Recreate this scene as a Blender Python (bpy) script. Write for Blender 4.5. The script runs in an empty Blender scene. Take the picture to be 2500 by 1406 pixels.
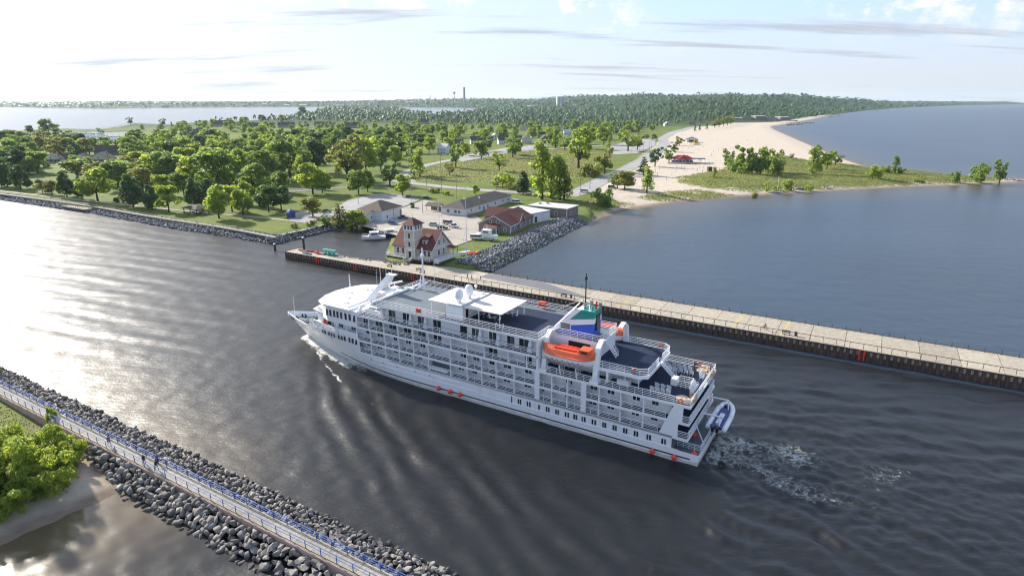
import bpy, bmesh, math, random
import numpy as np
from mathutils import Vector, Matrix
random.seed(7)
RNG = np.random.default_rng(11)
scene = bpy.context.scene
COL = scene.collection

# ------------------------------------------------------------------ camera, sky, sun, exposure
CAM_H, FPX, HORIZON_V = 53.5, 1520.0, 244.0          # drone height (m), focal length and level line in photo pixels
PITCH = math.atan((703.0 - HORIZON_V) / FPX)
CP, SP = math.cos(PITCH), math.sin(PITCH)
cam_data = bpy.data.cameras.new('camera')
cam_data.sensor_width = 36.0
cam_data.lens = FPX / 2500.0 * 36.0
cam_data.clip_start, cam_data.clip_end = 1.0, 60000.0
cam = bpy.data.objects.new('camera', cam_data)
cam.location = (0, 0, CAM_H)
cam.rotation_euler = (math.pi / 2 - PITCH, 0, 0)
COL.objects.link(cam)
scene.camera = cam

SUN_AZ, SUN_EL = math.radians(-49.0), math.radians(27.0)      # azimuth from straight ahead (+Y), minus = to the left
SUN_DIR = Vector((math.sin(SUN_AZ) * math.cos(SUN_EL), math.cos(SUN_AZ) * math.cos(SUN_EL), math.sin(SUN_EL)))
sun_data = bpy.data.lights.new('sun', 'SUN')
sun_data.energy, sun_data.angle, sun_data.color = 3.1, math.radians(3.0), (1.0, 0.93, 0.82)
sun = bpy.data.objects.new('sun', sun_data)
sun.rotation_euler = SUN_DIR.to_track_quat('Z', 'Y').to_euler()
sun.location = (0, 0, 200)
COL.objects.link(sun)

scene.view_settings.view_transform = 'Standard'
scene.view_settings.look = 'None'
scene.view_settings.exposure = 1.68
scene.view_settings.gamma = 1.0
scene.view_settings.use_curve_mapping = False

world = bpy.data.worlds.new('World')
scene.world = world
world.use_nodes = True
wn, wl = world.node_tree.nodes, world.node_tree.links
wn.clear()
def wnode(t, **kw):
    n = wn.new(t)
    for k, v in kw.items(): setattr(n, k, v)
    return n
def wmath(op, a, b=None, c=None, clamp=False):
    n = wn.new('ShaderNodeMath'); n.operation = op; n.use_clamp = clamp
    for i, s in enumerate((a, b, c)):
        if s is None: continue
        if isinstance(s, (int, float)): n.inputs[i].default_value = s
        else: wl.new(s, n.inputs[i])
    return n.outputs[0]
def wmix(fac, a, b):
    n = wn.new('ShaderNodeMix'); n.data_type = 'RGBA'
    for i, s in ((0, fac), (6, a), (7, b)):
        if isinstance(s, (int, float)): n.inputs[i].default_value = s
        elif isinstance(s, tuple): n.inputs[i].default_value = s
        else: wl.new(s, n.inputs[i])
    return n.outputs[2]
sky = wnode('ShaderNodeTexSky', sky_type='NISHITA', sun_disc=False, sun_elevation=SUN_EL, sun_rotation=SUN_AZ,
            altitude=50.0, air_density=1.0, dust_density=1.0, ozone_density=1.5)
tc = wnode('ShaderNodeTexCoord')
sep = wnode('ShaderNodeSeparateXYZ'); wl.new(tc.outputs['Generated'], sep.inputs[0])
zz = wmath('MAXIMUM', sep.outputs[2], 0.0)
den = wmath('ADD', zz, 0.10)
comb = wnode('ShaderNodeCombineXYZ')                        # flat cloud deck seen in perspective
wl.new(wmath('DIVIDE', sep.outputs[0], den), comb.inputs[0]); wl.new(wmath('DIVIDE', sep.outputs[1], den), comb.inputs[1])
def wnoise(scale, detail, rough, sx=1.0, sy=1.0, off=0.0, dist=0.0):
    m = wnode('ShaderNodeMapping'); m.inputs['Scale'].default_value = (sx, sy, 1); m.inputs['Location'].default_value = (off, off * 0.7, 0)
    wl.new(comb.outputs[0], m.inputs[0])
    n = wnode('ShaderNodeTexNoise'); n.inputs['Scale'].default_value = scale; n.inputs['Detail'].default_value = detail
    n.inputs['Roughness'].default_value = rough; n.inputs['Distortion'].default_value = dist
    wl.new(m.outputs[0], n.inputs[0]); return n.outputs[0]
def wstep(x, lo, hi):
    n = wn.new('ShaderNodeMapRange'); n.interpolation_type = 'SMOOTHSTEP'
    wl.new(x, n.inputs[0]); n.inputs[1].default_value = lo; n.inputs[2].default_value = hi; return n.outputs[0]
dotn = wnode('ShaderNodeVectorMath', operation='DOT_PRODUCT')
wl.new(tc.outputs['Generated'], dotn.inputs[0]); dotn.inputs[1].default_value = SUN_DIR
cosang = wmath('MAXIMUM', dotn.outputs['Value'], 0.0)
glow = wmath('ADD', wmath('MULTIPLY', wmath('POWER', cosang, 12.0), 0.4), wmath('MULTIPLY', wmath('POWER', cosang, 2.5), 0.5))
veil_light = wmath('ADD', 1.85, glow)                         # high veil lit through by the low sun
veil = wstep(wnoise(0.55, 5.0, 0.55, 0.6, 1.0, 3.1), 0.30, 0.72)
vcol = wnode('ShaderNodeVectorMath', operation='SCALE'); wl.new(wmix(wmath('POWER', cosang, 2.0), (0.93, 0.96, 1.00, 1), (1.0, 0.975, 0.93, 1)), vcol.inputs[0])
wl.new(veil_light, vcol.inputs[3])
low = wstep(sep.outputs[2], 0.16, 0.0)                       # the veil thickens towards the horizon
veil_f = wmath('MAXIMUM', wmath('MULTIPLY', veil, wmath('ADD', 0.20, wmath('MULTIPLY', cosang, 0.50))), wmath('MULTIPLY', low, 0.75))
skyb = wnode('ShaderNodeVectorMath', operation='MULTIPLY'); wl.new(sky.outputs[0], skyb.inputs[0]); skyb.inputs[1].default_value = (0.92, 1.16, 1.62)
sk1 = wnode('ShaderNodeVectorMath', operation='MULTIPLY_ADD'); wl.new(skyb.outputs[0], sk1.inputs[0]); sk1.inputs[1].default_value = (0.36, 0.31, 0.23); sk1.inputs[2].default_value = (1, 1, 1)
skd = wnode('ShaderNodeVectorMath', operation='DIVIDE'); wl.new(skyb.outputs[0], skd.inputs[0]); wl.new(sk1.outputs[0], skd.inputs[1])
base = wmix(veil_f, skd.outputs[0], vcol.outputs[0])
def wdir(scale, detail, rough, sz, off):
    m = wnode('ShaderNodeMapping'); m.inputs['Scale'].default_value = (1, 1, sz); m.inputs['Location'].default_value = (off, off, off); wl.new(tc.outputs['Generated'], m.inputs[0])
    n = wnode('ShaderNodeTexNoise'); n.inputs['Scale'].default_value = scale; n.inputs['Detail'].default_value = detail; n.inputs['Roughness'].default_value = rough; wl.new(m.outputs[0], n.inputs[0]); return n.outputs[0]
puff = wmath('MULTIPLY', wmath('MULTIPLY', wstep(wdir(26.0, 8.0, 0.6, 1.5, 4.3), 0.46, 0.64), wstep(wdir(4.0, 2.0, 0.5, 2.0, 9.7), 0.40, 0.54)), wstep(sep.outputs[2], 0.05, 0.12))
pcol = wnode('ShaderNodeVectorMath', operation='SCALE'); pcol.inputs[0].default_value = (1.0, 0.955, 0.93)
wl.new(wmath('ADD', 2.5, wmath('MULTIPLY', glow, 0.5)), pcol.inputs[3])
base = wmix(wmath('MULTIPLY', puff, 0.9), base, pcol.outputs[0])
streak = wmath('MULTIPLY', wstep(wnoise(1.25, 6.0, 0.55, 0.35, 1.6, 28.8, 0.3), 0.54, 0.68), 0.75)   # thin grey streaks of thicker cloud
scol = wnode('ShaderNodeVectorMath', operation='SCALE'); scol.inputs[0].default_value = (0.86, 0.90, 0.97)
wl.new(wmath('ADD', 1.35, wmath('MULTIPLY', glow, 0.3)), scol.inputs[3])
base = wmix(streak, base, scol.outputs[0])
bg = wnode('ShaderNodeBackground'); bg.inputs[1].default_value = 0.14
wl.new(base, bg.inputs[0])
wout = wnode('ShaderNodeOutputWorld'); wl.new(bg.outputs[0], wout.inputs[0])

scene.render.engine = 'CYCLES'
scene.cycles.use_denoising = True
scene.cycles.max_bounces = 6
scene.cycles.filter_width = 1.15
scene.cycles.diffuse_bounces = 3
scene.cycles.glossy_bounces = 3
scene.cycles.transmission_bounces = 4
scene.cycles.transparent_max_bounces = 6
scene.cycles.volume_bounces = 0
scene.cycles.caustics_reflective = False
scene.cycles.caustics_refractive = False
scene.cycles.sample_clamp_indirect = 4.0

# ------------------------------------------------------------------ helpers
def at(u, v, z=0.0):
    """Ground position (x, y) of the photo point u, v lying at height z."""
    x = (u - 1250.0) / FPX; y = -(v - 703.0) / FPX
    d = (x, CP + y * SP, -SP + y * CP); t = (z - CAM_H) / d[2]
    return d[0] * t, d[1] * t
def ats(pts, z=0.0): return [at(u, v, z) for u, v in pts]

MATS = {}
def nt(name):
    m = bpy.data.materials.new(name); m.use_nodes = True; MATS[name] = m
    n, l = m.node_tree.nodes, m.node_tree.links
    return m, n, l, n['Principled BSDF']
def mat(name, c, rough=0.6, var=0.12, scale=0.8, bump=0.0, bscale=8.0, metal=0.0, spec=0.5, c2=None, coat=0.0):
    m, n, l, b = nt(name)
    t = n.new('ShaderNodeTexCoord')
    no = n.new('ShaderNodeTexNoise'); no.inputs['Scale'].default_value = scale; no.inputs['Detail'].default_value = 6.0; no.inputs['Roughness'].default_value = 0.6
    l.new(t.outputs['Object'], no.inputs[0])
    r = n.new('ShaderNodeMapRange'); r.inputs[1].default_value = 0.3; r.inputs[2].default_value = 0.7; l.new(no.outputs[0], r.inputs[0])
    mx = n.new('ShaderNodeMix'); mx.data_type = 'RGBA'; l.new(r.outputs[0], mx.inputs[0])
    d = c2 or tuple(max(0, x * (1 - 2 * var)) for x in c)
    mx.inputs[6].default_value = (*d, 1); mx.inputs[7].default_value = (*c, 1)
    l.new(mx.outputs[2], b.inputs['Base Color'])
    b.inputs['Roughness'].default_value = rough; b.inputs['Metallic'].default_value = metal
    b.inputs['Specular IOR Level'].default_value = spec
    b.inputs['Coat Weight'].default_value = coat
    if bump:
        bn = n.new('ShaderNodeTexNoise'); bn.inputs['Scale'].default_value = bscale; bn.inputs['Detail'].default_value = 4.0
        l.new(t.outputs['Object'], bn.inputs[0])
        bp = n.new('ShaderNodeBump'); bp.inputs['Strength'].default_value = bump; bp.inputs['Distance'].default_value = 0.1
        l.new(bn.outputs[0], bp.inputs['Height']); l.new(bp.outputs[0], b.inputs['Normal'])
    return m
def leafmat(name, c, c2, trans=0.45):
    m, n, l, b = nt(name)
    g = n.new('ShaderNodeNewGeometry'); oi = n.new('ShaderNodeObjectInfo')
    ad = n.new('ShaderNodeMath'); ad.operation = 'MULTIPLY_ADD'
    l.new(oi.outputs['Random'], ad.inputs[0]); ad.inputs[1].default_value = 0.45; l.new(g.outputs['Random Per Island'], ad.inputs[2])
    r = n.new('ShaderNodeMapRange'); r.inputs[1].default_value = 0.1; r.inputs[2].default_value = 1.3; l.new(ad.outputs[0], r.inputs[0])
    mx = n.new('ShaderNodeMix'); mx.data_type = 'RGBA'; l.new(r.outputs[0], mx.inputs[0])
    mx.inputs[6].default_value = (*c, 1); mx.inputs[7].default_value = (*c2, 1)
    l.new(mx.outputs[2], b.inputs['Base Color']); b.inputs['Roughness'].default_value = 0.6; b.inputs['Specular IOR Level'].default_value = 0.25
    tr = n.new('ShaderNodeBsdfTranslucent')
    hs = n.new('ShaderNodeHueSaturation'); hs.inputs['Hue'].default_value = 0.485; hs.inputs['Value'].default_value = 1.9; hs.inputs['Saturation'].default_value = 1.05
    l.new(mx.outputs[2], hs.inputs['Color']); l.new(hs.outputs[0], tr.inputs[0])
    ms = n.new('ShaderNodeMixShader'); ms.inputs[0].default_value = trans
    l.new(b.outputs[0], ms.inputs[1]); l.new(tr.outputs[0], ms.inputs[2])
    l.new(ms.outputs[0], n['Material Output'].inputs[0])
    return m

class MB:
    """Collects boxes, tubes, prisms and sheets into one mesh."""
    def __init__(s): s.v, s.f, s.m, s.mi, s.M = [], [], [], 0, None
    def add(s, vs, fs):
        o = len(s.v)
        if s.M is not None: vs = [tuple(s.M @ Vector(p)) for p in vs]
        s.v.extend([tuple(p) for p in vs]); s.f.extend([tuple(i + o for i in f) for f in fs]); s.m.extend([s.mi] * len(fs)); return s
    def boxb(s, x0, x1, y0, y1, z0, z1):
        return s.add([(x0,y0,z0),(x1,y0,z0),(x1,y1,z0),(x0,y1,z0),(x0,y0,z1),(x1,y0,z1),(x1,y1,z1),(x0,y1,z1)],
                     [(0,3,2,1),(4,5,6,7),(0,1,5,4),(1,2,6,5),(2,3,7,6),(3,0,4,7)])
    def box(s, c, d, rz=0.0):
        a, b, h = d[0] / 2, d[1] / 2, d[2] / 2; co, si = math.cos(rz), math.sin(rz); vs = []
        for z in (-h, h):
            for x, y in ((-a,-b),(a,-b),(a,b),(-a,b)): vs.append((c[0] + x*co - y*si, c[1] + x*si + y*co, c[2] + z))
        return s.add(vs, [(0,3,2,1),(4,5,6,7),(0,1,5,4),(1,2,6,5),(2,3,7,6),(3,0,4,7)])
    def extr(s, poly, vec):
        n = len(poly); top = [(p[0]+vec[0], p[1]+vec[1], p[2]+vec[2]) for p in poly]
        return s.add(list(poly) + top, [tuple(range(n))[::-1], tuple(range(n, 2*n))] + [(i, (i+1) % n, n + (i+1) % n, n + i) for i in range(n)])
    def prism(s, poly, z0, z1): return s.extr([(x, y, z0) for x, y in poly], (0, 0, z1 - z0))
    def sheet(s, pts): return s.add(pts, [tuple(range(len(pts)))])
    def tube(s, a, b, r, n=5, r2=None):
        a, b = Vector(a), Vector(b); d = b - a
        if d.length < 1e-6: return s
        q = d.to_track_quat('Z', 'Y'); r2 = r if r2 is None else r2; vs = []
        for p, rr in ((a, r), (b, r2)):
            for i in range(n):
                t = 2 * math.pi * (i + 0.5) / n; vs.append(tuple(p + q @ Vector((rr * math.cos(t), rr * math.sin(t), 0))))
        return s.add(vs, [tuple(range(n))[::-1], tuple(range(n, 2*n))] + [(i, (i+1) % n, n + (i+1) % n, n + i) for i in range(n)])
    def path(s, pts, r, n=5):
        for a, b in zip(pts[:-1], pts[1:]): s.tube(a, b, r, n)
        return s
    def lathe(s, prof, n=12, c=(0, 0, 0), sx=1.0, sy=1.0):
        vs, fs = [], []
        for r, z in prof:
            for i in range(n):
                t = 2 * math.pi * i / n; vs.append((c[0] + sx * r * math.cos(t), c[1] + sy * r * math.sin(t), c[2] + z))
        for k in range(len(prof) - 1):
            for i in range(n):
                j = (i + 1) % n; fs.append((k*n+i, k*n+j, (k+1)*n+j, (k+1)*n+i))
        fs.append(tuple(range(n))[::-1]); fs.append(tuple(range((len(prof)-1)*n, len(prof)*n)))
        return s.add(vs, fs)
    def ball(s, c, r, n=10, k=6, sz=1.0):
        return s.lathe([(max(0.01*r, r * math.sin(math.pi * i / k)), -r * sz * math.cos(math.pi * i / k)) for i in range(k + 1)], n, c)
    def rail(s, pts, h=1.1, bars=4, gap=1.6, w=0.055, top=0.08, closed=False):
        """Railing of square posts and bars along the points (feet of the posts)."""
        pts = [Vector(p) for p in pts]
        if closed: pts = pts + [pts[0]]
        for a, b in zip(pts[:-1], pts[1:]):
            L = (b - a).length; n = max(1, round(L / gap)); rz = math.atan2(b.y - a.y, b.x - a.x)
            for i in range(n + 1):
                p = a.lerp(b, i / n); s.box((p.x, p.y, p.z + h / 2), (w, w, h), rz)
            for k in range(1, bars + 1):
                z = h * k / bars; t = top if k == bars else w
                s.tube(a + Vector((0, 0, z)), b + Vector((0, 0, z)), t * 0.68, 4)
        return s
    def mesh(s, name):
        me = bpy.data.meshes.new(name); me.from_pydata(s.v, [], s.f)
        if any(s.m): me.polygons.foreach_set('material_index', s.m)
        me.update(); return me
    def build(s, name, mats, parent=None, smooth=False, label=None, cat=None, group=None, kind=None):
        return link(name, s.mesh(name), mats, parent, smooth, label, cat, group, kind)
def tag(o, label=None, cat=None, group=None, kind=None):
    for k, v in (('label', label), ('category', cat), ('group', group), ('kind', kind)):
        if v: o[k] = v
    return o
def link(name, me, mats, parent=None, smooth=False, label=None, cat=None, group=None, kind=None, loc=None, rz=0.0):
    for m in (mats if isinstance(mats, (list, tuple)) else [mats]):
        if len(me.materials) < (len(mats) if isinstance(mats, (list, tuple)) else 1): me.materials.append(MATS[m] if isinstance(m, str) else m)
    if smooth: me.polygons.foreach_set('use_smooth', [True] * len(me.polygons))
    o = bpy.data.objects.new(name, me); COL.objects.link(o)
    if parent: o.parent = parent
    if loc: o.location = loc
    if rz: o.rotation_euler = (0, 0, rz)
    return tag(o, label, cat, group, kind)
def thing(name, label, cat, loc=(0, 0, 0), rz=0.0, group=None, kind=None):
    o = bpy.data.objects.new(name, None); o.empty_display_size = 0.5; COL.objects.link(o)
    o.location = loc; o.rotation_euler = (0, 0, rz)
    return tag(o, label, cat, group, kind)
def copy_tree(o, parent=None):
    c = o.copy(); COL.objects.link(c); c.parent = parent
    for ch in o.children: copy_tree(ch, c)
    return c
def np_mesh(name, verts, quads):
    me = bpy.data.meshes.new(name); verts = np.asarray(verts, dtype=np.float32); quads = np.asarray(quads, dtype=np.int32)
    k = quads.shape[1]
    me.vertices.add(len(verts)); me.vertices.foreach_set('co', verts.ravel())
    me.loops.add(quads.size); me.loops.foreach_set('vertex_index', quads.ravel())
    me.polygons.add(len(quads)); me.polygons.foreach_set('loop_start', np.arange(0, quads.size, k, dtype=np.int32))
    me.update(calc_edges=True); return me
def set_attr(me, name, kind, arr):
    a = me.attributes.new(name, kind, 'POINT')
    a.data.foreach_set('color' if kind == 'FLOAT_COLOR' else 'value', np.asarray(arr, dtype=np.float32).ravel())
ORD = 'first second third fourth fifth sixth seventh eighth ninth tenth eleventh twelfth thirteenth fourteenth fifteenth sixteenth seventeenth eighteenth nineteenth twentieth'.split()
def ordw(i):
    if i < 20: return ORD[i]
    t = ['twenty', 'thirty', 'forty', 'fifty'][(i + 1) // 10 - 2]; r = (i + 1) % 10
    return (t[:-1] + 'ieth') if r == 0 else t + '-' + ORD[r - 1]

# ------------------------------------------------------------------ materials
mat('white_paint', (0.80, 0.80, 0.80), 0.35, 0.03, 0.35)
def hull_paint():
    m, n, l, b = nt('hull_paint'); t = n.new('ShaderNodeTexCoord')
    def noise(sc, det, sx, sy, sz):
        mp = n.new('ShaderNodeMapping'); mp.inputs['Scale'].default_value = (sx, sy, sz); l.new(t.outputs['Object'], mp.inputs[0])
        q = n.new('ShaderNodeTexNoise'); q.inputs['Scale'].default_value = sc; q.inputs['Detail'].default_value = det; l.new(mp.outputs[0], q.inputs[0]); return q.outputs[0]
    def rng(x, a, b_, c, d):
        r = n.new('ShaderNodeMapRange'); r.interpolation_type = 'SMOOTHSTEP'; l.new(x, r.inputs[0])
        for i, v in enumerate((a, b_, c, d)): r.inputs[i + 1].default_value = v
        return r.outputs[0]
    def mx(f, a, b_):
        q = n.new('ShaderNodeMix'); q.data_type = 'RGBA'; l.new(f, q.inputs[0])
        for i, v in ((6, a), (7, b_)):
            if isinstance(v, tuple): q.inputs[i].default_value = (*v, 1)
            else: l.new(v, q.inputs[i])
        return q.outputs[2]
    c = mx(rng(noise(1.0, 5, 1.1, 1.1, 0.10), 0.52, 0.75, 0, 0.55), (0.80, 0.80, 0.80), (0.66, 0.645, 0.61))
    sp = n.new('ShaderNodeSeparateXYZ'); l.new(t.outputs['Object'], sp.inputs[0]); cb = n.new('ShaderNodeCombineXYZ'); l.new(sp.outputs[0], cb.inputs[0]); l.new(sp.outputs[2], cb.inputs[1])
    br = n.new('ShaderNodeTexBrick'); br.inputs['Scale'].default_value = 1.0; br.inputs['Brick Width'].default_value = 6.0; br.inputs['Row Height'].default_value = 1.45; br.inputs['Mortar Size'].default_value = 0.012; br.inputs['Mortar Smooth'].default_value = 0.6
    br.inputs['Color1'].default_value = (1, 1, 1, 1); br.inputs['Color2'].default_value = (0.975, 0.975, 0.975, 1); br.inputs['Mortar'].default_value = (0.80, 0.80, 0.80, 1); l.new(cb.outputs[0], br.inputs[0])
    ml = n.new('ShaderNodeMix'); ml.data_type = 'RGBA'; ml.blend_type = 'MULTIPLY'; ml.inputs[0].default_value = 1.0; l.new(c, ml.inputs[6]); l.new(br.outputs[0], ml.inputs[7])
    ad = n.new('ShaderNodeMath'); ad.operation = 'MULTIPLY_ADD'; l.new(noise(0.8, 6, 1, 1, 0.5), ad.inputs[0]); ad.inputs[1].default_value = -0.9; l.new(sp.outputs[2], ad.inputs[2])
    l.new(mx(rng(ad.outputs[0], -0.05, 0.35, 0.75, 0.0), ml.outputs[2], (0.50, 0.44, 0.36)), b.inputs['Base Color']); b.inputs['Roughness'].default_value = 0.38
    bp = n.new('ShaderNodeBump'); bp.inputs['Strength'].default_value = 0.10; bp.inputs['Distance'].default_value = 0.25; l.new(noise(0.55, 2, 1, 1, 1), bp.inputs['Height']); l.new(bp.outputs[0], b.inputs['Normal'])
hull_paint()
mat('cabin_paint', (0.74, 0.76, 0.78), 0.5, 0.03, 0.5)
mat('navy_deck', (0.014, 0.027, 0.064), 0.75, 0.18, 0.35, bump=0.1, spec=0.25)
mat('grey_deck', (0.125, 0.155, 0.175), 0.6, 0.12, 0.5)
mat('dark_glass', (0.015, 0.022, 0.03), 0.12, 0.1, 0.6)
gm = MATS['dark_glass']; gn, gl = gm.node_tree.nodes, gm.node_tree.links; gb_ = gn['Principled BSDF']
go = gn.new('ShaderNodeObjectInfo'); gr_ = gn.new('ShaderNodeMath'); gr_.operation = 'POWER'; gl.new(go.outputs['Random'], gr_.inputs[0]); gr_.inputs[1].default_value = 3.0
gx_ = gn.new('ShaderNodeMix'); gx_.data_type = 'RGBA'; gl.new(gr_.outputs[0], gx_.inputs[0]); gl.new(gb_.inputs['Base Color'].links[0].from_socket, gx_.inputs[6]); gx_.inputs[7].default_value = (0.13, 0.14, 0.14, 1); gl.new(gx_.outputs[2], gb_.inputs['Base Color'])
mat('black_paint', (0.012, 0.013, 0.018), 0.4)
mat('boat_orange', (0.72, 0.13, 0.045), 0.35, 0.08, 0.7)
mat('orange_red', (0.80, 0.06, 0.02), 0.4, 0.06)
mat('funnel_blue', (0.025, 0.10, 0.56), 0.35, 0.06)
mat('funnel_green', (0.010, 0.27, 0.21), 0.35, 0.06)
mat('steel', (0.45, 0.46, 0.48), 0.35, 0.1, 2, metal=0.8)
mat('canvas', (0.66, 0.63, 0.58), 0.85, 0.07, 0.3)
mat('boat_blue', (0.02, 0.05, 0.22), 0.45, 0.08)
mat('plastic_white', (0.72, 0.73, 0.74), 0.5, 0.04)
mat('tan_cushion', (0.55, 0.40, 0.26), 0.8)
mat('concrete_pink', (0.46, 0.34, 0.27), 0.9, 0.14, 0.5, bump=0.3, bscale=3)
mat('sheet_pile', (0.125, 0.070, 0.045), 0.8, 0.25, 0.6, c2=(0.040, 0.030, 0.026), bump=0.3)
def stone(name, c, lo, hi):
    m = mat(name, c, 0.9, 0.2, 1.3, bump=0.8, bscale=2.4); n, l = m.node_tree.nodes, m.node_tree.links
    g = n.new('ShaderNodeNewGeometry'); oi = n.new('ShaderNodeObjectInfo'); ad = n.new('ShaderNodeMath'); ad.operation = 'ADD'
    l.new(g.outputs['Random Per Island'], ad.inputs[0]); l.new(oi.outputs['Random'], ad.inputs[1]); fr = n.new('ShaderNodeMath'); fr.operation = 'FRACT'; l.new(ad.outputs[0], fr.inputs[0])
    r = n.new('ShaderNodeMapRange'); r.inputs[3].default_value = lo; r.inputs[4].default_value = hi; l.new(fr.outputs[0], r.inputs[0])
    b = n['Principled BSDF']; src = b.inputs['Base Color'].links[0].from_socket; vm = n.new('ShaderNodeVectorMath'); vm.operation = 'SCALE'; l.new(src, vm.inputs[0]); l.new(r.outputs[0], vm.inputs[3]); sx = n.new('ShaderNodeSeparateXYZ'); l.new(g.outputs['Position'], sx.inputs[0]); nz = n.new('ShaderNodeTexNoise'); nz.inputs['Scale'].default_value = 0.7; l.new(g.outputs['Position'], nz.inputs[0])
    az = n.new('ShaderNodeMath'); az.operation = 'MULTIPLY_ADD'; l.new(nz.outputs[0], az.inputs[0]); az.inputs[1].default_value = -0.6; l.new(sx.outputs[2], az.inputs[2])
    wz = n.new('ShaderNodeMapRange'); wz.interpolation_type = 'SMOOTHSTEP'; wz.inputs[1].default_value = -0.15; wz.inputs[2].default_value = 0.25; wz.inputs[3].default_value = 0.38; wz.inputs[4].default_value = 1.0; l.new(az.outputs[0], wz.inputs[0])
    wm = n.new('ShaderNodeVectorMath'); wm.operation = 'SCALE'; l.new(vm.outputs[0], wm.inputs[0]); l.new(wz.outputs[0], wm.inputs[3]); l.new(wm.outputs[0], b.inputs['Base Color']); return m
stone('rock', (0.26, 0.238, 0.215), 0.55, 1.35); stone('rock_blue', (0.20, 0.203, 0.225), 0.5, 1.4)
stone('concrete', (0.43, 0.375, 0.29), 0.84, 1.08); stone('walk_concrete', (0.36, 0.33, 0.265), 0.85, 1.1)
mat('rail_blue', (0.035, 0.12, 0.42), 0.5, 0.12, 1.2)
mat('asphalt', (0.155, 0.155, 0.165), 0.9, 0.12, 0.12)
mat('asphalt_pale', (0.31, 0.30, 0.285), 0.9, 0.12, 0.1)
mat('yard_gravel', (0.36, 0.325, 0.27), 0.95, 0.12, 0.15)
mat('road_line', (0.72, 0.70, 0.62), 0.8)
mat('yellow_paint', (0.62, 0.48, 0.06), 0.8, 0.15, 2)
mat('wood_dark', (0.07, 0.05, 0.035), 0.8, 0.2, 2)
mat('wood_grey', (0.24, 0.22, 0.19), 0.85, 0.2, 1)
mat('beige_siding', (0.56, 0.50, 0.40), 0.7, 0.06, 0.8)
mat('taupe_siding', (0.20, 0.165, 0.14), 0.75, 0.06, 0.8)
mat('white_siding', (0.62, 0.62, 0.61), 0.7, 0.06, 0.6)
mat('trim_white', (0.74, 0.73, 0.71), 0.6, 0.04)
mat('roof_red', (0.13, 0.035, 0.028), 0.85, 0.16, 1.5, bump=0.4, bscale=5)
mat('roof_dark', (0.075, 0.065, 0.06), 0.9, 0.18, 1.2, bump=0.4, bscale=5)
mat('roof_brown', (0.115, 0.09, 0.07), 0.9, 0.18, 1.2, bump=0.4, bscale=5)
mat('roof_pale', (0.50, 0.49, 0.46), 0.8, 0.08, 0.6)
mat('roof_scarlet', (0.30, 0.022, 0.03), 0.7, 0.12, 1)
mat('pole_metal', (0.30, 0.29, 0.27), 0.6, 0.1)
mat('bark', (0.075, 0.058, 0.042), 0.95, 0.22, 1.2, bump=0.5, bscale=4)
mat('skin', (0.45, 0.28, 0.2), 0.6); mat('hair_dark', (0.03, 0.02, 0.015), 0.7)
mat('cloth_dark', (0.03, 0.033, 0.045), 0.9); mat('cloth_purple', (0.16, 0.10, 0.22), 0.9); mat('cloth_blue', (0.05, 0.09, 0.24), 0.9); mat('cloth_pale', (0.5, 0.47, 0.43), 0.9)
mat('rubber', (0.02, 0.02, 0.02), 0.85)
for nm, c in dict(car_white=(0.70, 0.70, 0.70), car_silver=(0.42, 0.43, 0.45), car_dark=(0.035, 0.038, 0.045), car_blue=(0.05, 0.10, 0.24), car_red=(0.32, 0.03, 0.03), car_tan=(0.38, 0.33, 0.26)).items():
    mat(nm, c, 0.25, 0.03, coat=0.5)
mat('teal_plastic', (0.05, 0.36, 0.27), 0.5); mat('red_plastic', (0.42, 0.04, 0.05), 0.5); mat('play_yellow', (0.62, 0.40, 0.04), 0.5)
mat('brick_far', (0.34, 0.28, 0.25), 0.9); mat('stack_pale', (0.45, 0.42, 0.40), 0.9)
leafmat('leaf_lime', (0.250, 0.315, 0.055), (0.175, 0.250, 0.042), 0.56)
leafmat('leaf_mid', (0.180, 0.250, 0.052), (0.115, 0.185, 0.040), 0.54)
leafmat('leaf_dark', (0.082, 0.140, 0.040), (0.052, 0.100, 0.030), 0.46)
leafmat('leaf_olive', (0.200, 0.215, 0.060), (0.140, 0.160, 0.045), 0.52)
leafmat('leaf_blue', (0.030, 0.066, 0.030), (0.020, 0.046, 0.022), 0.25)
leafmat('dune_grass', (0.215, 0.225, 0.080), (0.150, 0.170, 0.052), 0.45)
# ------------------------------------------------------------------ the ground, water and roads
R_MAX = 14000.0
def sdist(poly, X, Y):
    """Signed distance of the points to a polygon, positive inside."""
    P = np.asarray(poly, float); n = len(P); best = np.full(X.shape, 1e18); inside = np.zeros(X.shape, bool)
    for i in range(n):
        ax, ay = P[i]; bx, by = P[(i + 1) % n]; dx, dy = bx - ax, by - ay
        t = np.clip(((X - ax) * dx + (Y - ay) * dy) / (dx * dx + dy * dy + 1e-9), 0, 1)
        best = np.minimum(best, (X - ax - t * dx) ** 2 + (Y - ay - t * dy) ** 2)
        if ay != by:
            inside ^= ((ay > Y) != (by > Y)) & (X < (bx - ax) * (Y - ay) / (by - ay) + ax)
    d = np.sqrt(best); return np.where(inside, d, -d)
def sm(x): x = np.clip(x, 0, 1); return x * x * (3 - 2 * x)
_ph = RNG.uniform(0, 6.28, (64,)); _an = RNG.uniform(0, 6.28, (64,))
def wob(X, Y, lam, k0=0, n=7):
    """Smooth pseudo-random field, about -1..1."""
    s = np.zeros(np.shape(X))
    for i in range(n):
        j = (k0 * 7 + i) % 64; l = lam * (0.6 + 0.13 * i); a = _an[j]
        s = s + np.sin(6.2832 * (X * math.cos(a) + Y * math.sin(a)) / l + _ph[j] + 1.3 * np.sin(6.2832 * (X * math.sin(a) - Y * math.cos(a)) / (l * 1.7) + _ph[(j + 5) % 64]))
    return s / n * 1.8

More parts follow.
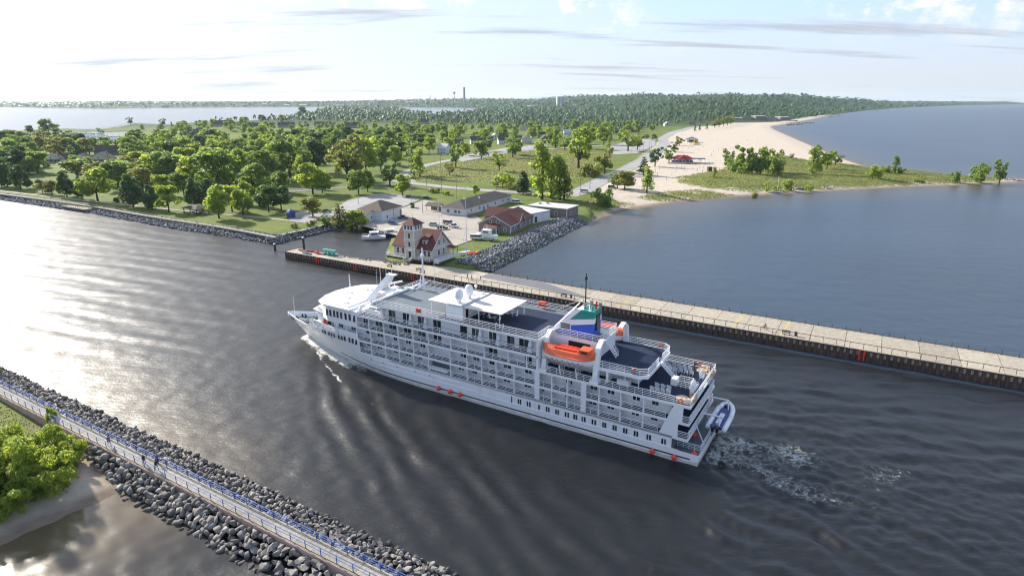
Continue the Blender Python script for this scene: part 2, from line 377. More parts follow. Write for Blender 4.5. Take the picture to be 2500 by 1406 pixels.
LAND = [(-14000, 2500), (-900, 560)] + ats([(-250, 452), (0, 486), (100, 501), (230, 520), (330, 539), (430, 557), (520, 570), (600, 583), (664, 592), (690, 588), (760, 574), (800, 562), (885, 545), (960, 570), (945, 612), (942, 634), (1000, 652), (1150, 672), (1193, 664), (1300, 611), (1400, 558),
    (1432, 545), (1450, 537), (1540, 513), (1640, 498), (1790, 482), (1900, 475), (2050, 466), (2200, 458), (2400, 451), (2450, 447.5), (2560, 444), (2560, 441), (2440, 435), (2300, 427), (2130, 410), (2060, 386), (2000, 361), (1940, 336), (1893, 316), (1887, 309), (1925, 303), (1985, 292), (2020, 284), (2060, 277), (2120, 270), (2200, 263.5), (2350, 257.5), (2560, 254.3)]) + [(9500, 13999), (-14000, 13999)]
LAKE = ats([(-700, 261), (0, 262.5), (240, 266), (330, 264.5), (640, 261.5), (800, 261), (985, 262), (1100, 263), (1178, 265), (1150, 276), (1100, 281), (1010, 277), (990, 270), (930, 264), (800, 266), (745, 281), (680, 291), (600, 296), (480, 300), (400, 306), (330, 301), (300, 308), (240, 318), (150, 316), (60, 320), (0, 325), (-700, 337)])
POND = ats([(160, 333), (225, 322), (262, 324), (328, 321), (303, 350), (250, 358), (185, 353)])
SPIT = [(-400, 150)] + ats([(-200, 800), (-60, 868), (30, 915), (120, 985), (213, 1085), (300, 1165), (318, 1196), (283, 1207), (229, 1230), (123, 1277), (0, 1328), (-300, 1460), (-900, 1500)])
SAND = ats([(1432, 545), (1540, 513), (1640, 498), (1790, 482), (1900, 475), (2050, 466), (2400, 451), (2560, 444), (2560, 441), (2440, 435), (2300, 427), (2130, 410), (2060, 386), (2000, 361), (1940, 336), (1893, 316), (1887, 309), (1925, 303), (1985, 292), (2030, 281), (1980, 286), (1900, 300), (1790, 303), (1700, 313), (1650, 326), (1600, 352), (1550, 395), (1480, 432), (1420, 466), (1460, 486), (1500, 500)])
DUNE = [ats([(1648, 440), (1690, 432), (1760, 420), (1790, 401), (1850, 389), (1920, 386), (1980, 398), (2060, 404), (2140, 412), (2300, 428), (2440, 436), (2445, 444), (2300, 451), (2200, 455), (2050, 462), (1900, 470), (1800, 473), (1700, 464), (1655, 454)], 0),
        ats([(1545, 488), (1620, 477), (1700, 470), (1795, 478), (1750, 485), (1640, 494), (1580, 495)], 0), ats([(1400, 500), (1470, 484), (1510, 498), (1560, 502), (1500, 512), (1430, 520)], 0)]
FIELD = ats([(985, 448), (1050, 415), (1150, 396), (1290, 374), (1400, 366), (1500, 372), (1490, 400), (1440, 440), (1400, 458), (1300, 465), (1150, 453)])
SPIT_GRASS = ats([(-200, 830), (-40, 900), (60, 950), (120, 1010), (180, 1100), (210, 1160), (170, 1215), (60, 1250), (-100, 1290), (-400, 1300)])

def ground(X, Y, cover=False):
    X = np.asarray(X, float); Y = np.asarray(Y, float); r = np.hypot(X, Y)
    sl = sdist(LAND, X, Y); sk = sdist(LAKE, X, Y); sp = sdist(POND, X, Y); ss = sdist(SPIT, X, Y)
    sn = np.minimum(np.minimum(sl, -sk), -sp)
    d = np.maximum(sn, ss)
    slope = np.where(ss > sn, 0.16, np.where(X < 38, 0.42, 0.075))
    slope = np.where(r > 1500, 0.12, slope)
    z = np.clip(d * slope, -2.2, 1.9)
    land = d > 0
    # dunes and hills inland
    hillm = sm((Y - 1250) / 500) * sm((X - 230) / 480)
    hillm = hillm * (1 - 0.62 * sm((X - 1300) / 2600))
    z = z + land * hillm * 46 * sm((sl - 60 - 25 * wob(X, Y, 600, 1)) / 330) * (0.75 + 0.35 * wob(X, Y, 420, 2))
    plat = sm((r - 2600) / 2200) * (1 - 0.8 * sm((X - 1300) / 2600)) * (0.45 + 0.55 * sm((X + 2600) / 1800))
    z = z + land * sm(sn / 400) * plat * (34 + 16 * wob(X, Y, 2600, 3))
    field = sdist(FIELD, X, Y)
    z = z + 0.9 * sm(field / 25) * (0.5 + 0.5 * wob(X, Y, 38, 4))
    dn = np.maximum(np.maximum(sdist(DUNE[0], X, Y), sdist(DUNE[1], X, Y)), sdist(DUNE[2], X, Y))
    z = z + 1.3 * sm(dn / 22) * (0.65 + 0.5 * wob(X, Y, 45, 5))
    knoll = np.exp(-(((X + 470) / 70) ** 2 + ((Y - 1070) / 60) ** 2)); z = z + land * 9 * knoll
    sg = sdist(SPIT_GRASS, X, Y); z = z + 0.7 * sm(sg / 10)
    if not cover: return z
    sd_ = sdist(SAND, X, Y)
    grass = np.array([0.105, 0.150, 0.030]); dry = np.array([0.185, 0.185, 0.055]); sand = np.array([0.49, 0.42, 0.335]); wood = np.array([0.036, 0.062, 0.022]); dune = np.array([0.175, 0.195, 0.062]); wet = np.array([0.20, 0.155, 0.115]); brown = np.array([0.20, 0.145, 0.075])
    def mixc(c, k, new): return c * (1 - k[:, None]) + new[None, :] * k[:, None]
    c = np.tile(grass, (X.size, 1)); n1 = wob(X, Y, 26, 6); n2 = wob(X, Y, 9, 7)
    c = mixc(c, sm(0.45 + 0.55 * n1) * 0.55, dry)
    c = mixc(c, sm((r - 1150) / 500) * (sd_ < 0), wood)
    c = mixc(c, sm((field + 4 * n2) / 10), dune)
    c = mixc(c, sm((field + 6) / 12) * sm(n1 * 1.6 - 0.3), brown)
    c = mixc(c, sm((sd_ + 2 * n2) / 4), sand)
    c = mixc(c, sm((dn + 3 * n2 + 5 * n1) / 6), dune)
    c = mixc(c, sm((dn - 4) / 8) * sm(n1 * 1.5 - 0.1) * 0.7, grass)
    spm = (ss > -6) & (ss > sn)
    c = mixc(c, spm * 1.0, sand * np.array([0.86, 0.84, 0.82])); c = mixc(c, spm * sm((sg + 1.5 * n2) / 4), dune * 0.9)
    c = mixc(c, sm((0.55 - z) / 0.35) * (np.where(ss > sn, ss, sd_) > -8), wet)
    return z, c

def fan(radii, b0, b1, step):
    b = np.radians(np.arange(b0, b1 + 1e-6, step)); R, B = np.meshgrid(radii, b, indexing='ij')
    X, Y = (R * np.sin(B)).ravel(), (R * np.cos(B)).ravel(); nr, nb = len(radii), len(b)
    i = (np.arange(nr - 1)[:, None] * nb + np.arange(nb - 1)[None, :]).ravel()
    return X, Y, np.stack([i, i + 1, i + nb + 1, i + nb], 1)
def geo(a, b, k): return a * np.exp(np.linspace(0, math.log(b / a), int(math.log(b / a) / k) + 1))

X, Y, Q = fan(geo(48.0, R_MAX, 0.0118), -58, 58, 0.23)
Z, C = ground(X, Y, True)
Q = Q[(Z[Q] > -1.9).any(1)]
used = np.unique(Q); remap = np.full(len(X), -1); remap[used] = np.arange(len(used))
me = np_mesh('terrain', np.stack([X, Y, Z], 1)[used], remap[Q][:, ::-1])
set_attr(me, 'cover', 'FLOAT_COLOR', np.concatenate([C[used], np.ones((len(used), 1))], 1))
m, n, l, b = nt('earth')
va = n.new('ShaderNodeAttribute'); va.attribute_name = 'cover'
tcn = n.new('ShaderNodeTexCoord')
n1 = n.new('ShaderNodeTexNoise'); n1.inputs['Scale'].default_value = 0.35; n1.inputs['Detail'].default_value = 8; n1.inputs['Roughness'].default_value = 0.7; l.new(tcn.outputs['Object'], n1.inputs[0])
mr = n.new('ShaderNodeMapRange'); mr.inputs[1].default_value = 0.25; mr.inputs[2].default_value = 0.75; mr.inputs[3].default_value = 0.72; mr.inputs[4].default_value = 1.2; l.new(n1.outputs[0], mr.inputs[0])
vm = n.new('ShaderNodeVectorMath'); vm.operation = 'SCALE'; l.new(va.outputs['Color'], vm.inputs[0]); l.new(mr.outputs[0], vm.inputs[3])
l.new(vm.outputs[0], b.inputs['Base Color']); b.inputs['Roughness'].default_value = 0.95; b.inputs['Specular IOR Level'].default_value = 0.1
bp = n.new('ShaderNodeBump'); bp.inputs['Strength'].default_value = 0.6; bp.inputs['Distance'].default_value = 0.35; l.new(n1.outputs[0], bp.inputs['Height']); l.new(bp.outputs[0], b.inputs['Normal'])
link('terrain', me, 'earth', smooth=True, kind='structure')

# ---- the ship's frame: s metres forward of the transom, t metres to starboard of the port side
SHIP_X, SHIP_Y, SHIP_A, BEAM = 28.2, 82.9, math.radians(149.1), 15.6
FWD = (math.cos(SHIP_A), math.sin(SHIP_A)); STB = (math.sin(SHIP_A), -math.cos(SHIP_A))
def hull_half(s, z):
    e = 93.0 + 7.3 * min(max(z, -1.0), 5.0) / 5.0; a = 52.0 + 2.6 * min(max(z, 0), 7.0)
    if s <= a: return 7.8
    return max(0.06, 7.8 * (1 - ((s - a) / (e - a)) ** 2.1)) if s < e else 0.06

# ---- water: one sheet out to the horizon, with the ship's wake and small swell in its surface near by
rad = np.concatenate([geo(36.0, 460.0, 0.0056), geo(460.0, R_MAX, 0.03)[1:]])
X, Y, Q = fan(rad, -60, 60, 0.2)
r = np.hypot(X, Y); dx, dy = X - SHIP_X, Y - SHIP_Y
S = dx * FWD[0] + dy * FWD[1]; T = dx * STB[0] + dy * STB[1]
hw = np.array([hull_half(v, 0) for v in np.linspace(-1, 94, 400)]); hb0 = np.interp(S, np.linspace(-1, 94, 400), hw, left=7.0, right=0.0)
q = np.abs(T - 7.8) - hb0; beh = 94 - S
near = sm((430 - r) / 200)
Z = 0.04 * wob(X, Y, 7.5, 1) * near + 0.03 * wob(X, Y, 11, 6) * near + 0.03 * wob(X, Y, 4.2, 2) * sm((190 - r) / 80)
chan = sm((143.4 - (X * 0.5036 + Y * 0.864)) / 3) ; chan = np.maximum(chan, sm((-70 - X) / 20))
# swell trains in the channel left of the bow
cu = (X * 0.42 + Y * 0.9); Z += (0.11 * np.sin(2 * math.pi * cu / 8.5 + 1.6 * wob(X, Y, 90, 3)) + 0.06 * np.sin(2 * math.pi * (X * 0.30 + Y * 0.95) / 5.1 + 1.9 * wob(X, Y, 60, 7))) * sm((S - 95) / 40) * near * (0.6 + 0.4 * wob(X, Y, 60, 5))
# diverging waves on both sides
ph = (q - 0.58 * beh) / 5.2
env = sm((beh - 12) / 22) * np.exp(-((q - 0.30 * beh - 3) / (4 + 0.13 * beh)) ** 2) * sm(q / 1.5) * np.exp(-np.maximum(beh - 20, 0) / 130)
Z += 0.20 * chan * env * np.sin(2 * math.pi * ph + 1.3 * wob(X, Y, 22, 8)) * (0.75 + 0.35 * wob(X, Y, 11, 2)) * near
# stern waves and churned wake
aft = -S; wid = 7 + 0.22 * np.maximum(aft, 0)
core = sm((aft + 1.5) / 3) * np.exp(-((T - 7.8) / wid) ** 4) * np.exp(-np.maximum(aft, 0) / 26)
Z += core * (0.22 * wob(X, Y, 3.4, 4) + 0.16 * wob(X, Y, 2.1, 6))
Z += 0.26 * chan * sm((aft + 20) / 30) * np.exp(-np.maximum(aft, 0) / 140) * np.sin(2 * math.pi * (np.abs(T - 7.8) * 0.62 - aft * 0.25) / 3.6 + 1.9 * wob(X, Y, 15, 2)) * (0.6 + 0.7 * wob(X, Y, 11, 4)) * sm((np.abs(T - 7.8) - 3) / 8) * near
Z += 0.14 * chan * sm((aft + 4) / 12) * np.exp(-np.maximum(aft, 0) / 90) * wob(X, Y, 3.0, 7) * np.exp(-((T - 7.8) / 30) ** 2)
core2 = sm((aft + 1.5) / 3) * np.exp(-((T - 7.0) / (8 + 0.16 * np.maximum(aft, 0))) ** 4) * np.exp(-np.maximum(aft, 0) / 75)
bowm = sm((95.5 - S) / 3) * sm((S - 76) / 12) * np.exp(-np.maximum(q, 0) / 1.5); Z += 0.75 * bowm
foam = np.maximum.reduce([0.90 * core2 * (0.85 + 0.2 * wob(X, Y, 14, 5)),
    0.86 * core * sm((46 - aft) / 30),
    (1.5 + 0.4 * wob(X, Y, 4, 6)) * sm((S - 54) / 30) * sm((95.5 - S) / 2) * np.exp(-(np.maximum(q, 0) / (2.7 + 0.02 * beh)) ** 2),
    1.0 * sm((88 - S) / 4) * sm((S - 66) / 4) * np.exp(-((q - 2.2 - (86 - S) * 0.30 - 0.5 * wob(X, Y, 6, 3)) / 0.6) ** 2) * (0.85 + 0.3 * wob(X, Y, 5, 1)),
    0.72 * sm((66 - S) / 3) * sm((S - 50) / 8) * np.exp(-((q - 7.6 - (66 - S) * 0.26 - 0.6 * wob(X, Y, 7, 4)) / 0.7) ** 2) * (0.8 + 0.4 * wob(X, Y, 5, 2)),
    0.55 * sm((70 - S) / 20) * sm((S - 2) / 5) * np.exp(-(np.maximum(q, 0) / 0.7) ** 2),
    0.5 * sm(aft / 4) * np.exp(-aft.clip(0) / 30) * np.exp(-((T + 1.5 + 0.25 * aft) / 0.7) ** 2)])
shal = np.maximum.reduce([sm((24 + sdist(SPIT, X, Y)) / 22) * (T < -12), 0.55 * sm((55 + sdist(SAND, X, Y)) / 55)])
me = np_mesh('lake_water', np.stack([X, Y, Z], 1), Q[:, ::-1])
set_attr(me, 'foam', 'FLOAT', foam); set_attr(me, 'clear_lake', 'FLOAT', (1 - chan) * sm((X + 15) / 30) * (0.85 + 0.15 * wob(X, Y, 140, 3))); set_attr(me, 'shallow', 'FLOAT', shal); set_attr(me, 'calm', 'FLOAT', sm((sdist(LAKE, X, Y) + 5) / 30) + sm((34 + sdist(SPIT, X, Y)) / 20) * sm((42.5 - (X * 0.51 + Y * 0.86)) / 2))
m, n, l, b = nt('water')
def mk(t, **kw):
    o = n.new(t)
    for k, v in kw.items(): setattr(o, k, v)
    return o
tcn = mk('ShaderNodeTexCoord')
def wat_noise(scale, detail, rot, sx, sy, rough=0.6, dist=0.0):
    mp = mk('ShaderNodeMapping'); mp.inputs['Rotation'].default_value = (0, 0, rot); mp.inputs['Scale'].default_value = (sx, sy, 1); l.new(tcn.outputs['Object'], mp.inputs[0])
    t = mk('ShaderNodeTexNoise'); t.inputs['Scale'].default_value = scale; t.inputs['Detail'].default_value = detail; t.inputs['Roughness'].default_value = rough; t.inputs['Distortion'].default_value = dist
    l.new(mp.outputs[0], t.inputs[0]); return t.outputs[0]
def mth(op, a, b_=None, clamp=False):
    o = mk('ShaderNodeMath', operation=op, use_clamp=clamp)
    for i, s_ in enumerate((a, b_)):
        if s_ is None: continue
        if isinstance(s_, (int, float)): o.inputs[i].default_value = s_
        else: l.new(s_, o.inputs[i])
    return o.outputs[0]
rip = mth('ADD', mth('MULTIPLY', wat_noise(0.85, 5, 0.45, 0.5, 1.5), 0.55), mth('MULTIPLY', wat_noise(0.11, 3, 0.3, 0.6, 1.4), 1.5))
rip = mth('ADD', rip, mth('MULTIPLY', wat_noise(2.4, 3, 0.6, 0.6, 1.3), 0.24))
bp = mk('ShaderNodeBump'); bp.inputs['Strength'].default_value = 0.5; bp.inputs['Distance'].default_value = 0.30; l.new(rip, bp.inputs['Height'])
fa = mk('ShaderNodeAttribute', attribute_name='foam'); sa = mk('ShaderNodeAttribute', attribute_name='shallow'); ca = mk('ShaderNodeAttribute', attribute_name='calm')
l.new(mth('MULTIPLY', mth('SUBTRACT', 1.0, mth('MULTIPLY', ca.outputs['Fac'], 0.85)), 0.5), bp.inputs['Strength'])
fn = mth('MULTIPLY', mth('ADD', wat_noise(1.1, 8, 0.5, 0.8, 1.2, 0.75, 1.2), -0.22), 1.65)
vo = mk('ShaderNodeTexVoronoi', feature='DISTANCE_TO_EDGE'); vo.inputs['Scale'].default_value = 0.8
dn_ = mk('ShaderNodeTexNoise'); dn_.inputs['Scale'].default_value = 0.6; dn_.inputs['Detail'].default_value = 4; l.new(tcn.outputs['Object'], dn_.inputs[0])
mv = mk('ShaderNodeVectorMath', operation='SCALE'); mv.inputs[3].default_value = 3.0; l.new(dn_.outputs['Color'], mv.inputs[0])
ma = mk('ShaderNodeVectorMath', operation='ADD'); l.new(tcn.outputs['Object'], ma.inputs[0]); l.new(mv.outputs[0], ma.inputs[1]); l.new(ma.outputs[0], vo.inputs[0])
lace = mth('SUBTRACT', 1.0, mth('MULTIPLY', vo.outputs['Distance'], 3.2), True)
pat = mth('MULTIPLY', fn, mth('ADD', 0.55, mth('MULTIPLY', lace, 0.75)))
fr = mk('ShaderNodeMapRange', interpolation_type='SMOOTHSTEP'); l.new(mth('ADD', mth('MULTIPLY', fa.outputs['Fac'], 0.62), mth('MULTIPLY', pat, mth('MULTIPLY', fa.outputs['Fac'], 1.0, True))), fr.inputs[0]); fr.inputs[1].default_value = 0.66; fr.inputs[2].default_value = 1.18
c1 = mk('ShaderNodeMix', data_type='RGBA'); l.new(sa.outputs['Fac'], c1.inputs[0]); c1.inputs[6].default_value = (0.0075, 0.0085, 0.0095, 1); c1.inputs[7].default_value = (0.105, 0.080, 0.047, 1)
la = mk('ShaderNodeAttribute', attribute_name='clear_lake'); c0 = mk('ShaderNodeMix', data_type='RGBA'); l.new(la.outputs['Fac'], c0.inputs[0]); c0.inputs[6].default_value = (0.0085, 0.0095, 0.0105, 1); c0.inputs[7].default_value = (0.034, 0.055, 0.080, 1); l.new(c0.outputs[2], c1.inputs[6])
c2 = mk('ShaderNodeMix', data_type='RGBA'); l.new(fr.outputs[0], c2.inputs[0]); l.new(c1.outputs[2], c2.inputs[6]); c2.inputs[7].default_value = (0.52, 0.52, 0.48, 1)
l.new(c2.outputs[2], b.inputs['Base Color'])
rr = mk('ShaderNodeMapRange'); l.new(fr.outputs[0], rr.inputs[0]); rr.inputs[3].default_value = 0.36; rr.inputs[4].default_value = 0.8; l.new(mth('MULTIPLY', rr.outputs[0], mth('SUBTRACT', 1.0, mth('MULTIPLY', ca.outputs['Fac'], 0.55))), b.inputs['Roughness'])
b.inputs['IOR'].default_value = 1.41; l.new(bp.outputs[0], b.inputs['Normal'])
link('lake_water', me, 'water', smooth=True, kind='structure')

# ---- roads, car parks and paths: sheets a little above the ground
def strip(name, pts, width, mt, z=1.93, lift=0.0, lines=None):
    P = [Vector(p) for p in pts]; mb = MB(); L, R = [], []
    for i, p in enumerate(P):
        d = (P[min(i + 1, len(P) - 1)] - P[max(i - 1, 0)]).normalized(); nn = Vector((-d.y, d.x)); L.append(p + nn * width / 2); R.append(p - nn * width / 2)
    for i in range(len(P) - 1):
        mb.add([(*R[i], z), (*R[i+1], z), (*L[i+1], z), (*L[i], z)], [(0, 1, 2, 3)])
    o = mb.build(name, mt, kind='structure')
    k = MB()
    for E_ in (L, R):
        for a, b_ in zip(E_[:-1], E_[1:]):
            c_ = (a + b_) / 2; k.box((c_.x, c_.y, z + 0.05), ((b_ - a).length, 0.25, 0.13), math.atan2(b_.y - a.y, b_.x - a.x))
    k.build('kerb', 'concrete', o)
    if lines:
        q_ = MB()
        for a, b_ in zip(P[:-1], P[1:]):
            d = b_ - a; nseg = max(1, int(d.length / 9))
            for i in range(nseg):
                c_ = a + d * ((i + 0.5) / nseg); q_.box((c_.x, c_.y, z + 0.006), (4.5, 0.16, 0.004), math.atan2(d.y, d.x))
        q_.build('road_marking', lines, o)
    return o
def patch(name, pts, mt, z=1.94, bays=None):
    mb = MB(); mb.sheet([(*p, z) for p in pts]); o = mb.build(name, mt, kind='structure')
    k = MB()
    for a, b_ in zip(pts, pts[1:] + pts[:1]):
        a, b_ = Vector(a), Vector(b_); c_ = (a + b_) / 2; k.box((c_.x, c_.y, z + 0.05), ((b_ - a).length, 0.22, 0.13), math.atan2(b_.y - a.y, b_.x - a.x))
    k.build('kerb', 'concrete', o)
    if bays:
        q_ = MB()
        for (a, b_, n_) in bays:
            a, b_ = Vector(a), Vector(b_); d = (b_ - a).normalized(); nn = Vector((-d.y, d.x))
            for i in range(n_ + 1):
                c_ = a.lerp(b_, i / n_) + nn * 2.5; q_.box((c_.x, c_.y, z + 0.006), (0.14, 5.0, 0.004), math.atan2(d.y, d.x))
        q_.build('bay_marking', 'road_line', o)
    return o
zr = 1.93
strip('beach_road', ats([(1385, 478), (1417, 468), (1456, 447), (1520, 418), (1572, 390), (1608, 367), (1622, 352), (1618, 338), (1640, 324), (1690, 311), (1760, 302)], zr), 13.0, 'asphalt_pale', zr + 0.01, lines='road_line')
strip('channel_road', ats([(960, 440), (1010, 448), (1100, 458), (1200, 466), (1300, 472), (1400, 474)], zr), 9.0, 'asphalt_pale', zr + 0.02, lines='road_line')
strip('park_road', ats([(1000, 446), (980, 425), (1035, 405), (1112, 388), (1240, 371), (1400, 360), (1560, 350)], zr), 9.0, 'asphalt_pale', zr + 0.03)
strip('park_lane', ats([(1000, 450), (900, 452), (790, 462), (700, 468), (560, 470)], zr), 7.0, 'asphalt', zr + 0.035)
strip('lawn_path', ats([(-100, 455), (100, 478), (300, 500), (480, 518), (640, 532), (745, 543)], zr), 2.4, 'concrete', zr + 0.04)
strip('basin_path', ats([(690, 572), (740, 562), (800, 546), (850, 530)], zr), 2.2, 'concrete', zr + 0.045)
lot = ats([(790, 522), (850, 489), (917, 474), (958, 473), (1005, 481), (1028, 487), (985, 505), (938, 498), (895, 510), (838, 534)], zr)
patch('car_park', lot, 'asphalt_pale', zr + 0.05, [(at(930, 478, zr), at(1000, 486, zr), 11)])
patch('boat_ramp_lot', ats([(703, 540), (728, 517), (770, 513), (790, 522), (760, 548)], zr), 'asphalt_pale', zr + 0.055)
patch('beach_car_park', ats([(1480, 360), (1540, 342), (1600, 338), (1600, 356), (1555, 375), (1500, 378)], zr), 'asphalt_pale', zr + 0.06)
patch('street_lots', ats([(1100, 385), (1230, 362), (1330, 352), (1340, 358), (1220, 378), (1130, 395)], zr), 'asphalt_pale', zr + 0.052)
patch('station_yard', ats([(872, 548), (900, 520), (985, 507), (1035, 488), (1085, 500), (1150, 520), (1190, 548), (1195, 572), (1110, 602), (1000, 585), (950, 570)], zr), 'yard_gravel', zr + 0.065)

# ---- air: one closed box of thin haze round everything
mh = bpy.data.materials.new('haze'); mh.use_nodes = True; hn = mh.node_tree.nodes; hn.clear()
pv = hn.new('ShaderNodeVolumePrincipled'); pv.inputs['Color'].default_value = (0.72, 0.88, 1.0, 1); pv.inputs['Density'].default_value = 3.2e-5; pv.inputs['Anisotropy'].default_value = 0.25
ho = hn.new('ShaderNodeOutputMaterial'); mh.node_tree.links.new(pv.outputs[0], ho.inputs['Volume']); MATS['haze'] = mh
MB().boxb(-14500, 14500, -300, 14500, -4, 190).build('haze', 'haze', kind='stuff')
# ------------------------------------------------------------------ the cruise ship (local x = forward of the transom, y = to port, z up)
ORG = (SHIP_X + STB[0] * 7.8, SHIP_Y + STB[1] * 7.8)
ship = thing('cruise_ship', 'white coastal cruise ship with blue and green funnel under way in the channel', 'ship', (*ORG, 0), SHIP_A)
Z1, Z2, Z3, Z4, Z5, ZT = 1.6, 4.1, 6.75, 9.6, 12.1, 15.1
def sheer(s):
    if s < 4.2: return 1.95
    if s < 69.4: return Z2 - 0.02
    if s < 84.0: return 8.0
    if s < 88.0: return 8.0 - 2.5 * (s - 84) / 4.0
    return 5.5 - 0.4 * (s - 88) / 12
# hull
st_ = [0, 1, 2.5, 4.19, 4.21, 8, 14, 20, 28, 36, 44, 50, 54, 58, 61, 64, 66.5, 69.39, 69.41, 72, 74.5, 77, 79, 81, 82.5, 84, 85, 86, 87, 88, 89.5, 91, 92.5, 94, 95.5, 97, 98.2, 99.2, 100.1]
lev = [-1.8, -0.6, 0.0, 0.55, 1.0, 1.5, 2.2, 3.0, 3.6, 4.1, 4.8, 5.6, 6.6, 7.3, 8.0]
hull = MB(); ring = []
for s in st_:
    sh = sheer(s); row = []
    for z in lev:
        zz_ = min(z, sh); e = 93.0 + 7.3 * min(max(zz_, -1.0), 5.0) / 5.0
        row.append((min(s, e), hull_half(min(s, e), zz_), zz_))
    ring.append(row)
nl = len(lev)
for sg in (1, -1):
    vs = [(p[0], sg * p[1], p[2]) for row in ring for p in row]; fs = []
    for i in range(len(ring) - 1):
        for k in range(nl - 1):
            a, b_, c_, d_ = i*nl+k, (i+1)*nl+k, (i+1)*nl+k+1, i*nl+k+1
            if vs[a] == vs[d_] and vs[b_] == vs[c_]: continue
            fs.append((a, d_, c_, b_) if sg > 0 else (a, b_, c_, d_))
    hull.add(vs, fs)
hull.boxb(0.0, 0.12, -7.75, 7.75, -1.8, 1.0)
hull.build('hull', 'hull_paint', ship, smooth=False)
inn = MB()                                                    # inside of the bow bulwark
for sg in (1, -1):
    pr = []
    for s in [x for x in st_ if x >= 69.5]:
        sh = sheer(s); y = max(0.02, hull_half(s, sh) - 0.18); pr.append(((s, sg * y, sh), (s, sg * max(0.02, hull_half(s, sh - 1.2) - 0.18), sh - 1.15), (s, sg * hull_half(s, sh), sh)))
    for a, b_ in zip(pr[:-1], pr[1:]): inn.add([a[0], b_[0], b_[1], a[1]], [(0, 1, 2, 3)]); inn.add([a[0], b_[0], b_[2], a[2]], [(0, 1, 2, 3)])
inn.build('bulwark', 'white_paint', ship)
for sg in (1, -1):
    bs = MB()
    for a, b_ in zip(np.arange(1.2, 76, 2.0), np.arange(3.2, 78, 2.0)):
        za, zb = 0.82 + max(0, a - 66) * 0.05, 0.82 + max(0, b_ - 66) * 0.05
        bs.add([(a, sg*(hull_half(a, za)+0.012), za), (b_, sg*(hull_half(b_, zb)+0.012), zb), (b_, sg*(hull_half(b_, zb+.24)+0.012), zb+.24), (a, sg*(hull_half(a, za+.24)+0.012), za+.24)], [(0, 1, 2, 3)])
    bs.build('boot_stripe', 'black_paint', ship)
rub = MB()
for a, b_, z in ((3, 40, 1.95), (40, 69, 2.2), (44, 69, 3.15)):
    rub.boxb(a, b_, 7.8, 7.87, z, z + 0.10)
rub.build('rubbing_strake', 'white_paint', ship)
# hull windows, portholes and the dark rows at the bow
WM = {}
def pane_mesh(w, h, slant=0.0, frame=0.10):
    k = (round(w, 1), round(h, 1), slant)
    if k not in WM:
        mb = MB(); w_, h_ = k[0], k[1]
        mb.boxb(-w_/2 - frame, w_/2 + frame, -0.03, 0.015, -frame, h_ + frame); mb.mi = 1
        if slant: mb.extr([(-w_/2, 0.02, 0), (w_/2, 0.02, 0), (w_/2 - slant, 0.02, h_), (-w_/2, 0.02, h_)], (0, 0.02, 0))
        else: mb.boxb(-w_/2, w_/2, 0.02, 0.045, 0, h_)
        WM[k] = mb.mesh('window'); WM[k].materials.append(MATS['white_paint']); WM[k].materials.append(MATS['dark_glass'])
    return WM[k]
def window(x, y, z, w, h, rz=0.0, slant=0.0, parent=None):
    o = bpy.data.objects.new('window', pane_mesh(w, h, slant)); COL.objects.link(o); o.parent = parent or ship
    o.location = (x, y, z); o.rotation_euler = (0, 0, rz); return o
for a, b_ in [(30.9,31.7),(29.0,29.9),(25.3,26.1),(23.5,24.3),(21.6,22.5),(20.1,20.9),(18.6,19.4),(16.7,17.6),(14.9,15.7),(13.1,13.9),(11.3,12.1),(9.5,10.3),(7.4,8.2),(5.0,5.8)]:
    for k in (0, 1): window(a + (b_ - a) * (0.24 + 0.54 * k), 7.815, 2.35, 0.34, 0.95)
window(27.4, 7.815, 2.35, 0.34, 0.95); window(32.9, 7.815, 2.2, 0.2, 1.2)
for x in (66.2, 63.0, 59.3, 54.8, 51.2):
    MB().tube((x, 7.78, 3.1), (x, 7.84, 3.1), 0.17, 10).build('porthole', 'dark_glass', ship)
for a, b_ in [(80.6,81.3),(79.7,80.5),(78.3,79.0),(77.4,78.1),(76.5,77.2),(75.0,75.7),(74.0,74.8),(73.0,73.9),(71.6,72.4),(70.6,71.5)]:
    c_ = (a + b_) / 2; y0, y1 = hull_half(a, 6.0), hull_half(b_, 6.0)
    window(c_, hull_half(c_, 6.0) + 0.03, 5.55, 0.62, 1.05, math.atan2(y1 - y0, b_ - a))
window(70.1, 7.815, 5.5, 0.6, 1.05, 0, 0.25)

# decks
def outline(s0, s1, z, inset=0.0, n=10):
    xs = [s0 + (s1 - s0) * i / n for i in range(n + 1)]
    return [(x, hull_half(x, z) - inset) for x in xs] + [(x, -hull_half(x, z) + inset) for x in reversed(xs)]
def deck(poly, z, th=0.42, floor='navy_deck', fin=0.16):
    mb = MB(); mb.prism(poly, z - th, z); o = mb.build('deck', 'white_paint', ship)
    f = MB(); cx = sum(p[0] for p in poly) / len(poly)
    q_ = [(p[0] + (fin if p[0] < cx else -fin), p[1] - math.copysign(min(fin, abs(p[1])), p[1])) for p in poly]
    f.sheet([(x, y, z + 0.012) for x, y in q_]).build('deck_covering', floor, o); return o
def rect(s0, s1, y0, y1): return [(s0, y0), (s1, y0), (s1, y1), (s0, y1)]
deck(rect(0.15, 8, -7.7, 7.7), 1.05, 0.3, 'grey_deck')
deck(rect(1.75, 69.4, -7.8, 7.8), Z2)
deck(outline(69.42, 84, 8.0, 0.25, 8), Z3 + 0.1, 0.3)
deck(outline(84, 99.2, 4.2, 0.22, 10), 4.15, 0.3, 'grey_deck')
deck(rect(1.75, 69.42, -7.8, 7.8), Z3)
deck(rect(1.75, 69.3, -7.8, 7.8), Z4)
deck(rect(27.6, 69.3, -7.8, 7.8), Z5)
dk_ = deck(rect(27.8, 65.4, -7.8, 7.8), ZT)
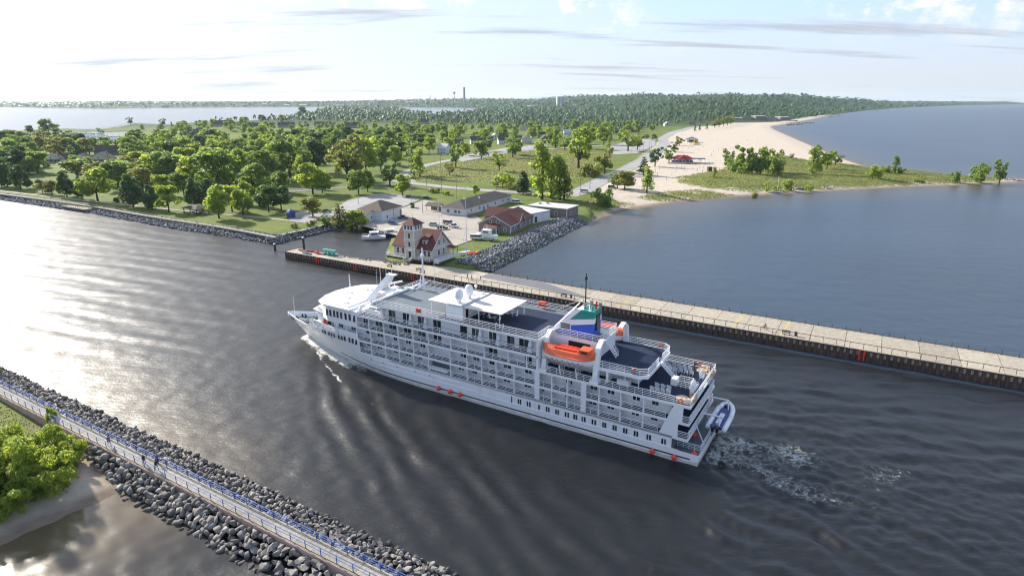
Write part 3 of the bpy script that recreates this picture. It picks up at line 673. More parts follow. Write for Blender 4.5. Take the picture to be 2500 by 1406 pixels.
MB().sheet([(49.0, -7.5, ZT + 0.018), (65.1, -7.5, ZT + 0.018), (65.1, 7.5, ZT + 0.018), (49.0, 7.5, ZT + 0.018)]).build('deck_covering', 'grey_deck', dk_)
MB().sheet([(29.0, -7.5, ZT + 0.018), (48.9, -7.5, ZT + 0.018), (48.9, -5.6, ZT + 0.018), (29.0, -5.6, ZT + 0.018)]).build('deck_covering', 'grey_deck', dk_)
# cabin blocks behind the balconies
def block(s0, s1, y, z0, z1, name='cabin_block', m='cabin_paint'):
    return MB().boxb(s0, s1, -y, y, z0, z1).build(name, m, ship)
block(5.0, 69.5, 6.45, Z2, Z3 - 0.42); block(4.6, 77.5, 6.45, Z3 + 0.112, Z4 - 0.42)
block(28.0, 69.6, 6.45, Z4, Z5 - 0.42); block(28.1, 62.2, 6.5, Z5, ZT - 0.42)
MB().extr([(62.2, -6.5, Z5), (63.6, -6.5, Z5), (62.2, -6.5, ZT - 0.42)], (0, 13.0, 0)).build('screen_wall', 'white_paint', ship)
MB().prism(outline(69.5, 82.0, 8.0, 1.5, 6), Z2 + 0.3, Z3 - 0.35).build('cabin_block', 'cabin_paint', ship)
# balcony posts
def posts(xs, z0, z1, w=0.16, y=7.68):
    for x in xs: MB().box((x, y, (z0 + z1) / 2), (w, w, z1 - z0)).build('balcony_post', 'white_paint', ship)
P3 = [69.8, 66.0, 62.2, 58.6, 55.0, 51.4, 46.3, 42.5, 39.3, 36.2, 32.5, 28.2, 25.1, 22.2, 19.3, 16.5, 12.8, 9.0]
posts([75.4, 72.6] + P3, Z3 + 0.012, Z4 - 0.42); posts([69.3] + P3[1:], Z2 + 0.012, Z3 - 0.42)
posts([66.3, 62.4, 58.7, 55.0, 51.3, 46.1, 42.4, 38.7, 33.7, 30.0], Z4 + 0.012, Z5 - 0.42)
for x in P3[1:-1:1]:                                          # partitions between the balconies
    MB().boxb(x - 0.05, x + 0.05, 6.46, 7.55, Z2 + 0.02, Z3 - 0.43).build('balcony_screen', 'cabin_paint', ship)
    MB().boxb(x - 0.05, x + 0.05, 6.46, 7.55, Z3 + 0.02, Z4 - 0.43).build('balcony_screen', 'cabin_paint', ship)
for x in (66.3, 62.4, 58.7, 55.0, 51.3, 46.1, 38.7, 33.7):
    MB().boxb(x - 0.05, x + 0.05, 6.46, 7.5, Z4 + 0.02, Z5 - 0.43).build('balcony_screen', 'cabin_paint', ship)
for x in (62.9, 55.6, 52.0, 39.6, 35.8, 29.4):                # sloping fins on the upper row
    MB().extr([(x, 6.5, Z5 + 0.02), (x + 0.9, 6.5, Z5 + 0.02), (x + 0.4, 6.5, ZT - 0.44), (x, 6.5, ZT - 0.44)], (0, 0.7, 0)).build('balcony_screen', 'cabin_paint', ship)
# arched frames abreast of the lifeboat
for x in (27.9, 19.2):
    for z0, z1 in ((Z2, Z3), (Z3, Z4)):
        MB().boxb(x - 0.45, x + 0.45, 7.45, 7.83, z0 + 0.012, z1 - 0.42).build('frame_pillar', 'white_paint', ship)
# cabin windows: tall glazed doors above, small pairs below
for a, b_ in [(60.1,61.9),(56.4,58.3),(52.6,54.6),(49.0,50.9),(43.1,44.7),(40.5,42.1),(36.8,38.4),(33.1,34.6),(30.2,32.2)]:
    for k in (0, 1): window(a + (b_ - a) * (0.25 + 0.5 * k), 6.53, Z5 + 0.10, (b_ - a) * 0.44, 2.15)
for a, b_ in [(67.6,68.9),(63.7,65.6),(60.1,62.0),(56.4,58.2),(52.8,54.7),(49.0,51.0),(36.6,38.5),(29.6,31.0)]:
    for k in (0, 1): window(a + (b_ - a) * (0.25 + 0.5 * k), 6.48, Z4 + 0.10, (b_ - a) * 0.42, 1.85)
for z, L in ((Z3, [(74.8,76.1),(71.2,72.5),(67.5,68.3),(63.8,65.3),(60.1,61.0),(56.6,57.9),(53.0,54.3),(43.4,44.8),(40.5,41.9),(37.3,38.4),(33.8,35.4),(29.6,31.0),(21.8,23.1),(17.3,18.6),(14.3,15.6),(10.0,11.3),(7.0,8.1)]),
             (Z2, [(67.4,68.3),(64.2,65.5),(60.1,61.1),(56.7,58.1),(54.0,54.8),(44.0,45.3),(41.1,42.2),(37.1,38.4),(34.0,35.4),(29.7,31.1),(27.1,27.6),(22.0,23.1),(17.3,18.8),(14.2,15.5),(10.0,11.3),(7.0,8.1)])):
    for a, b_ in L:
        nw = 2 if b_ - a > 0.7 else 1
        for k in range(nw): window(a + (b_ - a) * ((0.25 + 0.5 * k) if nw == 2 else 0.5), 6.48, z + 1.15, (b_ - a) / nw * 0.84, 0.72)
# balcony doors, painted like the wall but with their own edges
for z in (Z2, Z3):
    for x in (65.0, 61.6, 57.9, 54.6, 47.6, 41.2, 38.9, 35.2, 31.9, 24.4, 21.0, 15.9, 12.2):
        MB().boxb(x - 0.9, x - 0.2, 6.45, 6.5, z + 0.05, z + 2.0).build('cabin_door', 'white_paint', ship)
# rescue boat bay with the recessed white raft on row two
MB().boxb(46.4, 52.2, 6.46, 6.6, Z2 + 0.02, Z3 - 0.44).build('boat_bay', 'grey_deck', ship)
# railings
def railing(pts, **kw): return MB().rail(pts, **kw).build('railing', 'white_paint', ship)
YR = 7.66
def bays(xs, z):
    for a, b_ in zip(xs[:-1], xs[1:]): railing([(a - 0.12, YR, z), (b_ + 0.12, YR, z)], h=1.08, gap=1.7, w=0.055)
bays([83.0, 79.5, 75.4, 72.6] + P3 + [5.4], Z3)
bays([69.3] + P3[1:] + [6.4], Z2)
bays([69.2, 66.3, 62.4, 58.7, 55.0, 51.3, 46.1, 42.4, 38.7, 33.7, 30.0, 28.0], Z4)
for z, s0 in ((Z2, 6.4), (Z3, 5.4), (Z4, 28.0)): railing([(s0, -YR, z), (69, -YR, z)], gap=2.4)
railing([(69.2, YR, Z5), (28.0, YR, Z5)], gap=1.6); railing([(69.2, -YR, Z5), (28.0, -YR, Z5)], gap=2.4)
railing([(28.0, YR, ZT), (65.2, YR, ZT), (65.2, -YR, ZT), (28.0, -YR, ZT)], gap=1.4, h=1.15)
railing([(28.0, YR, ZT), (28.0, 3.6, ZT), (18.4, 3.6, ZT), (18.4, -3.6, ZT), (28.0, -3.6, ZT), (28.0, -YR, ZT)], gap=1.4, h=1.1)
# handrails inside the balconies (dark line on the cabin wall)
hr = MB()
for z, s0, s1 in ((Z2 + 1.0, 6, 69), (Z3 + 1.0, 6, 76), (Z4 + 1.0, 29, 69), (Z5 + 1.05, 29, 62)): hr.boxb(s0, s1, 7.58, 7.64, z + 0.05, z + 0.13)
hr.build('teak_handrail', 'black_paint', ship)

# side plating at the quarter with the stern openings cut out
for y0 in (7.62, -7.8):
    mb = MB()
    def pl(p): mb.extr([(s, y0, z) for s, z in p], (0, 0.18, 0))
    pl([(2.85, Z3 + 0.01), (5.25, Z3 + 0.01), (4.35, Z4 - 0.43), (2.85, Z4 - 0.43)])
    pl([(3.45, Z2 + 0.01), (6.35, Z2 + 0.01), (6.05, Z2 + 0.6), (5.5, Z3 - 0.43), (3.45, Z3 - 0.43)])
    mb.build('quarter_plating', 'white_paint', ship)
MB().boxb(4.2, 4.4, -7.6, 7.6, 1.1, 3.6).build('stern_bulkhead', 'grey_deck', ship)
for z in (Z2, Z3):
    MB().boxb(4.7, 4.9, -6.5, 6.5, z + 0.02, z + 2.2).build('stern_bulkhead', 'boat_blue', ship)  # shade of the covered stern decks put into this wall's dark blue
    railing([(3.4, YR, z), (1.9, YR, z), (1.9, -YR, z), (3.4, -YR, z)], gap=1.1, h=1.05)
    f = MB()
    for y in np.arange(-6.5, 6.6, 1.3): f.boxb(1.86, 1.92, y - 0.45, y + 0.45, z + 0.15, z + 0.95)
    f.build('windbreak', 'plastic_white', ship)
railing([(28.0, YR, Z4), (1.9, YR, Z4), (1.9, -YR, Z4), (28.0, -YR, Z4)], gap=1.25, h=1.1)
railing([(3.9, 5.2, 1.06), (0.35, 5.2, 1.06)], gap=0.9); railing([(0.35, 5.2, 1.06), (0.35, -7.4, 1.06)], gap=1.0)
MB().tube((0.4, 2.6, 1.06), (1.9, 2.6, Z2), 0.10).tube((0.4, -3.0, 1.06), (1.9, -3.0, Z2), 0.10).build('stern_strut', 'white_paint', ship)

# boat deck and lifeboat recess
MB().boxb(18.6, 27.9, -3.9, 3.9, Z4 + 0.01, ZT - 0.5).build('engine_casing', 'cabin_paint', ship)
deck(rect(18.2, 28.6, -3.8, 3.8), ZT + 0.003, 0.5, 'grey_deck')
MB().boxb(20.0, 24.0, 3.9, 3.95, Z5 + 0.6, ZT - 0.6).build('louvre', 'black_paint', ship)
MB().boxb(27.7, 28.1, 3.9, 7.8, Z4 + 0.012, ZT - 0.42).build('end_wall', 'white_paint', ship)
MB().boxb(27.7, 28.1, -7.8, -3.9, Z4 + 0.012, ZT - 0.42).build('end_wall', 'white_paint', ship)
railing([(27.4, 4.4, Z4), (18.5, 4.4, Z4)], gap=1.2)
for sg in (1, -1):
    for x in (27.0, 17.6):
        d = MB(); sec = [(-0.42, 0), (0.42, 0), (0.42, 1), (-0.42, 1)]
        pts = [(7.55, Z4 + 0.0, 1.1), (7.2, Z4 + 0.9, 0.95), (6.9, Z4 + 3.2, 0.8), (6.4, Z4 + 5.6, 0.7), (5.0, Z4 + 6.6, 0.6), (3.8, Z4 + 6.3, 0.6)]
        for (ya, za, ta), (yb, zb, tb) in zip(pts[:-1], pts[1:]):
            vs = []
            for yy, zz_, tt in ((ya, za, ta), (yb, zb, tb)):
                for x_ in (-0.5, 0.5): vs += [(x + x_ * 0.85, sg * yy, zz_), (x + x_ * 0.85, sg * (yy - tt), zz_ - (0.0 if zz_ < Z4 + 6 else 0.2))]
            d.add(vs, [(0, 2, 3, 1), (4, 5, 7, 6), (0, 1, 5, 4), (2, 6, 7, 3), (0, 4, 6, 2), (1, 3, 7, 5)])
        d.boxb(x - 0.75, x + 0.75, sg * 7.0 - 0.75, sg * 7.0 + 0.7, Z4 + 0.01, Z4 + 0.35)
        d.build('davit', 'white_paint', ship)
for x in (23.6, 20.6):                                        # small gate frames on the boat deck edge
    MB().path([(x, 7.5, Z4), (x + 0.4, 7.3, Z4 + 1.5), (x + 0.4, 5.6, Z4 + 1.5)], 0.11).rail([(x + 0.4, 7.2, Z4), (x + 0.4, 5.2, Z4)], gap=0.9).build('embarkation_gate', 'white_paint', ship)

# funnel with its colour bands, grille, pipes and mast
fu = MB(); FY, yb, yt = 1.1, 1.75, 1.5
def fx(z): k = (z - ZT) / 4.7; return 28.0 - 5.0 * k, 20.2 - 0.25 * k, yb + (yt - yb) * k
def fband(z0f, z0a, z1f, z1a, mi, out=0.0):
    vs = []
    for zf, za in ((z0f, z0a), (z1f, z1a)):
        f0, _, w0 = fx(zf); _, a1, w1 = fx(za)
        vs += [(f0, FY + w0 + out, zf), (f0, FY - w0 - out, zf), (a1, FY - w1 - out, za), (a1, FY + w1 + out, za)]
    fu.mi = mi; fu.add(vs, [(0, 1, 5, 4), (1, 2, 6, 5), (2, 3, 7, 6), (3, 0, 4, 7), (4, 5, 6, 7)])
fband(ZT, ZT, 16.3, 17.7, 0); fband(16.3, 17.7, 17.6, 18.6, 1); fband(17.6, 18.6, 19.8, 19.8, 2)
fu.build('funnel', ['funnel_blue', 'white_paint', 'funnel_green'], ship)
fe = MB(); a0, a1 = fx(ZT), fx(19.8)
fe.extr([(a0[0] + 0.25, FY + a0[2] + 0.06, ZT), (a0[0] - 0.7, FY + a0[2] + 0.06, ZT), (a1[0] - 0.7, FY + a1[2] + 0.06, 19.84), (a1[0] + 0.25, FY + a1[2] + 0.06, 19.84)], (0, -2 * a0[2] + 0.3, 0))
fe.build('funnel_edge', 'white_paint', ship)
MB().boxb(19.85, 20.05, 0.4, 1.8, ZT + 1.2, 19.0).build('funnel_grille', 'black_paint', ship)
gr = MB().boxb(24.2, 26.2, 2.62, 2.86, 16.0, 17.1).build('side_grille', 'white_paint', ship)
sl = MB()
for k in range(3): sl.boxb(24.3, 26.1, 2.865, 2.88, 16.08 + 0.34 * k, 16.32 + 0.34 * k)
sl.build('slat', 'black_paint', gr)
for x, y, h, r_, m_ in ((22.4, 0.5, 1.1, 0.28, 'steel'), (21.6, -0.4, 1.4, 0.32, 'steel'), (20.9, 0.8, 0.9, 0.24, 'steel'), (20.2, -0.8, 1.2, 0.3, 'steel'), (19.9, 0.6, 0.8, 0.22, 'steel'), (22.7, -0.9, 1.0, 0.22, 'white_paint'), (20.6, -0.2, 1.5, 0.16, 'orange_red')):
    MB().tube((x, y + 0.9, 19.75), (x - 0.1, y + 0.9, 19.6 + h), r_, 10).build('exhaust_pipe', m_, ship)
MB().tube((22.7, 0.4, 19.75), (22.7, 0.4, 25.6), 0.13, 6, 0.08).tube((22.7, -0.2, 24.5), (22.7, 1.0, 24.5), 0.06).boxb(22.55, 22.85, 0.2, 0.6, 24.6, 25.0).build('signal_mast', 'black_paint', ship)
MB().path([(27.9, 1.6, ZT + 0.3), (23.3, 1.2, 20.5)], 0.05).path([(28.1, 1.2, ZT + 0.3), (23.5, 0.8, 20.5)], 0.05).build('funnel_ladder', 'white_paint', ship)

# sun-deck canopy, house, domes
cy0, cy1 = -2.7, 6.55
can = MB().boxb(44.0, 52.0, cy0, cy1, 17.66, 17.80).build('canopy', 'canvas', ship)
MB().boxb(35.8, 43.8, cy0, cy1, 17.62, 17.76).build('canopy', 'canvas', ship)
MB().boxb(43.8, 44.0, cy0, cy1, 17.55, 17.9).build('canopy_gutter', 'steel', can)
MB().boxb(43.9, 47.6, cy0 + 0.3, cy1 + 0.15, ZT + 0.02, 17.65).build('deck_house', 'white_paint', ship)
MB().boxb(44.3, 47.3, 0.5, cy1 + 0.2, 17.81, 17.98).build('dome_platform', 'white_paint', ship)
window(43.88, 5.4, ZT + 0.1, 0.8, 1.9, math.pi / 2); 
for x in (36.3, 40.7, 51.3):
    for y in (cy1 - 0.3, cy0 + 0.3):
        c_ = MB().tube((x, y, ZT), (x, y, 17.62), 0.07, 6)
        if y > 0 and x != 40.7: c_.path([(x - 0.8, y, ZT + 0.1), (x - 0.8, y, ZT + 0.9), (x, y, ZT + 0.3), (x + 0.8, y, ZT + 0.9), (x + 0.8, y, ZT + 0.1)], 0.05, 4)
        c_.build('canopy_post', 'white_paint', ship)
for x, y in ((45.6, 5.4), (45.5, 2.3)):
    dm = MB().lathe([(0.42, 0), (0.42, 0.5), (0.62, 0.7), (0.78, 1.1), (0.80, 1.7), (0.70, 2.2), (0.45, 2.55), (0.06, 2.7)], 16, (x, y, 17.98)).build('satellite_dome', 'white_paint', ship, smooth=True)
    MB().path([(x - 0.7, y - 0.7, 17.98), (x - 0.7, y - 0.7, 18.6), (x + 0.7, y + 0.7, 18.6), (x + 0.7, y + 0.7, 17.98)], 0.05).build('dome_frame', 'steel', dm)
MB().tube((47.0, -2.2, 17.8), (47.0, -2.2, 18.7), 0.06).ball((47.0, -2.2, 18.95), 0.32, 10, 6).build('small_dome', 'white_paint', ship)
for x, y in ((40, 1), (39, 3.6), (37.5, 0), (41.8, 3.0), (38.3, -1.4)):
    MB().lathe([(0.45, 0.70), (0.45, 0.74)], 10, (x, y, ZT)).tube((x, y, ZT), (x, y, ZT + 0.7), 0.05).box((x + 0.9, y, ZT + 0.42), (0.5, 0.5, 0.06)).box((x + 1.12, y, ZT + 0.68), (0.06, 0.5, 0.55)).box((x - 0.9, y, ZT + 0.42), (0.5, 0.5, 0.06)).box((x - 1.12, y, ZT + 0.68), (0.06, 0.5, 0.55)).build('cafe_table_set', 'plastic_white', ship)
MB().boxb(34.3, 35.5, -7.5, -6.6, ZT + 0.5, ZT + 1.35).build('life_raft_box', 'orange_red', ship)
MB().boxb(52.7, 53.8, 7.70, 7.84, ZT + 0.3, ZT + 1.0).build('safety_sign', 'orange_red', ship)

# upper aft deck with deckhouse below and the stairs
p5 = [(9.2, -5.6), (10.4, -6.5), (19.4, -6.5), (19.4, 6.5), (10.4, 6.5), (9.2, 5.6)]
deck(p5, Z5 + 0.002, 0.6)
MB().boxb(11.2, 18.3, -4.2, 4.2, Z4 + 0.02, Z5 - 0.6).build('deckhouse', 'cabin_paint', ship)
railing([(19.2, 6.35, Z5), (10.4, 6.35, Z5), (9.35, 5.5, Z5), (9.35, 0.2, Z5)], gap=1.2); railing([(9.35, -1.4, Z5), (9.35, -5.5, Z5), (10.4, -6.35, Z5), (19.2, -6.35, Z5)], gap=1.2)
posts([10.6, 12.9], Z4 + 0.01, Z5 - 0.6, 0.12, 6.0)
MB().boxb(15.6, 16.0, 4.2, 6.4, Z4 + 0.02, Z5 - 0.6).build('screen_wall', 'white_paint', ship)
def stairs(x0, z0, x1, z1, y, w=1.0, n=10):
    mb = MB()
    for sg in (-1, 1):
        yy = y + sg * w / 2; mb.extr([(x0, yy, z0 - 0.1), (x0, yy, z0 + 0.25), (x1, yy, z1 + 0.25), (x1, yy, z1)], (0, 0.06 * sg, 0))
        for h in (0.6, 0.95): mb.tube((x0, yy, z0 + h), (x1, yy, z1 + h), 0.035, 4)
        for i in range(5): k = i / 4; mb.tube((x0 + (x1 - x0) * k, yy, z0 + (z1 - z0) * k), (x0 + (x1 - x0) * k, yy, z0 + (z1 - z0) * k + 0.95), 0.03, 4)
    for i in range(n):
        k = (i + 0.5) / n; mb.box((x0 + (x1 - x0) * k, y, z0 + (z1 - z0) * k + 0.1), (0.24, w, 0.05))
    return mb.build('stairs', 'white_paint', ship)
stairs(18.6, ZT, 16.2, Z5, 1.2); stairs(9.2, Z5, 6.6, Z4, -0.6)
MB().boxb(3.6, 5.6, 0.2, 2.0, Z4 + 0.02, Z4 + 0.06).build('stair_well', 'black_paint', ship)
railing([(5.7, 2.1, Z4), (3.5, 2.1, Z4), (3.5, 0.1, Z4), (5.7, 0.1, Z4)], gap=0.8, h=1.2)
MB().boxb(5.75, 6.7, 0.3, 1.9, Z4 + 0.02, Z4 + 1.15).build('deck_locker', 'white_paint', ship)
for sg in (1, -1):
    MB().lathe([(0.9, 0), (1.0, 0.25), (0.9, 0.32)], 14, (3.6, sg * 5.9, Z4 + 0.02)).build('round_sunbed', 'tan_cushion', ship)
    mb = MB()
    for i in range(7):
        a = math.pi * 0.5 + i / 6 * math.pi * 0.75; mb.box((3.7 + 1.75 * math.cos(a), sg * (5.4 + 1.55 * math.sin(a)), Z4 + 0.35), (0.75, 0.85, 0.65), sg * a)
    mb.build('curved_sofa', 'tan_cushion', ship)
MB().boxb(12.2, 14.2, 4.9, 6.1, Z4 + 0.02, Z4 + 0.95).build('bar_counter', 'plastic_white', ship)

# bridge, its roof and masts
roof = [(71.0, 8.3), (78.4, 8.2), (81.2, 6.8), (82.7, 3.5), (83.2, 0), (82.7, -3.5), (81.2, -6.8), (78.4, -8.2), (71.0, -8.3)]
wall = [(69.4, 7.75), (78.0, 7.75), (80.7, 6.4), (82.0, 3.3), (82.5, 0), (82.0, -3.3), (80.7, -6.4), (78.0, -7.75), (69.4, -7.75)]
br = MB().prism(wall, Z4 - 0.4, 12.6).build('bridge', 'white_paint', ship)
MB().prism(roof, 12.6, 12.95).build('bridge_roof', 'white_paint', br)
MB().prism([((x - 77.4) * 0.86 + 77.6, y * 0.9) for x, y in roof], 12.95, 13.12).build('roof_crown', 'white_paint', br)
for a, b_ in [(77.4,78.2),(76.5,77.2),(75.4,76.1),(74.4,75.2),(73.3,74.2),(72.1,72.9),(70.9,71.8)]:
    window((a + b_) / 2, 7.78, 10.45, 0.62, 1.35, parent=br)
window(70.2, 7.78, 10.4, 0.7, 1.4, 0, 0.3, parent=br)
for (x0, y0), (x1, y1) in zip(wall[1:-2], wall[2:-1]):
    L = math.hypot(x1 - x0, y1 - y0); k = int(L / 1.1)
    for i in range(k): window(x0 + (x1 - x0) * (i + 0.5) / k, y0 + (y1 - y0) * (i + 0.5) / k, 10.6, 0.8, 1.2, math.atan2(y1 - y0, x1 - x0) + math.pi, parent=br)
MB().prism(outline(77.5, 85.5, 8.0, 2.2, 5), Z3 + 0.1, Z4 - 0.4).build('forward_house', 'white_paint', ship)
MB().prism([(82.2, 5.2), (86.0, 4.4), (87.2, 0), (86.0, -4.4), (82.2, -5.2)], Z4 - 0.42, Z4 - 0.1).build('forward_canopy', 'canvas', ship)
MB().prism([(80.8, 5.6), (84.2, 4.6), (85.2, 0), (84.2, -4.6), (80.8, -5.6)], Z4 - 0.1, Z4 + 0.9).build('forward_housing', 'white_paint', ship)
for y in (4.3, -4.3): MB().tube((85.8, y, 8.0), (85.8, y, Z4 - 0.42), 0.06).build('canopy_post', 'white_paint', ship)
MB().boxb(78.6, 79.4, 6.32, 6.38, 7.2, 8.9).boxb(80.0, 80.9, 6.0, 6.1, 7.3, 8.6).build('bow_door', 'dark_glass', ship)
for x, y in ((76.5, 3.0), (78.8, 0), (77.4, -3.6), (74.4, 5.4)):
    MB().boxb(x - 0.5, x + 0.5, y - 0.45, y + 0.45, 13.1, 13.26).build('roof_hatch', 'canvas', br)
MB().tube((76.4, 2.2, 12.9), (76.4, 2.2, 18.2), 0.12, 6, 0.07).tube((76.4, 2.2, 16.4), (75.0, 2.2, 13.0), 0.05).build('light_mast', 'white_paint', br)
MB().ball((75.2, -0.6, 14.4), 0.3).tube((75.2, -0.6, 13), (75.2, -0.6, 14.2), 0.05).build('antenna', 'white_paint', br)
rm = thing('radar_mast', None, None); rm.parent = ship
MB().add([(72.6, 1.9, 12.9), (70.4, 1.9, 12.9), (70.4, -1.7, 12.9), (72.6, -1.7, 12.9), (67.3, 0.55, 19.0), (66.0, 0.55, 19.0), (66.0, -0.55, 19.0), (67.3, -0.55, 19.0)], [(0, 1, 5, 4), (1, 2, 6, 5), (2, 3, 7, 6), (3, 0, 4, 7), (4, 5, 6, 7), (3, 2, 1, 0)]).build('mast_fin', 'white_paint', rm)
MB().boxb(65.4, 67.6, -0.6, 0.6, 18.9, 19.1).extr([(67.0, 2.6, 15.4), (68.4, 2.6, 15.4), (68.4, -2.8, 15.4), (67.0, -2.8, 15.4)], (0, 0, 0.25)).build('mast_platform', 'white_paint', rm)
MB().box((69.4, 3.0, 16.4), (0.35, 3.4, 0.3), 0.7).tube((69.2, 2.8, 15.6), (69.2, 2.8, 16.4), 0.12).build('radar_scanner', 'white_paint', rm)
MB().box((67.8, -2.2, 16.5), (0.35, 3.8, 0.28), -0.3).tube((67.8, -2.2, 15.6), (67.8, -2.2, 16.4), 0.12).build('radar_scanner', 'white_paint', rm)
MB().tube((66.4, 0, 18.8), (66.4, 0, 20.6), 0.05).tube((67.6, 0.4, 18.8), (67.6, 0.4, 21.4), 0.03).tube((70.0, -0.4, 15.6), (70.0, -0.4, 21.0), 0.035).tube((68.8, 2.0, 15.6), (68.8, 2.0, 20.2), 0.03).build('whip_antenna', 'white_paint', rm)
MB().boxb(63.9, 66.1, -4.0, -3.2, 14.8, 15.5).tube((66.0, -3.6, 13.4), (61.6, -5.4, 16.7), 0.28).tube((66.0, -3.6, 12.2), (66.0, -3.6, 14.8), 0.45, 8).build('deck_crane', 'white_paint', ship)
MB().boxb(65.8, 68.4, 3.6, 6.4, Z5 + 0.02, Z5 + 1.0).boxb(64.4, 65.6, 5.0, 6.6, Z5 + 0.02, Z5 + 1.1).build('deck_locker', 'white_paint', ship)
MB().lathe([(0.5, 0), (0.5, 0.5), (0.4, 0.9), (0.1, 1.1)], 10, (69.6, 6.4, Z5 + 0.02)).build('search_light', 'plastic_white', ship)
MB().box((67.2, 5.0, Z5 + 1.5), (3.4, 2.2, 0.12)).tube((65.8, 5.9, Z5), (65.8, 5.9, Z5 + 1.5), 0.05).tube((68.6, 5.9, Z5), (68.6, 5.9, Z5 + 1.5), 0.05).build('awning', 'white_paint', ship)
MB().boxb(64.9, 65.3, -7.6, 7.6, ZT + 0.02, ZT + 0.35).build('deck_coaming', 'white_paint', ship)
stairs(63.8, ZT, 66.6, Z5, 5.6)
MB().tube((62.2, -4.9, ZT), (62.2, -4.9, 24.2), 0.22, 8, 0.12).tube((62.2, -4.9, 20.2), (63.6, -4.9, ZT), 0.08).tube((62.2, -4.9, 20.2), (61.0, -4.0, ZT), 0.08).tube((62.2, -6.1, 19.4), (62.2, -3.7, 19.4), 0.07).tube((62.2, -5.7, 22.4), (62.2, -4.1, 22.4), 0.06).box((62.3, -4.9, 22.6), (0.5, 0.6, 0.5)).build('foremast', 'white_paint', ship)
MB().tube((60.4, -6.4, ZT), (60.4, -6.4, 21.0), 0.04).build('whip_antenna', 'white_paint', ship)
MB().path([(62.2, -4.9, 17.6), (52, -6.0, 16.6), (40, -5.0, 16.9), (29, -2.5, 17.6), (23.2, -0.4, 20.8)], 0.035, 4).build('stay_wire', 'white_paint', ship)
# bow gear
MB().tube((97.6, 0, 4.2), (97.6, 0, 9.2), 0.08, 6, 0.05).build('jackstaff', 'white_paint', ship)
for y in (1.6, -1.6):
    MB().tube((92.0, y - 0.7, 4.75), (92.0, y + 0.7, 4.75), 0.45, 10).boxb(91.4, 92.6, y - 0.9, y + 0.9, 4.16, 4.4).build('windlass', 'steel', ship)
    MB().tube((95.2, y * 0.7, 4.16), (95.2, y * 0.7, 4.9), 0.18, 8).tube((96.0, y * 0.5, 4.16), (96.0, y * 0.5, 4.9), 0.18, 8).build('bollard', 'black_paint', ship)
MB().boxb(88.6, 89.8, -1, 1, 4.16, 4.9).build('chain_locker', 'white_paint', ship)

# things hung on or standing on the ship
def on_ship(x, y, z): return (ORG[0] + FWD[0] * x - STB[0] * y, ORG[1] + FWD[1] * x - STB[1] * y, z)
def lifeboat(x, sg, label):
    o = thing('lifeboat', label, 'lifeboat', on_ship(x, sg * 6.7, Z4 + 2.0), SHIP_A + (0 if sg > 0 else math.pi), 'orange lifeboats in their davits')
    L, mb, up = 4.75, MB(), MB(); N = 14; secs = []
    for i in range(N + 1):
        u = -1 + 2 * i / N; w = 1.6 * max(0.02, (1 - abs(u) ** 4.5)) ** 0.7; k = 0.45 * abs(u) ** 4
        secs.append((u * L, w, k))
    def lft(mb, prof):
        vs, fs = [], []; n_ = len(prof)
        for x_, w, k in secs:
            for (fy, fz) in prof: vs.append((x_, fy * w, fz + k * (1 if fz < 1.2 else 0.35)))
        for i in range(N):
            for j in range(n_ - 1): a = i * n_ + j; fs.append((a, a + 1, a + n_ + 1, a + n_))
        mb.add(vs, fs)
    lft(mb, [(1, 1.45), (0.99, 1.0), (0.86, 0.45), (0.35, 0.05), (0, 0), (-0.35, 0.05), (-0.86, 0.45), (-0.99, 1.0), (-1, 1.45)])
    mb.build('boat_hull', 'white_paint', o, smooth=True)
    lft(up, [(-1.0, 1.45), (-1.04, 1.52), (-1.03, 1.62), (-0.93, 1.75), (-0.72, 2.45), (-0.3, 2.7), (0.3, 2.7), (0.72, 2.45), (0.93, 1.75), (1.03, 1.62), (1.04, 1.52), (1.0, 1.45)])
    up.build('canopy', 'boat_orange', o, smooth=False)
    rb = MB().boxb(-4.0, -2.2, -1.0, 1.0, 2.3, 3.25)
    rb.build('helm_cabin', 'boat_orange', o)
    MB().boxb(-2.22, -2.12, -0.7, 0.7, 2.65, 3.05).boxb(-3.7, -2.7, 0.99, 1.05, 2.7, 3.05).boxb(-3.7, -2.7, -1.05, -0.99, 2.7, 3.05).boxb(-0.8, 0.5, 1.20, 1.30, 1.75, 2.15).build('hatch_window', 'dark_glass', o)
    tr = MB()
    for y in (0.55, -0.55): tr.boxb(-1.6, 2.4, y - 0.22, y + 0.22, 2.6, 2.85)
    tr.build('roof_rail', 'orange_red', o)
    rp = MB()
    for i in range(8):
        x_ = -3.4 + i * 0.95; rp.path([(x_, 1.58, 1.1), (x_ + 0.24, 1.62, 0.72), (x_ + 0.7, 1.62, 0.72), (x_ + 0.95, 1.58, 1.1)], 0.035, 4)
    rp.build('grab_line', 'black_paint', o)
    return o
lifeboat(22.6, 1, 'orange and white lifeboat hanging on the ship side facing the camera')
lifeboat(22.6, -1, 'orange lifeboat behind the funnel, half hidden on the far side of the ship')
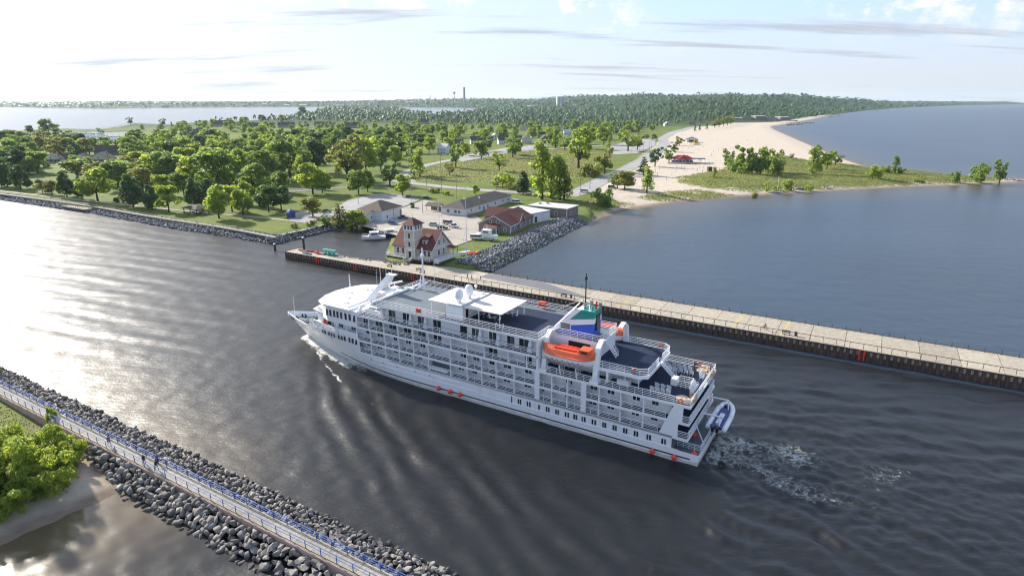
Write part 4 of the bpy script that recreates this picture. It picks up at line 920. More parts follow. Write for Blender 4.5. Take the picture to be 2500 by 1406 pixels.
# stern tender hanging athwart the transom
td = thing('tender_boat', 'white tender with blue floor and inflated collar slung across the ship stern', 'boat', on_ship(-1.1, -1.6, 3.4), SHIP_A - math.pi / 2, None)
mb = MB(); col_ = [(-4.2, 1.25), (0.5, 1.3), (2.6, 1.15), (3.9, 0.7), (4.7, 0.0)]
for sg in (1, -1): mb.path([(x, sg * y, 0.95 + max(0, x) * 0.10) for x, y in col_], 0.40, 10)
mb.build('collar', 'white_paint', td, smooth=True)
MB().add([(-4.3, 1.1, 0.9), (2.4, 1.0, 1.0), (4.5, 0, 1.3), (2.4, -1.0, 1.0), (-4.3, -1.1, 0.9), (-4.2, 0, -0.15), (2.2, 0, 0.0)], [(0, 1, 6, 5), (1, 2, 6), (2, 3, 6), (3, 4, 5, 6), (0, 5, 4)]).build('boat_hull', 'plastic_white', td)
MB().sheet([(-4.0, 1.05, 0.95), (2.2, 1.0, 1.05), (4.0, 0.2, 1.25), (4.0, -0.2, 1.25), (2.2, -1.0, 1.05), (-4.0, -1.05, 0.95)]).build('boat_floor', 'boat_blue', td)
MB().boxb(-3.0, -1.4, -0.35, 0.35, 0.96, 1.4).boxb(-0.9, 0.6, -0.35, 0.35, 0.98, 1.42).build('bench', 'plastic_white', td)
MB().boxb(-4.0, -3.6, -0.9, 0.9, 0.95, 1.3).build('console', 'boat_blue', td)
for y in (0.35, -0.35): MB().boxb(-5.0, -4.4, y - 0.2, y + 0.2, 0.7, 1.5).tube((-4.8, y, 0.7), (-4.8, y, -0.1), 0.08).build('outboard_motor', 'black_paint', td)
MB().boxb(3.4, 4.8, -0.35, 0.35, 1.35, 1.55).build('bow_cover', 'boat_blue', td)
for y in (2.2, -4.2):
    MB().path([(1.8, y, Z2 + 0.1), (1.2, y, Z3 - 0.5), (-1.4, y, Z3 - 0.4), (-1.5, y, 4.6)], 0.13).build('tender_davit', 'white_paint', ship)
# fenders along the side
fl = ['red ball fender on the ship side, {} of the five from the bow'.format(w) for w in ORD[:5]]
fen = None
for i, (x, z) in enumerate(((48.9, 1.15), (46.2, 1.1), (43.9, 1.1), (7.0, 0.75), (3.5, 0.8))):
    f = thing('ball_fender', fl[i], 'fender', on_ship(x, 8.22, z), 0, 'red ball fenders hung along the ship')
    MB().ball((0, 0, 0), 0.42, 12, 8, 1.1).build('ball', 'orange_red', f, smooth=True); MB().tube((0, 0, 0.42), (0.0, -0.3, 1.5), 0.03, 4).build('lanyard', 'plastic_white', f)
for i, (x, y, z, lb) in enumerate(((0.9, 6.9, 1.55, 'red ball fender lying on the low stern deck at the port corner'), (2.2, 2.0, 2.0, 'red ball fender hanging inside the open stern deck'))):
    f = thing('ball_fender', lb, 'fender', on_ship(x, y, z), 0, 'red ball fenders on the stern deck')
    MB().ball((0, 0, 0), 0.45, 12, 8, 1.1).build('ball', 'orange_red', f, smooth=True); MB().tube((0, 0, 0.45), (0, 0, 0.9), 0.03, 4).build('lanyard', 'plastic_white', f)
# deck chairs on the aft terrace
def make_chair():
    c_ = thing('deck_chair', 'chair', 'chair')
    MB().box((0, 0, 0.42), (0.58, 0.56, 0.07)).build('seat', 'plastic_white', c_)
    MB().extr([(-0.27, 0.28, 0.44), (-0.20, 0.28, 0.44), (-0.40, 0.28, 1.08), (-0.47, 0.28, 1.08)], (0, -0.56, 0)).build('backrest', 'plastic_white', c_)
    for y in (0.27, -0.27): MB().boxb(-0.25, 0.25, y - 0.03, y + 0.03, 0.62, 0.66).boxb(0.2, 0.26, y - 0.03, y + 0.03, 0.0, 0.64).boxb(-0.28, -0.22, y - 0.03, y + 0.03, 0, 0.64).build('arm_frame', 'plastic_white', c_)
    return c_
ch0 = make_chair(); first = True
rows = [('row of four nearest the terrace port rail', [(8.5 - i * 0.85, 5.55 - i * 0.05, 0.0) for i in range(4)], -math.pi / 2), ('row of three behind those nearest the port rail', [(8.2 - i * 0.95, 4.0, 0) for i in range(3)], -math.pi / 2),
        ('near row of five on the far terrace half', [(8.4 - i * 0.9, -3.4, 0) for i in range(5)], -math.pi / 2), ('far row of four by the terrace rail', [(8.2 - i * 0.9, -5.0, 0) for i in range(4)], -math.pi / 2),
        ('line of five facing the aft rail', [(2.9, 3.2 - i * 0.72, 0) for i in range(5)], math.pi), ('line of four facing the aft rail beyond the stairs', [(2.9, -2.6 - i * 0.72, 0) for i in range(4)], math.pi)]
for lab, spots, rz in rows:
    for i, (x, y, _) in enumerate(spots):
        c_ = ch0 if first else copy_tree(ch0); first = False
        c_.location = on_ship(x, y, Z4 + 0.012); c_.rotation_euler = (0, 0, SHIP_A + rz)
        c_['label'] = 'white chair, ' + ORD[i] + ' in ' + lab; c_['group'] = 'white chairs on the aft terrace'
# life rings on the rails
ringm = MB()
N1, N2 = 14, 6
vs = [((0.34 + 0.09 * math.cos(b_)) * math.cos(a), 0.09 * math.sin(b_), (0.34 + 0.09 * math.cos(b_)) * math.sin(a)) for a in [2 * math.pi * i / N1 for i in range(N1)] for b_ in [2 * math.pi * j / N2 for j in range(N2)]]
ringm.add(vs, [(i*N2+j, ((i+1) % N1)*N2+j, ((i+1) % N1)*N2+(j+1) % N2, i*N2+(j+1) % N2) for i in range(N1) for j in range(N2)])
rm_ = ringm.mesh('life_ring')
for x, y, z, lb in ((11.4, 6.5, Z5 + 0.6, 'on the upper aft deck rail facing the camera'), (3.4, 7.8, Z4 + 0.6, 'on the terrace rail near the port aft corner'), (11.0, -6.2, Z5 + 0.6, 'on the far rail of the upper aft deck'), (4.6, -7.5, Z4 + 0.6, 'on the far rail of the terrace')):
    link('life_ring', rm_, 'boat_orange', None, False, 'orange life ring ' + lb, 'life ring', 'life rings on the ship rails', None, on_ship(x, y, z), SHIP_A)
fg = thing('red_flag', 'small red flag at the rail beside the forward deck house', 'flag', on_ship(80.3, 6.9, 6.9), SHIP_A)
MB().tube((0, 0, 0), (0, 0, 1.9), 0.035).build('staff', 'white_paint', fg)
vs = [(-(i / 8) * 1.3, 0.12 * math.sin(i * 1.1), 1.85 - k * 0.85 - 0.1 * (i / 8)) for k in (0, 1) for i in range(9)]
MB().add(vs, [(i, i + 1, i + 10, i + 9) for i in range(8)]).build('cloth', 'orange_red', fg)
raft = thing('rescue_dinghy', 'white tube-sided dinghy stowed in the recess on the ship side', 'boat', on_ship(49.3, 7.2, Z2 + 0.55), SHIP_A)
MB().path([(-2.3, 0.35, 0), (2.2, 0.35, 0), (2.6, 0.0, 0.1), (2.2, -0.25, 0), (-2.3, -0.25, 0)], 0.3, 8).build('collar', 'plastic_white', raft, smooth=True)
rb = MB()
for i in range(12): rb.boxb(-2.1 + i * 0.36, -1.96 + i * 0.36, 0.62, 0.68, -0.25, 0.55)
rb.build('grab_handles', 'white_paint', raft)

tx_ = bpy.data.curves.new('lettering', 'FONT'); tx_.body = 'PEARL MIST'; tx_.size = 0.62; tx_.extrude = 0.012
to_ = bpy.data.objects.new('lettering_tmp', tx_); COL.objects.link(to_)
tm_ = bpy.data.meshes.new_from_object(to_.evaluated_get(bpy.context.evaluated_depsgraph_get())); bpy.data.objects.remove(to_)
tm_.materials.clear()
lt = link('lettering', tm_, 'black_paint', ship)
y0_, y1_ = hull_half(83.7, 7.3), hull_half(80.4, 7.3)
lt.matrix_local = Matrix.Translation((83.75, y0_ + 0.06, 7.15)) @ Matrix.Rotation(math.atan2(y1_ - y0_, -3.3), 4, 'Z') @ Matrix.Rotation(math.pi / 2, 4, 'X')
# ------------------------------------------------------------------ rocks
def rock_mesh(k):
    rg = np.random.default_rng(100 + k); bm = bmesh.new()
    for p in rg.normal(size=(13, 3)):
        p = p / np.linalg.norm(p) * rg.uniform(0.85, 1.05); bm.verts.new((p[0] * 0.62, p[1] * 0.5, p[2] * 0.40))
    bmesh.ops.convex_hull(bm, input=bm.verts[:]); 
    for v in [v for v in bm.verts if not v.link_faces]: bm.verts.remove(v)
    bmesh.ops.triangulate(bm, faces=bm.faces[:]); me = bpy.data.meshes.new('rock'); bm.to_mesh(me); bm.free()
    co = np.zeros(len(me.vertices) * 3); me.vertices.foreach_get('co', co); tr = np.array([tuple(p.vertices) for p in me.polygons])
    return me, co.reshape(-1, 3), tr
ROCKS = [rock_mesh(k) for k in range(14)]
def rot_rand(rg):
    q = rg.normal(size=4); q[0] += 1.2; q /= np.linalg.norm(q); w, x, y, z = q
    return np.array([[1-2*(y*y+z*z), 2*(x*y-z*w), 2*(x*z+y*w)], [2*(x*y+z*w), 1-2*(x*x+z*z), 2*(y*z-x*w)], [2*(x*z-y*w), 2*(y*z+x*w), 1-2*(x*x+y*y)]])
def rock_mass(name, spots, m, parent, kind='stuff', seed=1):
    rg = np.random.default_rng(seed); V, T, o = [], [], 0
    for (x, y, z, s) in spots:
        _, co, tr = ROCKS[rg.integers(14)]; V.append((co * s * rg.uniform(0.8, 1.25, 3)) @ rot_rand(rg).T + (x, y, z)); T.append(tr + o); o += len(co)
    return link(name, np_mesh(name, np.concatenate(V), np.concatenate(T)), m, parent, kind=kind)
def rock_single(spot, m, parent, rg):
    x, y, z, s = spot; o = bpy.data.objects.new('rock', ROCKS[rg.integers(14)][0]); COL.objects.link(o); o.parent = parent
    if not o.data.materials: o.data.materials.append(MATS[m])
    o.location = (x, y, z); o.scale = tuple(s * rg.uniform(0.8, 1.25, 3)); o.rotation_euler = tuple(rg.uniform(-0.5, 0.5, 2)) + (rg.uniform(0, 6.28),)
for r_ in ROCKS: r_[0].materials.append(MATS['rock'])

# ------------------------------------------------------------------ the near breakwater with its railed walkway
DB, NB = Vector((0.86, -0.51)).normalized(), Vector((0.51, 0.86)).normalized()
def bw(a, o): p = DB * a + NB * o; return (p.x, p.y)
bwk = thing('rock_breakwater', 'grey boulder breakwater carrying a narrow concrete walkway in the near foreground', 'breakwater')
WZ = 2.3
slab = None
a = -185.0
while a < -20:
    MB().prism([bw(a + 0.02, 40.95), bw(a + 4.98, 40.95), bw(a + 4.98, 42.85), bw(a + 0.02, 42.85)], 1.2, WZ).build('walkway_slab', 'walk_concrete', bwk)
    a += 5.0
MB().prism([bw(-185, 40.65), bw(-20, 40.65), bw(-20, 40.94), bw(-185, 40.94)], 0.6, WZ - 0.12).build('base_wall', 'concrete_pink', bwk)
rg = np.random.default_rng(5); spots = []
for a in np.arange(-178, -24, 0.74):
    for o in np.arange(43.1, 49.0, 0.74):
        k = (o - 43.1) / 5.7; spots.append((*bw(a + rg.uniform(-.3, .3), o + rg.uniform(-.3, .3)), 1.95 * (1 - k) - 0.15 + rg.uniform(-.15, .25), rg.uniform(0.62, 1.12)))
for a in np.arange(-106, -24, 0.78):
    edge = 37.3 + max(0, (-88 - a)) * 0.2
    for o in np.arange(40.2, edge - 0.1, -0.74):
        k = (40.4 - o) / 3.0; spots.append((*bw(a + rg.uniform(-.3, .3), o + rg.uniform(-.3, .3)), 1.7 * (1 - k) - 0.1 + rg.uniform(-.15, .25), rg.uniform(0.7, 1.45)))
spots.sort(key=lambda s: math.hypot(s[0] + 18, s[1] - 60))
def in_view(x, y, z=0):
    f = y * CP - (z - CAM_H) * SP; up = y * SP + (z - CAM_H) * CP
    u = 1250 + FPX * x / f; v = 703 - FPX * up / f; return -15 < u < 2515 and v < 1415
vis = [s for s in spots if in_view(*s[:3])]; rest = [s for s in spots if not in_view(*s[:3])]
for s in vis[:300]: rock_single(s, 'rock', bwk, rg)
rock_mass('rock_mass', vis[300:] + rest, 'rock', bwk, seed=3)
def walk_rail(o, bars, label, a0=-185, a1=-22):
    t = thing('blue_railing', label, 'railing')
    pm = MB().box((0, 0, 0.525), (0.075, 0.075, 1.05)).mesh('post'); pm.materials.append(MATS['rail_blue'])
    n = int((a1 - a0) / 2.55)
    for i in range(n + 1):
        x, y = bw(a0 + (a1 - a0) * i / n, o); q_ = bpy.data.objects.new('post', pm); COL.objects.link(q_); q_.parent = t; q_.location = (x, y, WZ); q_.rotation_euler = (0, 0, math.atan2(DB.y, DB.x))
    for h, r_ in bars:
        MB().tube((*bw(a0, o), WZ + h), (*bw(a1, o), WZ + h), r_, 6).build('rail', 'rail_blue', t)
walk_rail(41.02, [(1.02, 0.05), (0.55, 0.035)], 'blue pipe railing on the beach side of the breakwater walkway')
walk_rail(42.72, [(1.05, 0.05), (0.7, 0.04), (0.35, 0.04)], 'blue pipe railing on the channel side of the breakwater walkway')

# ------------------------------------------------------------------ the long concrete pier
DP, NP_ = Vector((0.864, -0.5036)).normalized(), Vector((0.5036, 0.864)).normalized()
def pp(a, o): p = DP * a + NP_ * o; return (p.x, p.y)
PA = math.atan2(DP.y, DP.x)
PZ = 2.5
pier = thing('concrete_pier', 'long pale concrete pier faced with rusty steel sheet piling across the picture', 'pier')
def inner(a): return 149.6 if a < -142 else (149.6 + (a + 142) / 30 * 6.2 if a < -112 else 155.9)
a = -176.0; i = 0
while a < 70:
    b_ = a + 7.0
    MB().prism([pp(a + 0.05, 144.0), pp(b_ - 0.05, 144.0), pp(b_ - 0.05, inner(b_)), pp(a + 0.05, inner(a))], 1.3, PZ).build('deck_slab', 'concrete', pier)
    a = b_
def piling(pts, amp=0.26, per=1.25, z0=-1.6, z1=2.42):
    mb = MB(); prof = []
    for (a0, o0), (a1, o1) in zip(pts[:-1], pts[1:]):
        A, B_ = Vector(pp(a0, o0)), Vector(pp(a1, o1)); d = (B_ - A); L = d.length; d.normalize(); nn = Vector((d.y, -d.x)); n = int(L / per)
        for i in range(n):
            for f_, w in ((0.0, 0), (0.12, 1), (0.5, 1), (0.62, 0)):
                p = A + d * ((i + f_) / n * L) + nn * amp * (w - 0.4); prof.append((p.x, p.y))
    for p, q_ in zip(prof[:-1], prof[1:]): mb.add([(*p, z0), (*q_, z0), (*q_, z1), (*p, z1)], [(0, 1, 2, 3)])
    return mb
piling([(-176.3, 150.0), (-176.3, 143.9), (71, 143.9)]).build('sheet_piling', 'sheet_pile', pier)
piling([(71, 156.2), (-98, 156.2)]).build('sheet_piling', 'sheet_pile', pier)
piling([(-140, 149.9), (-176.3, 149.9)]).build('sheet_piling', 'sheet_pile', pier)
MB().prism([pp(-176.3, 143.82), pp(71, 143.82), pp(71, 144.0), pp(-176.3, 144.0)], 2.3, PZ + 0.03).build('capping_beam', 'wood_dark', pier)
MB().prism([pp(-98, 155.95), pp(71, 155.95), pp(71, 156.15), pp(-98, 156.15)], 2.3, PZ + 0.03).build('capping_beam', 'wood_dark', pier)
for a in (-53, -24.5, -14.0): MB().prism([pp(a, 144.3), pp(a + 0.25, 144.3), pp(a + 0.9, 155.6), pp(a + 0.65, 155.6)], PZ + 0.002, PZ + 0.006).build('yellow_line', 'yellow_paint', pier)
MB().prism([pp(-99, 151), pp(-62, 147.5), pp(-62, 148.6), pp(-80, 155.5), pp(-99, 155.5)], PZ + 0.002, PZ + 0.006).build('asphalt_patch', 'asphalt', pier)
def pier_rail(o, a0, a1, gap, hb, label, wires):
    t = thing('post_railing', label, 'railing'); pm = MB().box((0, 0, hb / 2), (0.09, 0.09, hb)).mesh('post'); pm.materials.append(MATS['wood_dark'])
    n = int((a1 - a0) / gap)
    for i in range(n + 1):
        x, y = pp(a0 + i * gap, o); q_ = bpy.data.objects.new('post', pm); COL.objects.link(q_); q_.parent = t; q_.location = (x, y, PZ); q_.rotation_euler = (0, 0, PA)
    for h, r_ in wires: MB().tube((*pp(a0, o), PZ + h), (*pp(a1, o), PZ + h), r_, 5).build('rail', 'wood_dark', t)
pier_rail(144.5, -104, 68, 2.6, 1.25, 'dark post and cable railing along the channel edge of the pier', [(1.25, 0.07)])
pier_rail(155.6, -97, 68, 2.9, 1.1, 'dark post railing along the lake edge of the pier', [(0.25, 0.045)])
def bench(a, o, rz, label):
    t = thing('park_bench', label, 'bench', (*pp(a, o), PZ + 0.006), PA + rz, 'benches on the pier')
    for k in range(3): MB().box((0, -0.18 + k * 0.17, 0.45), (1.8, 0.13, 0.05)).build('seat_slat', 'wood_dark', t)
    for k in range(2): MB().box((0, 0.27, 0.62 + k * 0.2), (1.8, 0.05, 0.14)).build('back_slat', 'wood_dark', t)
    for x in (-0.75, 0.75): MB().box((x, 0, 0.22), (0.07, 0.5, 0.44)).box((x, 0.29, 0.5), (0.07, 0.06, 0.8)).build('leg', 'black_paint', t)
bench(-130.5, 146.3, 0, 'bench on the pier nearest its left tip'); bench(-119.3, 147.0, 0.7, 'bench standing askew on the pier before the towered house'); bench(-117, 145.8, 0.1, 'bench beside the askew one on the pier before the towered house')
bench(-68.8, 145.8, 0, 'bench on the pier just above the ship sun deck canopy'); bench(-12.9, 145.8, 0, 'bench on the pier right of the cyclist')
for a, lb in ((-66.6, 'left of the funnel mast'), (-10.9, 'right of the cyclist')):
    t = thing('litter_bin', 'dark litter bin beside the pier bench ' + lb, 'bin', (*pp(a, 145.8), PZ + 0.006), PA)
    MB().lathe([(0.28, 0), (0.3, 0.9)], 10).build('drum', 'wood_dark', t); MB().lathe([(0.33, 0.9), (0.33, 0.97)], 10).build('lid', 'black_paint', t)
def red_ladder(a, label):
    t = thing('red_ladder', label, 'ladder', (*pp(a, 143.62), 0), PA, 'red safety ladders on the pier face')
    for x in (-0.45, 0.45): MB().boxb(x - 0.13, x + 0.13, -0.1, 0.1, 0.3, 2.45).build('stile', 'orange_red', t)
    for k in range(5): MB().boxb(-0.32, 0.32, -0.02, 0.02, 0.5 + k * 0.4, 0.53 + k * 0.4).build('rung', 'orange_red', t)
red_ladder(-160, 'faded red ladder on the pier face nearest the pier tip'); red_ladder(-143, 'red ladder on the pier face left of the towered house'); red_ladder(-119, 'red ladder on the pier face behind the ship radar mast'); red_ladder(2.5, 'bright red ladder on the pier face right of the ship stern')
def pile_post(u, v, h, label):
    x, y = at(u, v, 0); t = thing('mooring_pile', label, 'mooring post', (x, y, -1.2), 0, 'dark mooring piles by the basin mouth')
    MB().tube((0, 0, 0), (0, 0, h + 1.2), 0.42, 10).build('pile', 'wood_dark', t); MB().lathe([(0.46, h + 1.2), (0.46, h + 1.35), (0.1, h + 1.6)], 10).build('cap', 'plastic_white', t)
pile_post(672, 613, 2.6, 'dark mooring pile off the tip of the boulder sea wall'); pile_post(742.5, 609, 4.4, 'tall dark mooring pile with white cap behind the red boats')

# small boats drawn up on the pier tip
def hull_mesh(L, w, h, sharp=1.6):
    mb = MB(); N = 8; vs, fs = [], []
    for i in range(N + 1):
        u = -1 + 2 * i / N; b_ = w / 2 * max(0.04, 1 - abs(u) ** sharp); k = 0.25 * h * abs(u) ** 3
        vs += [(u * L / 2, b_, h + k), (u * L / 2, b_ * 0.75, k * 0.6 + 0.1 * h), (u * L / 2, 0, k * 0.5), (u * L / 2, -b_ * 0.75, k * 0.6 + 0.1 * h), (u * L / 2, -b_, h + k)]
    for i in range(N):
        for j in range(4): a_ = i * 5 + j; fs.append((a_, a_ + 1, a_ + 6, a_ + 5))
    for i in range(N): fs.append((i * 5 + 4, i * 5, i * 5 + 5, i * 5 + 9))
    return mb.add(vs, fs)
for a, o, rz, m_, lb in ((-171, 147.6, 0.1, 'red_plastic', 'red kayak lying at the very tip of the pier'), (-169, 146.6, -0.15, 'red_plastic', 'red kayak on the pier tip nearest the green canoe'), (-167, 148.3, 0.3, 'red_plastic', 'red kayak on the pier tip by the tall white-capped pile'), (-163.6, 147.3, -0.1, 'red_plastic', 'red kayak on the pier tip next to the teal pedal boats'), (-166.6, 145.2, 0.02, 'teal_plastic', 'green canoe at the pier edge among red kayaks')):
    t = thing('kayak', lb, 'kayak', (*pp(a, o), PZ + 0.01), PA + rz, 'small boats on the pier tip')
    hull_mesh(4.6, 0.95, 0.5).build('hull', m_, t); MB().boxb(-0.5, 0.5, -0.28, 0.28, 0.5, 0.58).build('cockpit', 'black_paint', t)
for i, a in enumerate((-160.6, -158.6, -156.6)):
    t = thing('pedal_boat', 'teal pedal boat with canopy on the pier, ' + ORD[i] + ' of three from the tip', 'pedal boat', (*pp(a, 148.2), PZ + 0.01), PA + 1.2, 'teal pedal boats on the pier')
    hull_mesh(2.6, 1.5, 0.5, 3).build('hull', 'teal_plastic', t)
    for y in (0.35, -0.35): MB().boxb(-0.5, 0.0, y - 0.25, y + 0.25, 0.5, 1.2).build('seat', 'teal_plastic', t)
    MB().boxb(-0.9, 0.6, -0.75, 0.75, 1.85, 1.92).tube((-0.8, 0.6, 0.5), (-0.8, 0.6, 1.85), 0.04).tube((-0.8, -0.6, 0.5), (-0.8, -0.6, 1.85), 0.04).build('canopy', 'teal_plastic', t)
dr = []
for a in np.arange(-154, -141, 0.7): dr.append((*pp(a, 149.0 + rg.uniform(-.5, .7)), 2.55, rg.uniform(0.5, 0.9)))
for a in np.arange(-137, -127, 0.55): dr += [(*pp(a, 150.5 + rg.uniform(-1.2, 1.6)), 2.6, rg.uniform(0.5, 1.0)) for _ in range(2)]
rubble = tag(rock_mass('rubble', dr, 'wood_grey', None, seed=8), 'grey rubble and driftwood strewn along the inner pier edge', 'rubble')

# sea walls of boulders round the land
def revet(name, label, line, width, z1, size, m, seed, side):
    rg = np.random.default_rng(seed); t = thing(name, label, 'sea wall'); sp = []; P = [Vector(p) for p in line]
    for A, B_ in zip(P[:-1], P[1:]):
        d = B_ - A; L = d.length; d.normalize(); nn = Vector((-d.y, d.x)) * side
        for i in range(int(L / (size * 0.8))):
            for j in range(int(width / (size * 0.8))):
                k = (j + 0.5) / (width / (size * 0.8)); p = A + d * ((i + rg.uniform(0, 1)) * size * 0.8) + nn * (k * width + rg.uniform(-.3, .3) - 0.8)
                sp.append((p.x, p.y, -0.2 + (z1 + 0.1) * k + rg.uniform(-.15, .25) * size, size * rg.uniform(0.65, 1.2)))
    A_ = np.array(sp); g_ = ground(A_[:, 0], A_[:, 1]); A_[:, 2] = np.maximum(A_[:, 2], np.minimum(g_, z1 + 0.1) + 0.12 * size); rock_mass('boulders', [tuple(r_) for r_ in A_], m, t, seed=seed); return t
revet('boulder_sea_wall', 'long grey boulder sea wall along the park bank of the channel', ats([(-150, 466), (0, 488), (100, 503), (230, 522), (330, 541), (430, 559), (520, 572), (600, 585), (668, 595)]), 7.5, 1.9, 1.25, 'rock_blue', 21, 1)
revet('boulder_sea_wall', 'short boulder sea wall along the left side of the boat basin', ats([(668, 597), (700, 590), (760, 576), (800, 564), (885, 547)]), 6.0, 1.9, 1.25, 'rock_blue', 22, 1)
revet('boulder_sea_wall', 'dark boulder slope between the red-roofed building and the lake', ats([(1190, 667), (1240, 641), (1300, 613), (1350, 586), (1400, 561), (1436, 544)]), 13.5, 2.0, 1.2, 'rock_blue', 23, 1)
revet('boulder_groyne', 'dark low stone groyne running out from the sand spit tip', ats([(2440, 441), (2500, 444), (2600, 447)]), 4.0, 0.6, 1.6, 'rock', 24, 1)
# sea-wall promenade kerb and a stair landing
t = thing('sea_wall_coping', 'pale concrete coping running along the top of the park sea wall', 'coping')
L_ = ats([(-150, 458), (0, 474), (100, 487), (230, 505), (330, 523), (430, 539), (520, 552), (600, 566), (672, 580)], 2.1)
for p, q_ in zip(L_[:-1], L_[1:]):
    c_ = ((p[0] + q_[0]) / 2, (p[1] + q_[1]) / 2, 2.1); MB().box(c_, (math.dist(p, q_), 1.6, 0.5), math.atan2(q_[1] - p[1], q_[0] - p[0])).build('coping_slab', 'concrete', t)
    MB().rail([(p[0], p[1], 2.3), (q_[0], q_[1], 2.3)], h=1.0, bars=2, gap=3.5, w=0.06, top=0.09).build('rail', 'pole_metal', t)
t = thing('fishing_platform', 'grey railed fishing platform built into the park sea wall', 'platform', (*at(190, 513, 0), 0), PA)
MB().boxb(-11, 11, -2.2, 2.2, 1.0, 1.6).build('deck', 'concrete', t); MB().rail([(-11, 2.2, 1.6), (-11, -2.2, 1.6), (11, -2.2, 1.6), (11, 2.2, 1.6)], gap=2.0, bars=3, w=0.1).build('railing', 'wood_grey', t)
for k in range(6): MB().boxb(-10.5 + k * 4.1, -10.0 + k * 4.1, -2.1, -1.6, -1.5, 1.0).build('pile', 'wood_dark', t)
# ------------------------------------------------------------------ buildings
HW = {}
def hwin(parent, x, y, z, w, h, rz=0.0, trim='trim_white', name='window'):
    """A framed sash window (or door) fixed to a wall whose outward normal is local -Y turned by rz."""
    k = (w, h, trim, name)
    if k not in HW:
        mb = MB(); t = 0.14
        mb.boxb(-w/2 - t, w/2 + t, -0.07, 0.02, -t, h + t); mb.mi = 1
        if name == 'window':
            mb.boxb(-w/2, w/2, -0.09, -0.072, 0, h * 0.48); mb.boxb(-w/2, w/2, -0.09, -0.072, h * 0.53, h)
        else: mb.boxb(-w/2, w/2, -0.09, -0.072, 0, h)
        HW[k] = mb.mesh(name); HW[k].materials.append(MATS[trim]); HW[k].materials.append(MATS['dark_glass'])
    o = bpy.data.objects.new(name, HW[k]); COL.objects.link(o); o.parent = parent; o.location = (x, y, z); o.rotation_euler = (0, 0, rz); return o
def gable(mb, x0, x1, y0, y1, ze, zr, axis='x', over=0.4, th=0.18):
    """Two roof slopes; the ridge runs along axis."""
    if axis == 'x':
        ym = (y0 + y1) / 2; k = (zr - ze) / (ym - y0); e = over
        for s, yy in ((-1, y0), (1, y1)):
            mb.extr([(x0 - e, yy + s * e, ze - k * e), (x1 + e, yy + s * e, ze - k * e), (x1 + e, ym, zr), (x0 - e, ym, zr)], (0, 0, th))
    else:
        xm = (x0 + x1) / 2; k = (zr - ze) / (xm - x0); e = over
        for s, xx in ((-1, x0), (1, x1)):
            mb.extr([(xx + s * e, y0 - e, ze - k * e), (xx + s * e, y1 + e, ze - k * e), (xm, y1 + e, zr), (xm, y0 - e, zr)], (0, 0, th))
    return mb
def gwall(mb, x0, x1, y0, y1, z0, ze, zr, axis='x'):
    if axis == 'x': mb.extr([(x0, y0, z0), (x0, y1, z0), (x0, y1, ze), (x0, (y0+y1)/2, zr), (x0, y0, ze)], (x1 - x0, 0, 0))
    else: mb.extr([(x0, y0, z0), (x1, y0, z0), (x1, y0, ze), ((x0+x1)/2, y0, zr), (x0, y0, ze)], (0, y1 - y0, 0))
    return mb
def hip(mb, x0, x1, y0, y1, ze, zr, over=0.5):
    x0 -= over; x1 += over; y0 -= over; y1 += over
    if x1 - x0 >= y1 - y0: h = (y1 - y0) / 2; a, b_ = (x0 + h, (y0+y1)/2, zr), (x1 - h, (y0+y1)/2, zr); f = [(0,1,5,4),(1,2,5),(2,3,4,5),(3,0,4)]
    else: h = (x1 - x0) / 2; a, b_ = ((x0+x1)/2, y0 + h, zr), ((x0+x1)/2, y1 - h, zr); f = [(0,1,4),(1,2,5,4),(2,3,5),(3,0,4,5)]
    return mb.add([(x0,y0,ze),(x1,y0,ze),(x1,y1,ze),(x0,y1,ze),a,b_], f + [(3,2,1,0)])
GA = math.radians(-28.5)
GZ = 1.95
# --- towered life-saving station by the pier
sx, sy = at(958, 628, PZ)
hs = thing('station_house', 'beige towered station house with maroon roof and white trim beside the pier', 'house', (sx, sy, PZ), math.radians(-29.5))
W_, D_ = 15.8, 10.6; zf, ze, zr = 0.9, 4.4, 9.6
gwall(MB(), 0, W_, 1.2, 1.2 + D_, 0.2, ze, zr).build('wall', 'beige_siding', hs)
rf = gable(MB(), 0, W_, 1.2, 1.2 + D_, ze, zr, over=0.55).build('roof', 'roof_red', hs)
MB().boxb(6.0, 9.8, -0.3, 3.9, 0.2, 9.9).build('tower', 'beige_siding', hs)
for z in (3.8, 6.9, 9.8): MB().boxb(5.92, 9.88, -0.38, 3.98, z, z + 0.18).build('band', 'trim_white', hs)
for x, y in ((6.0, -0.3), (9.8, -0.3), (9.8, 3.9)): MB().boxb(x - 0.1, x + 0.1, y - 0.1, y + 0.1, 0.2, 11.8).build('corner_board', 'trim_white', hs)
MB().boxb(5.7, 10.1, -0.6, 4.2, 10.0, 11.9).build('lookout', 'trim_white', hs)
for x in (6.7, 8.0, 9.2): hwin(hs, x, -0.62, 10.4, 0.7, 1.2)
for y in (0.5, 1.9, 3.2): hwin(hs, 10.12, y, 10.4, 0.7, 1.2, math.pi / 2)
tr_ = hip(MB(), 5.7, 10.1, -0.6, 4.2, 11.9, 14.0, 0.6).build('tower_roof', 'roof_red', hs); MB().tube((7.9, 1.8, 14.0), (7.9, 1.8, 15.4), 0.06).build('finial', 'trim_white', tr_)
for x, z in ((7.9, 4.7), (7.9, 7.5)): hwin(hs, x, -0.32, z, 0.9, 1.5)
hwin(hs, 7.9, -0.32, 0.9, 1.1, 2.2, name='door'); MB().boxb(6.9, 8.9, -0.36, -0.3, 3.2, 3.75).build('door_head', 'trim_white', hs)
for x in (1.7, 3.9, 11.2, 12.9, 14.6): hwin(hs, x, 1.18, 1.7, 0.95, 1.7)
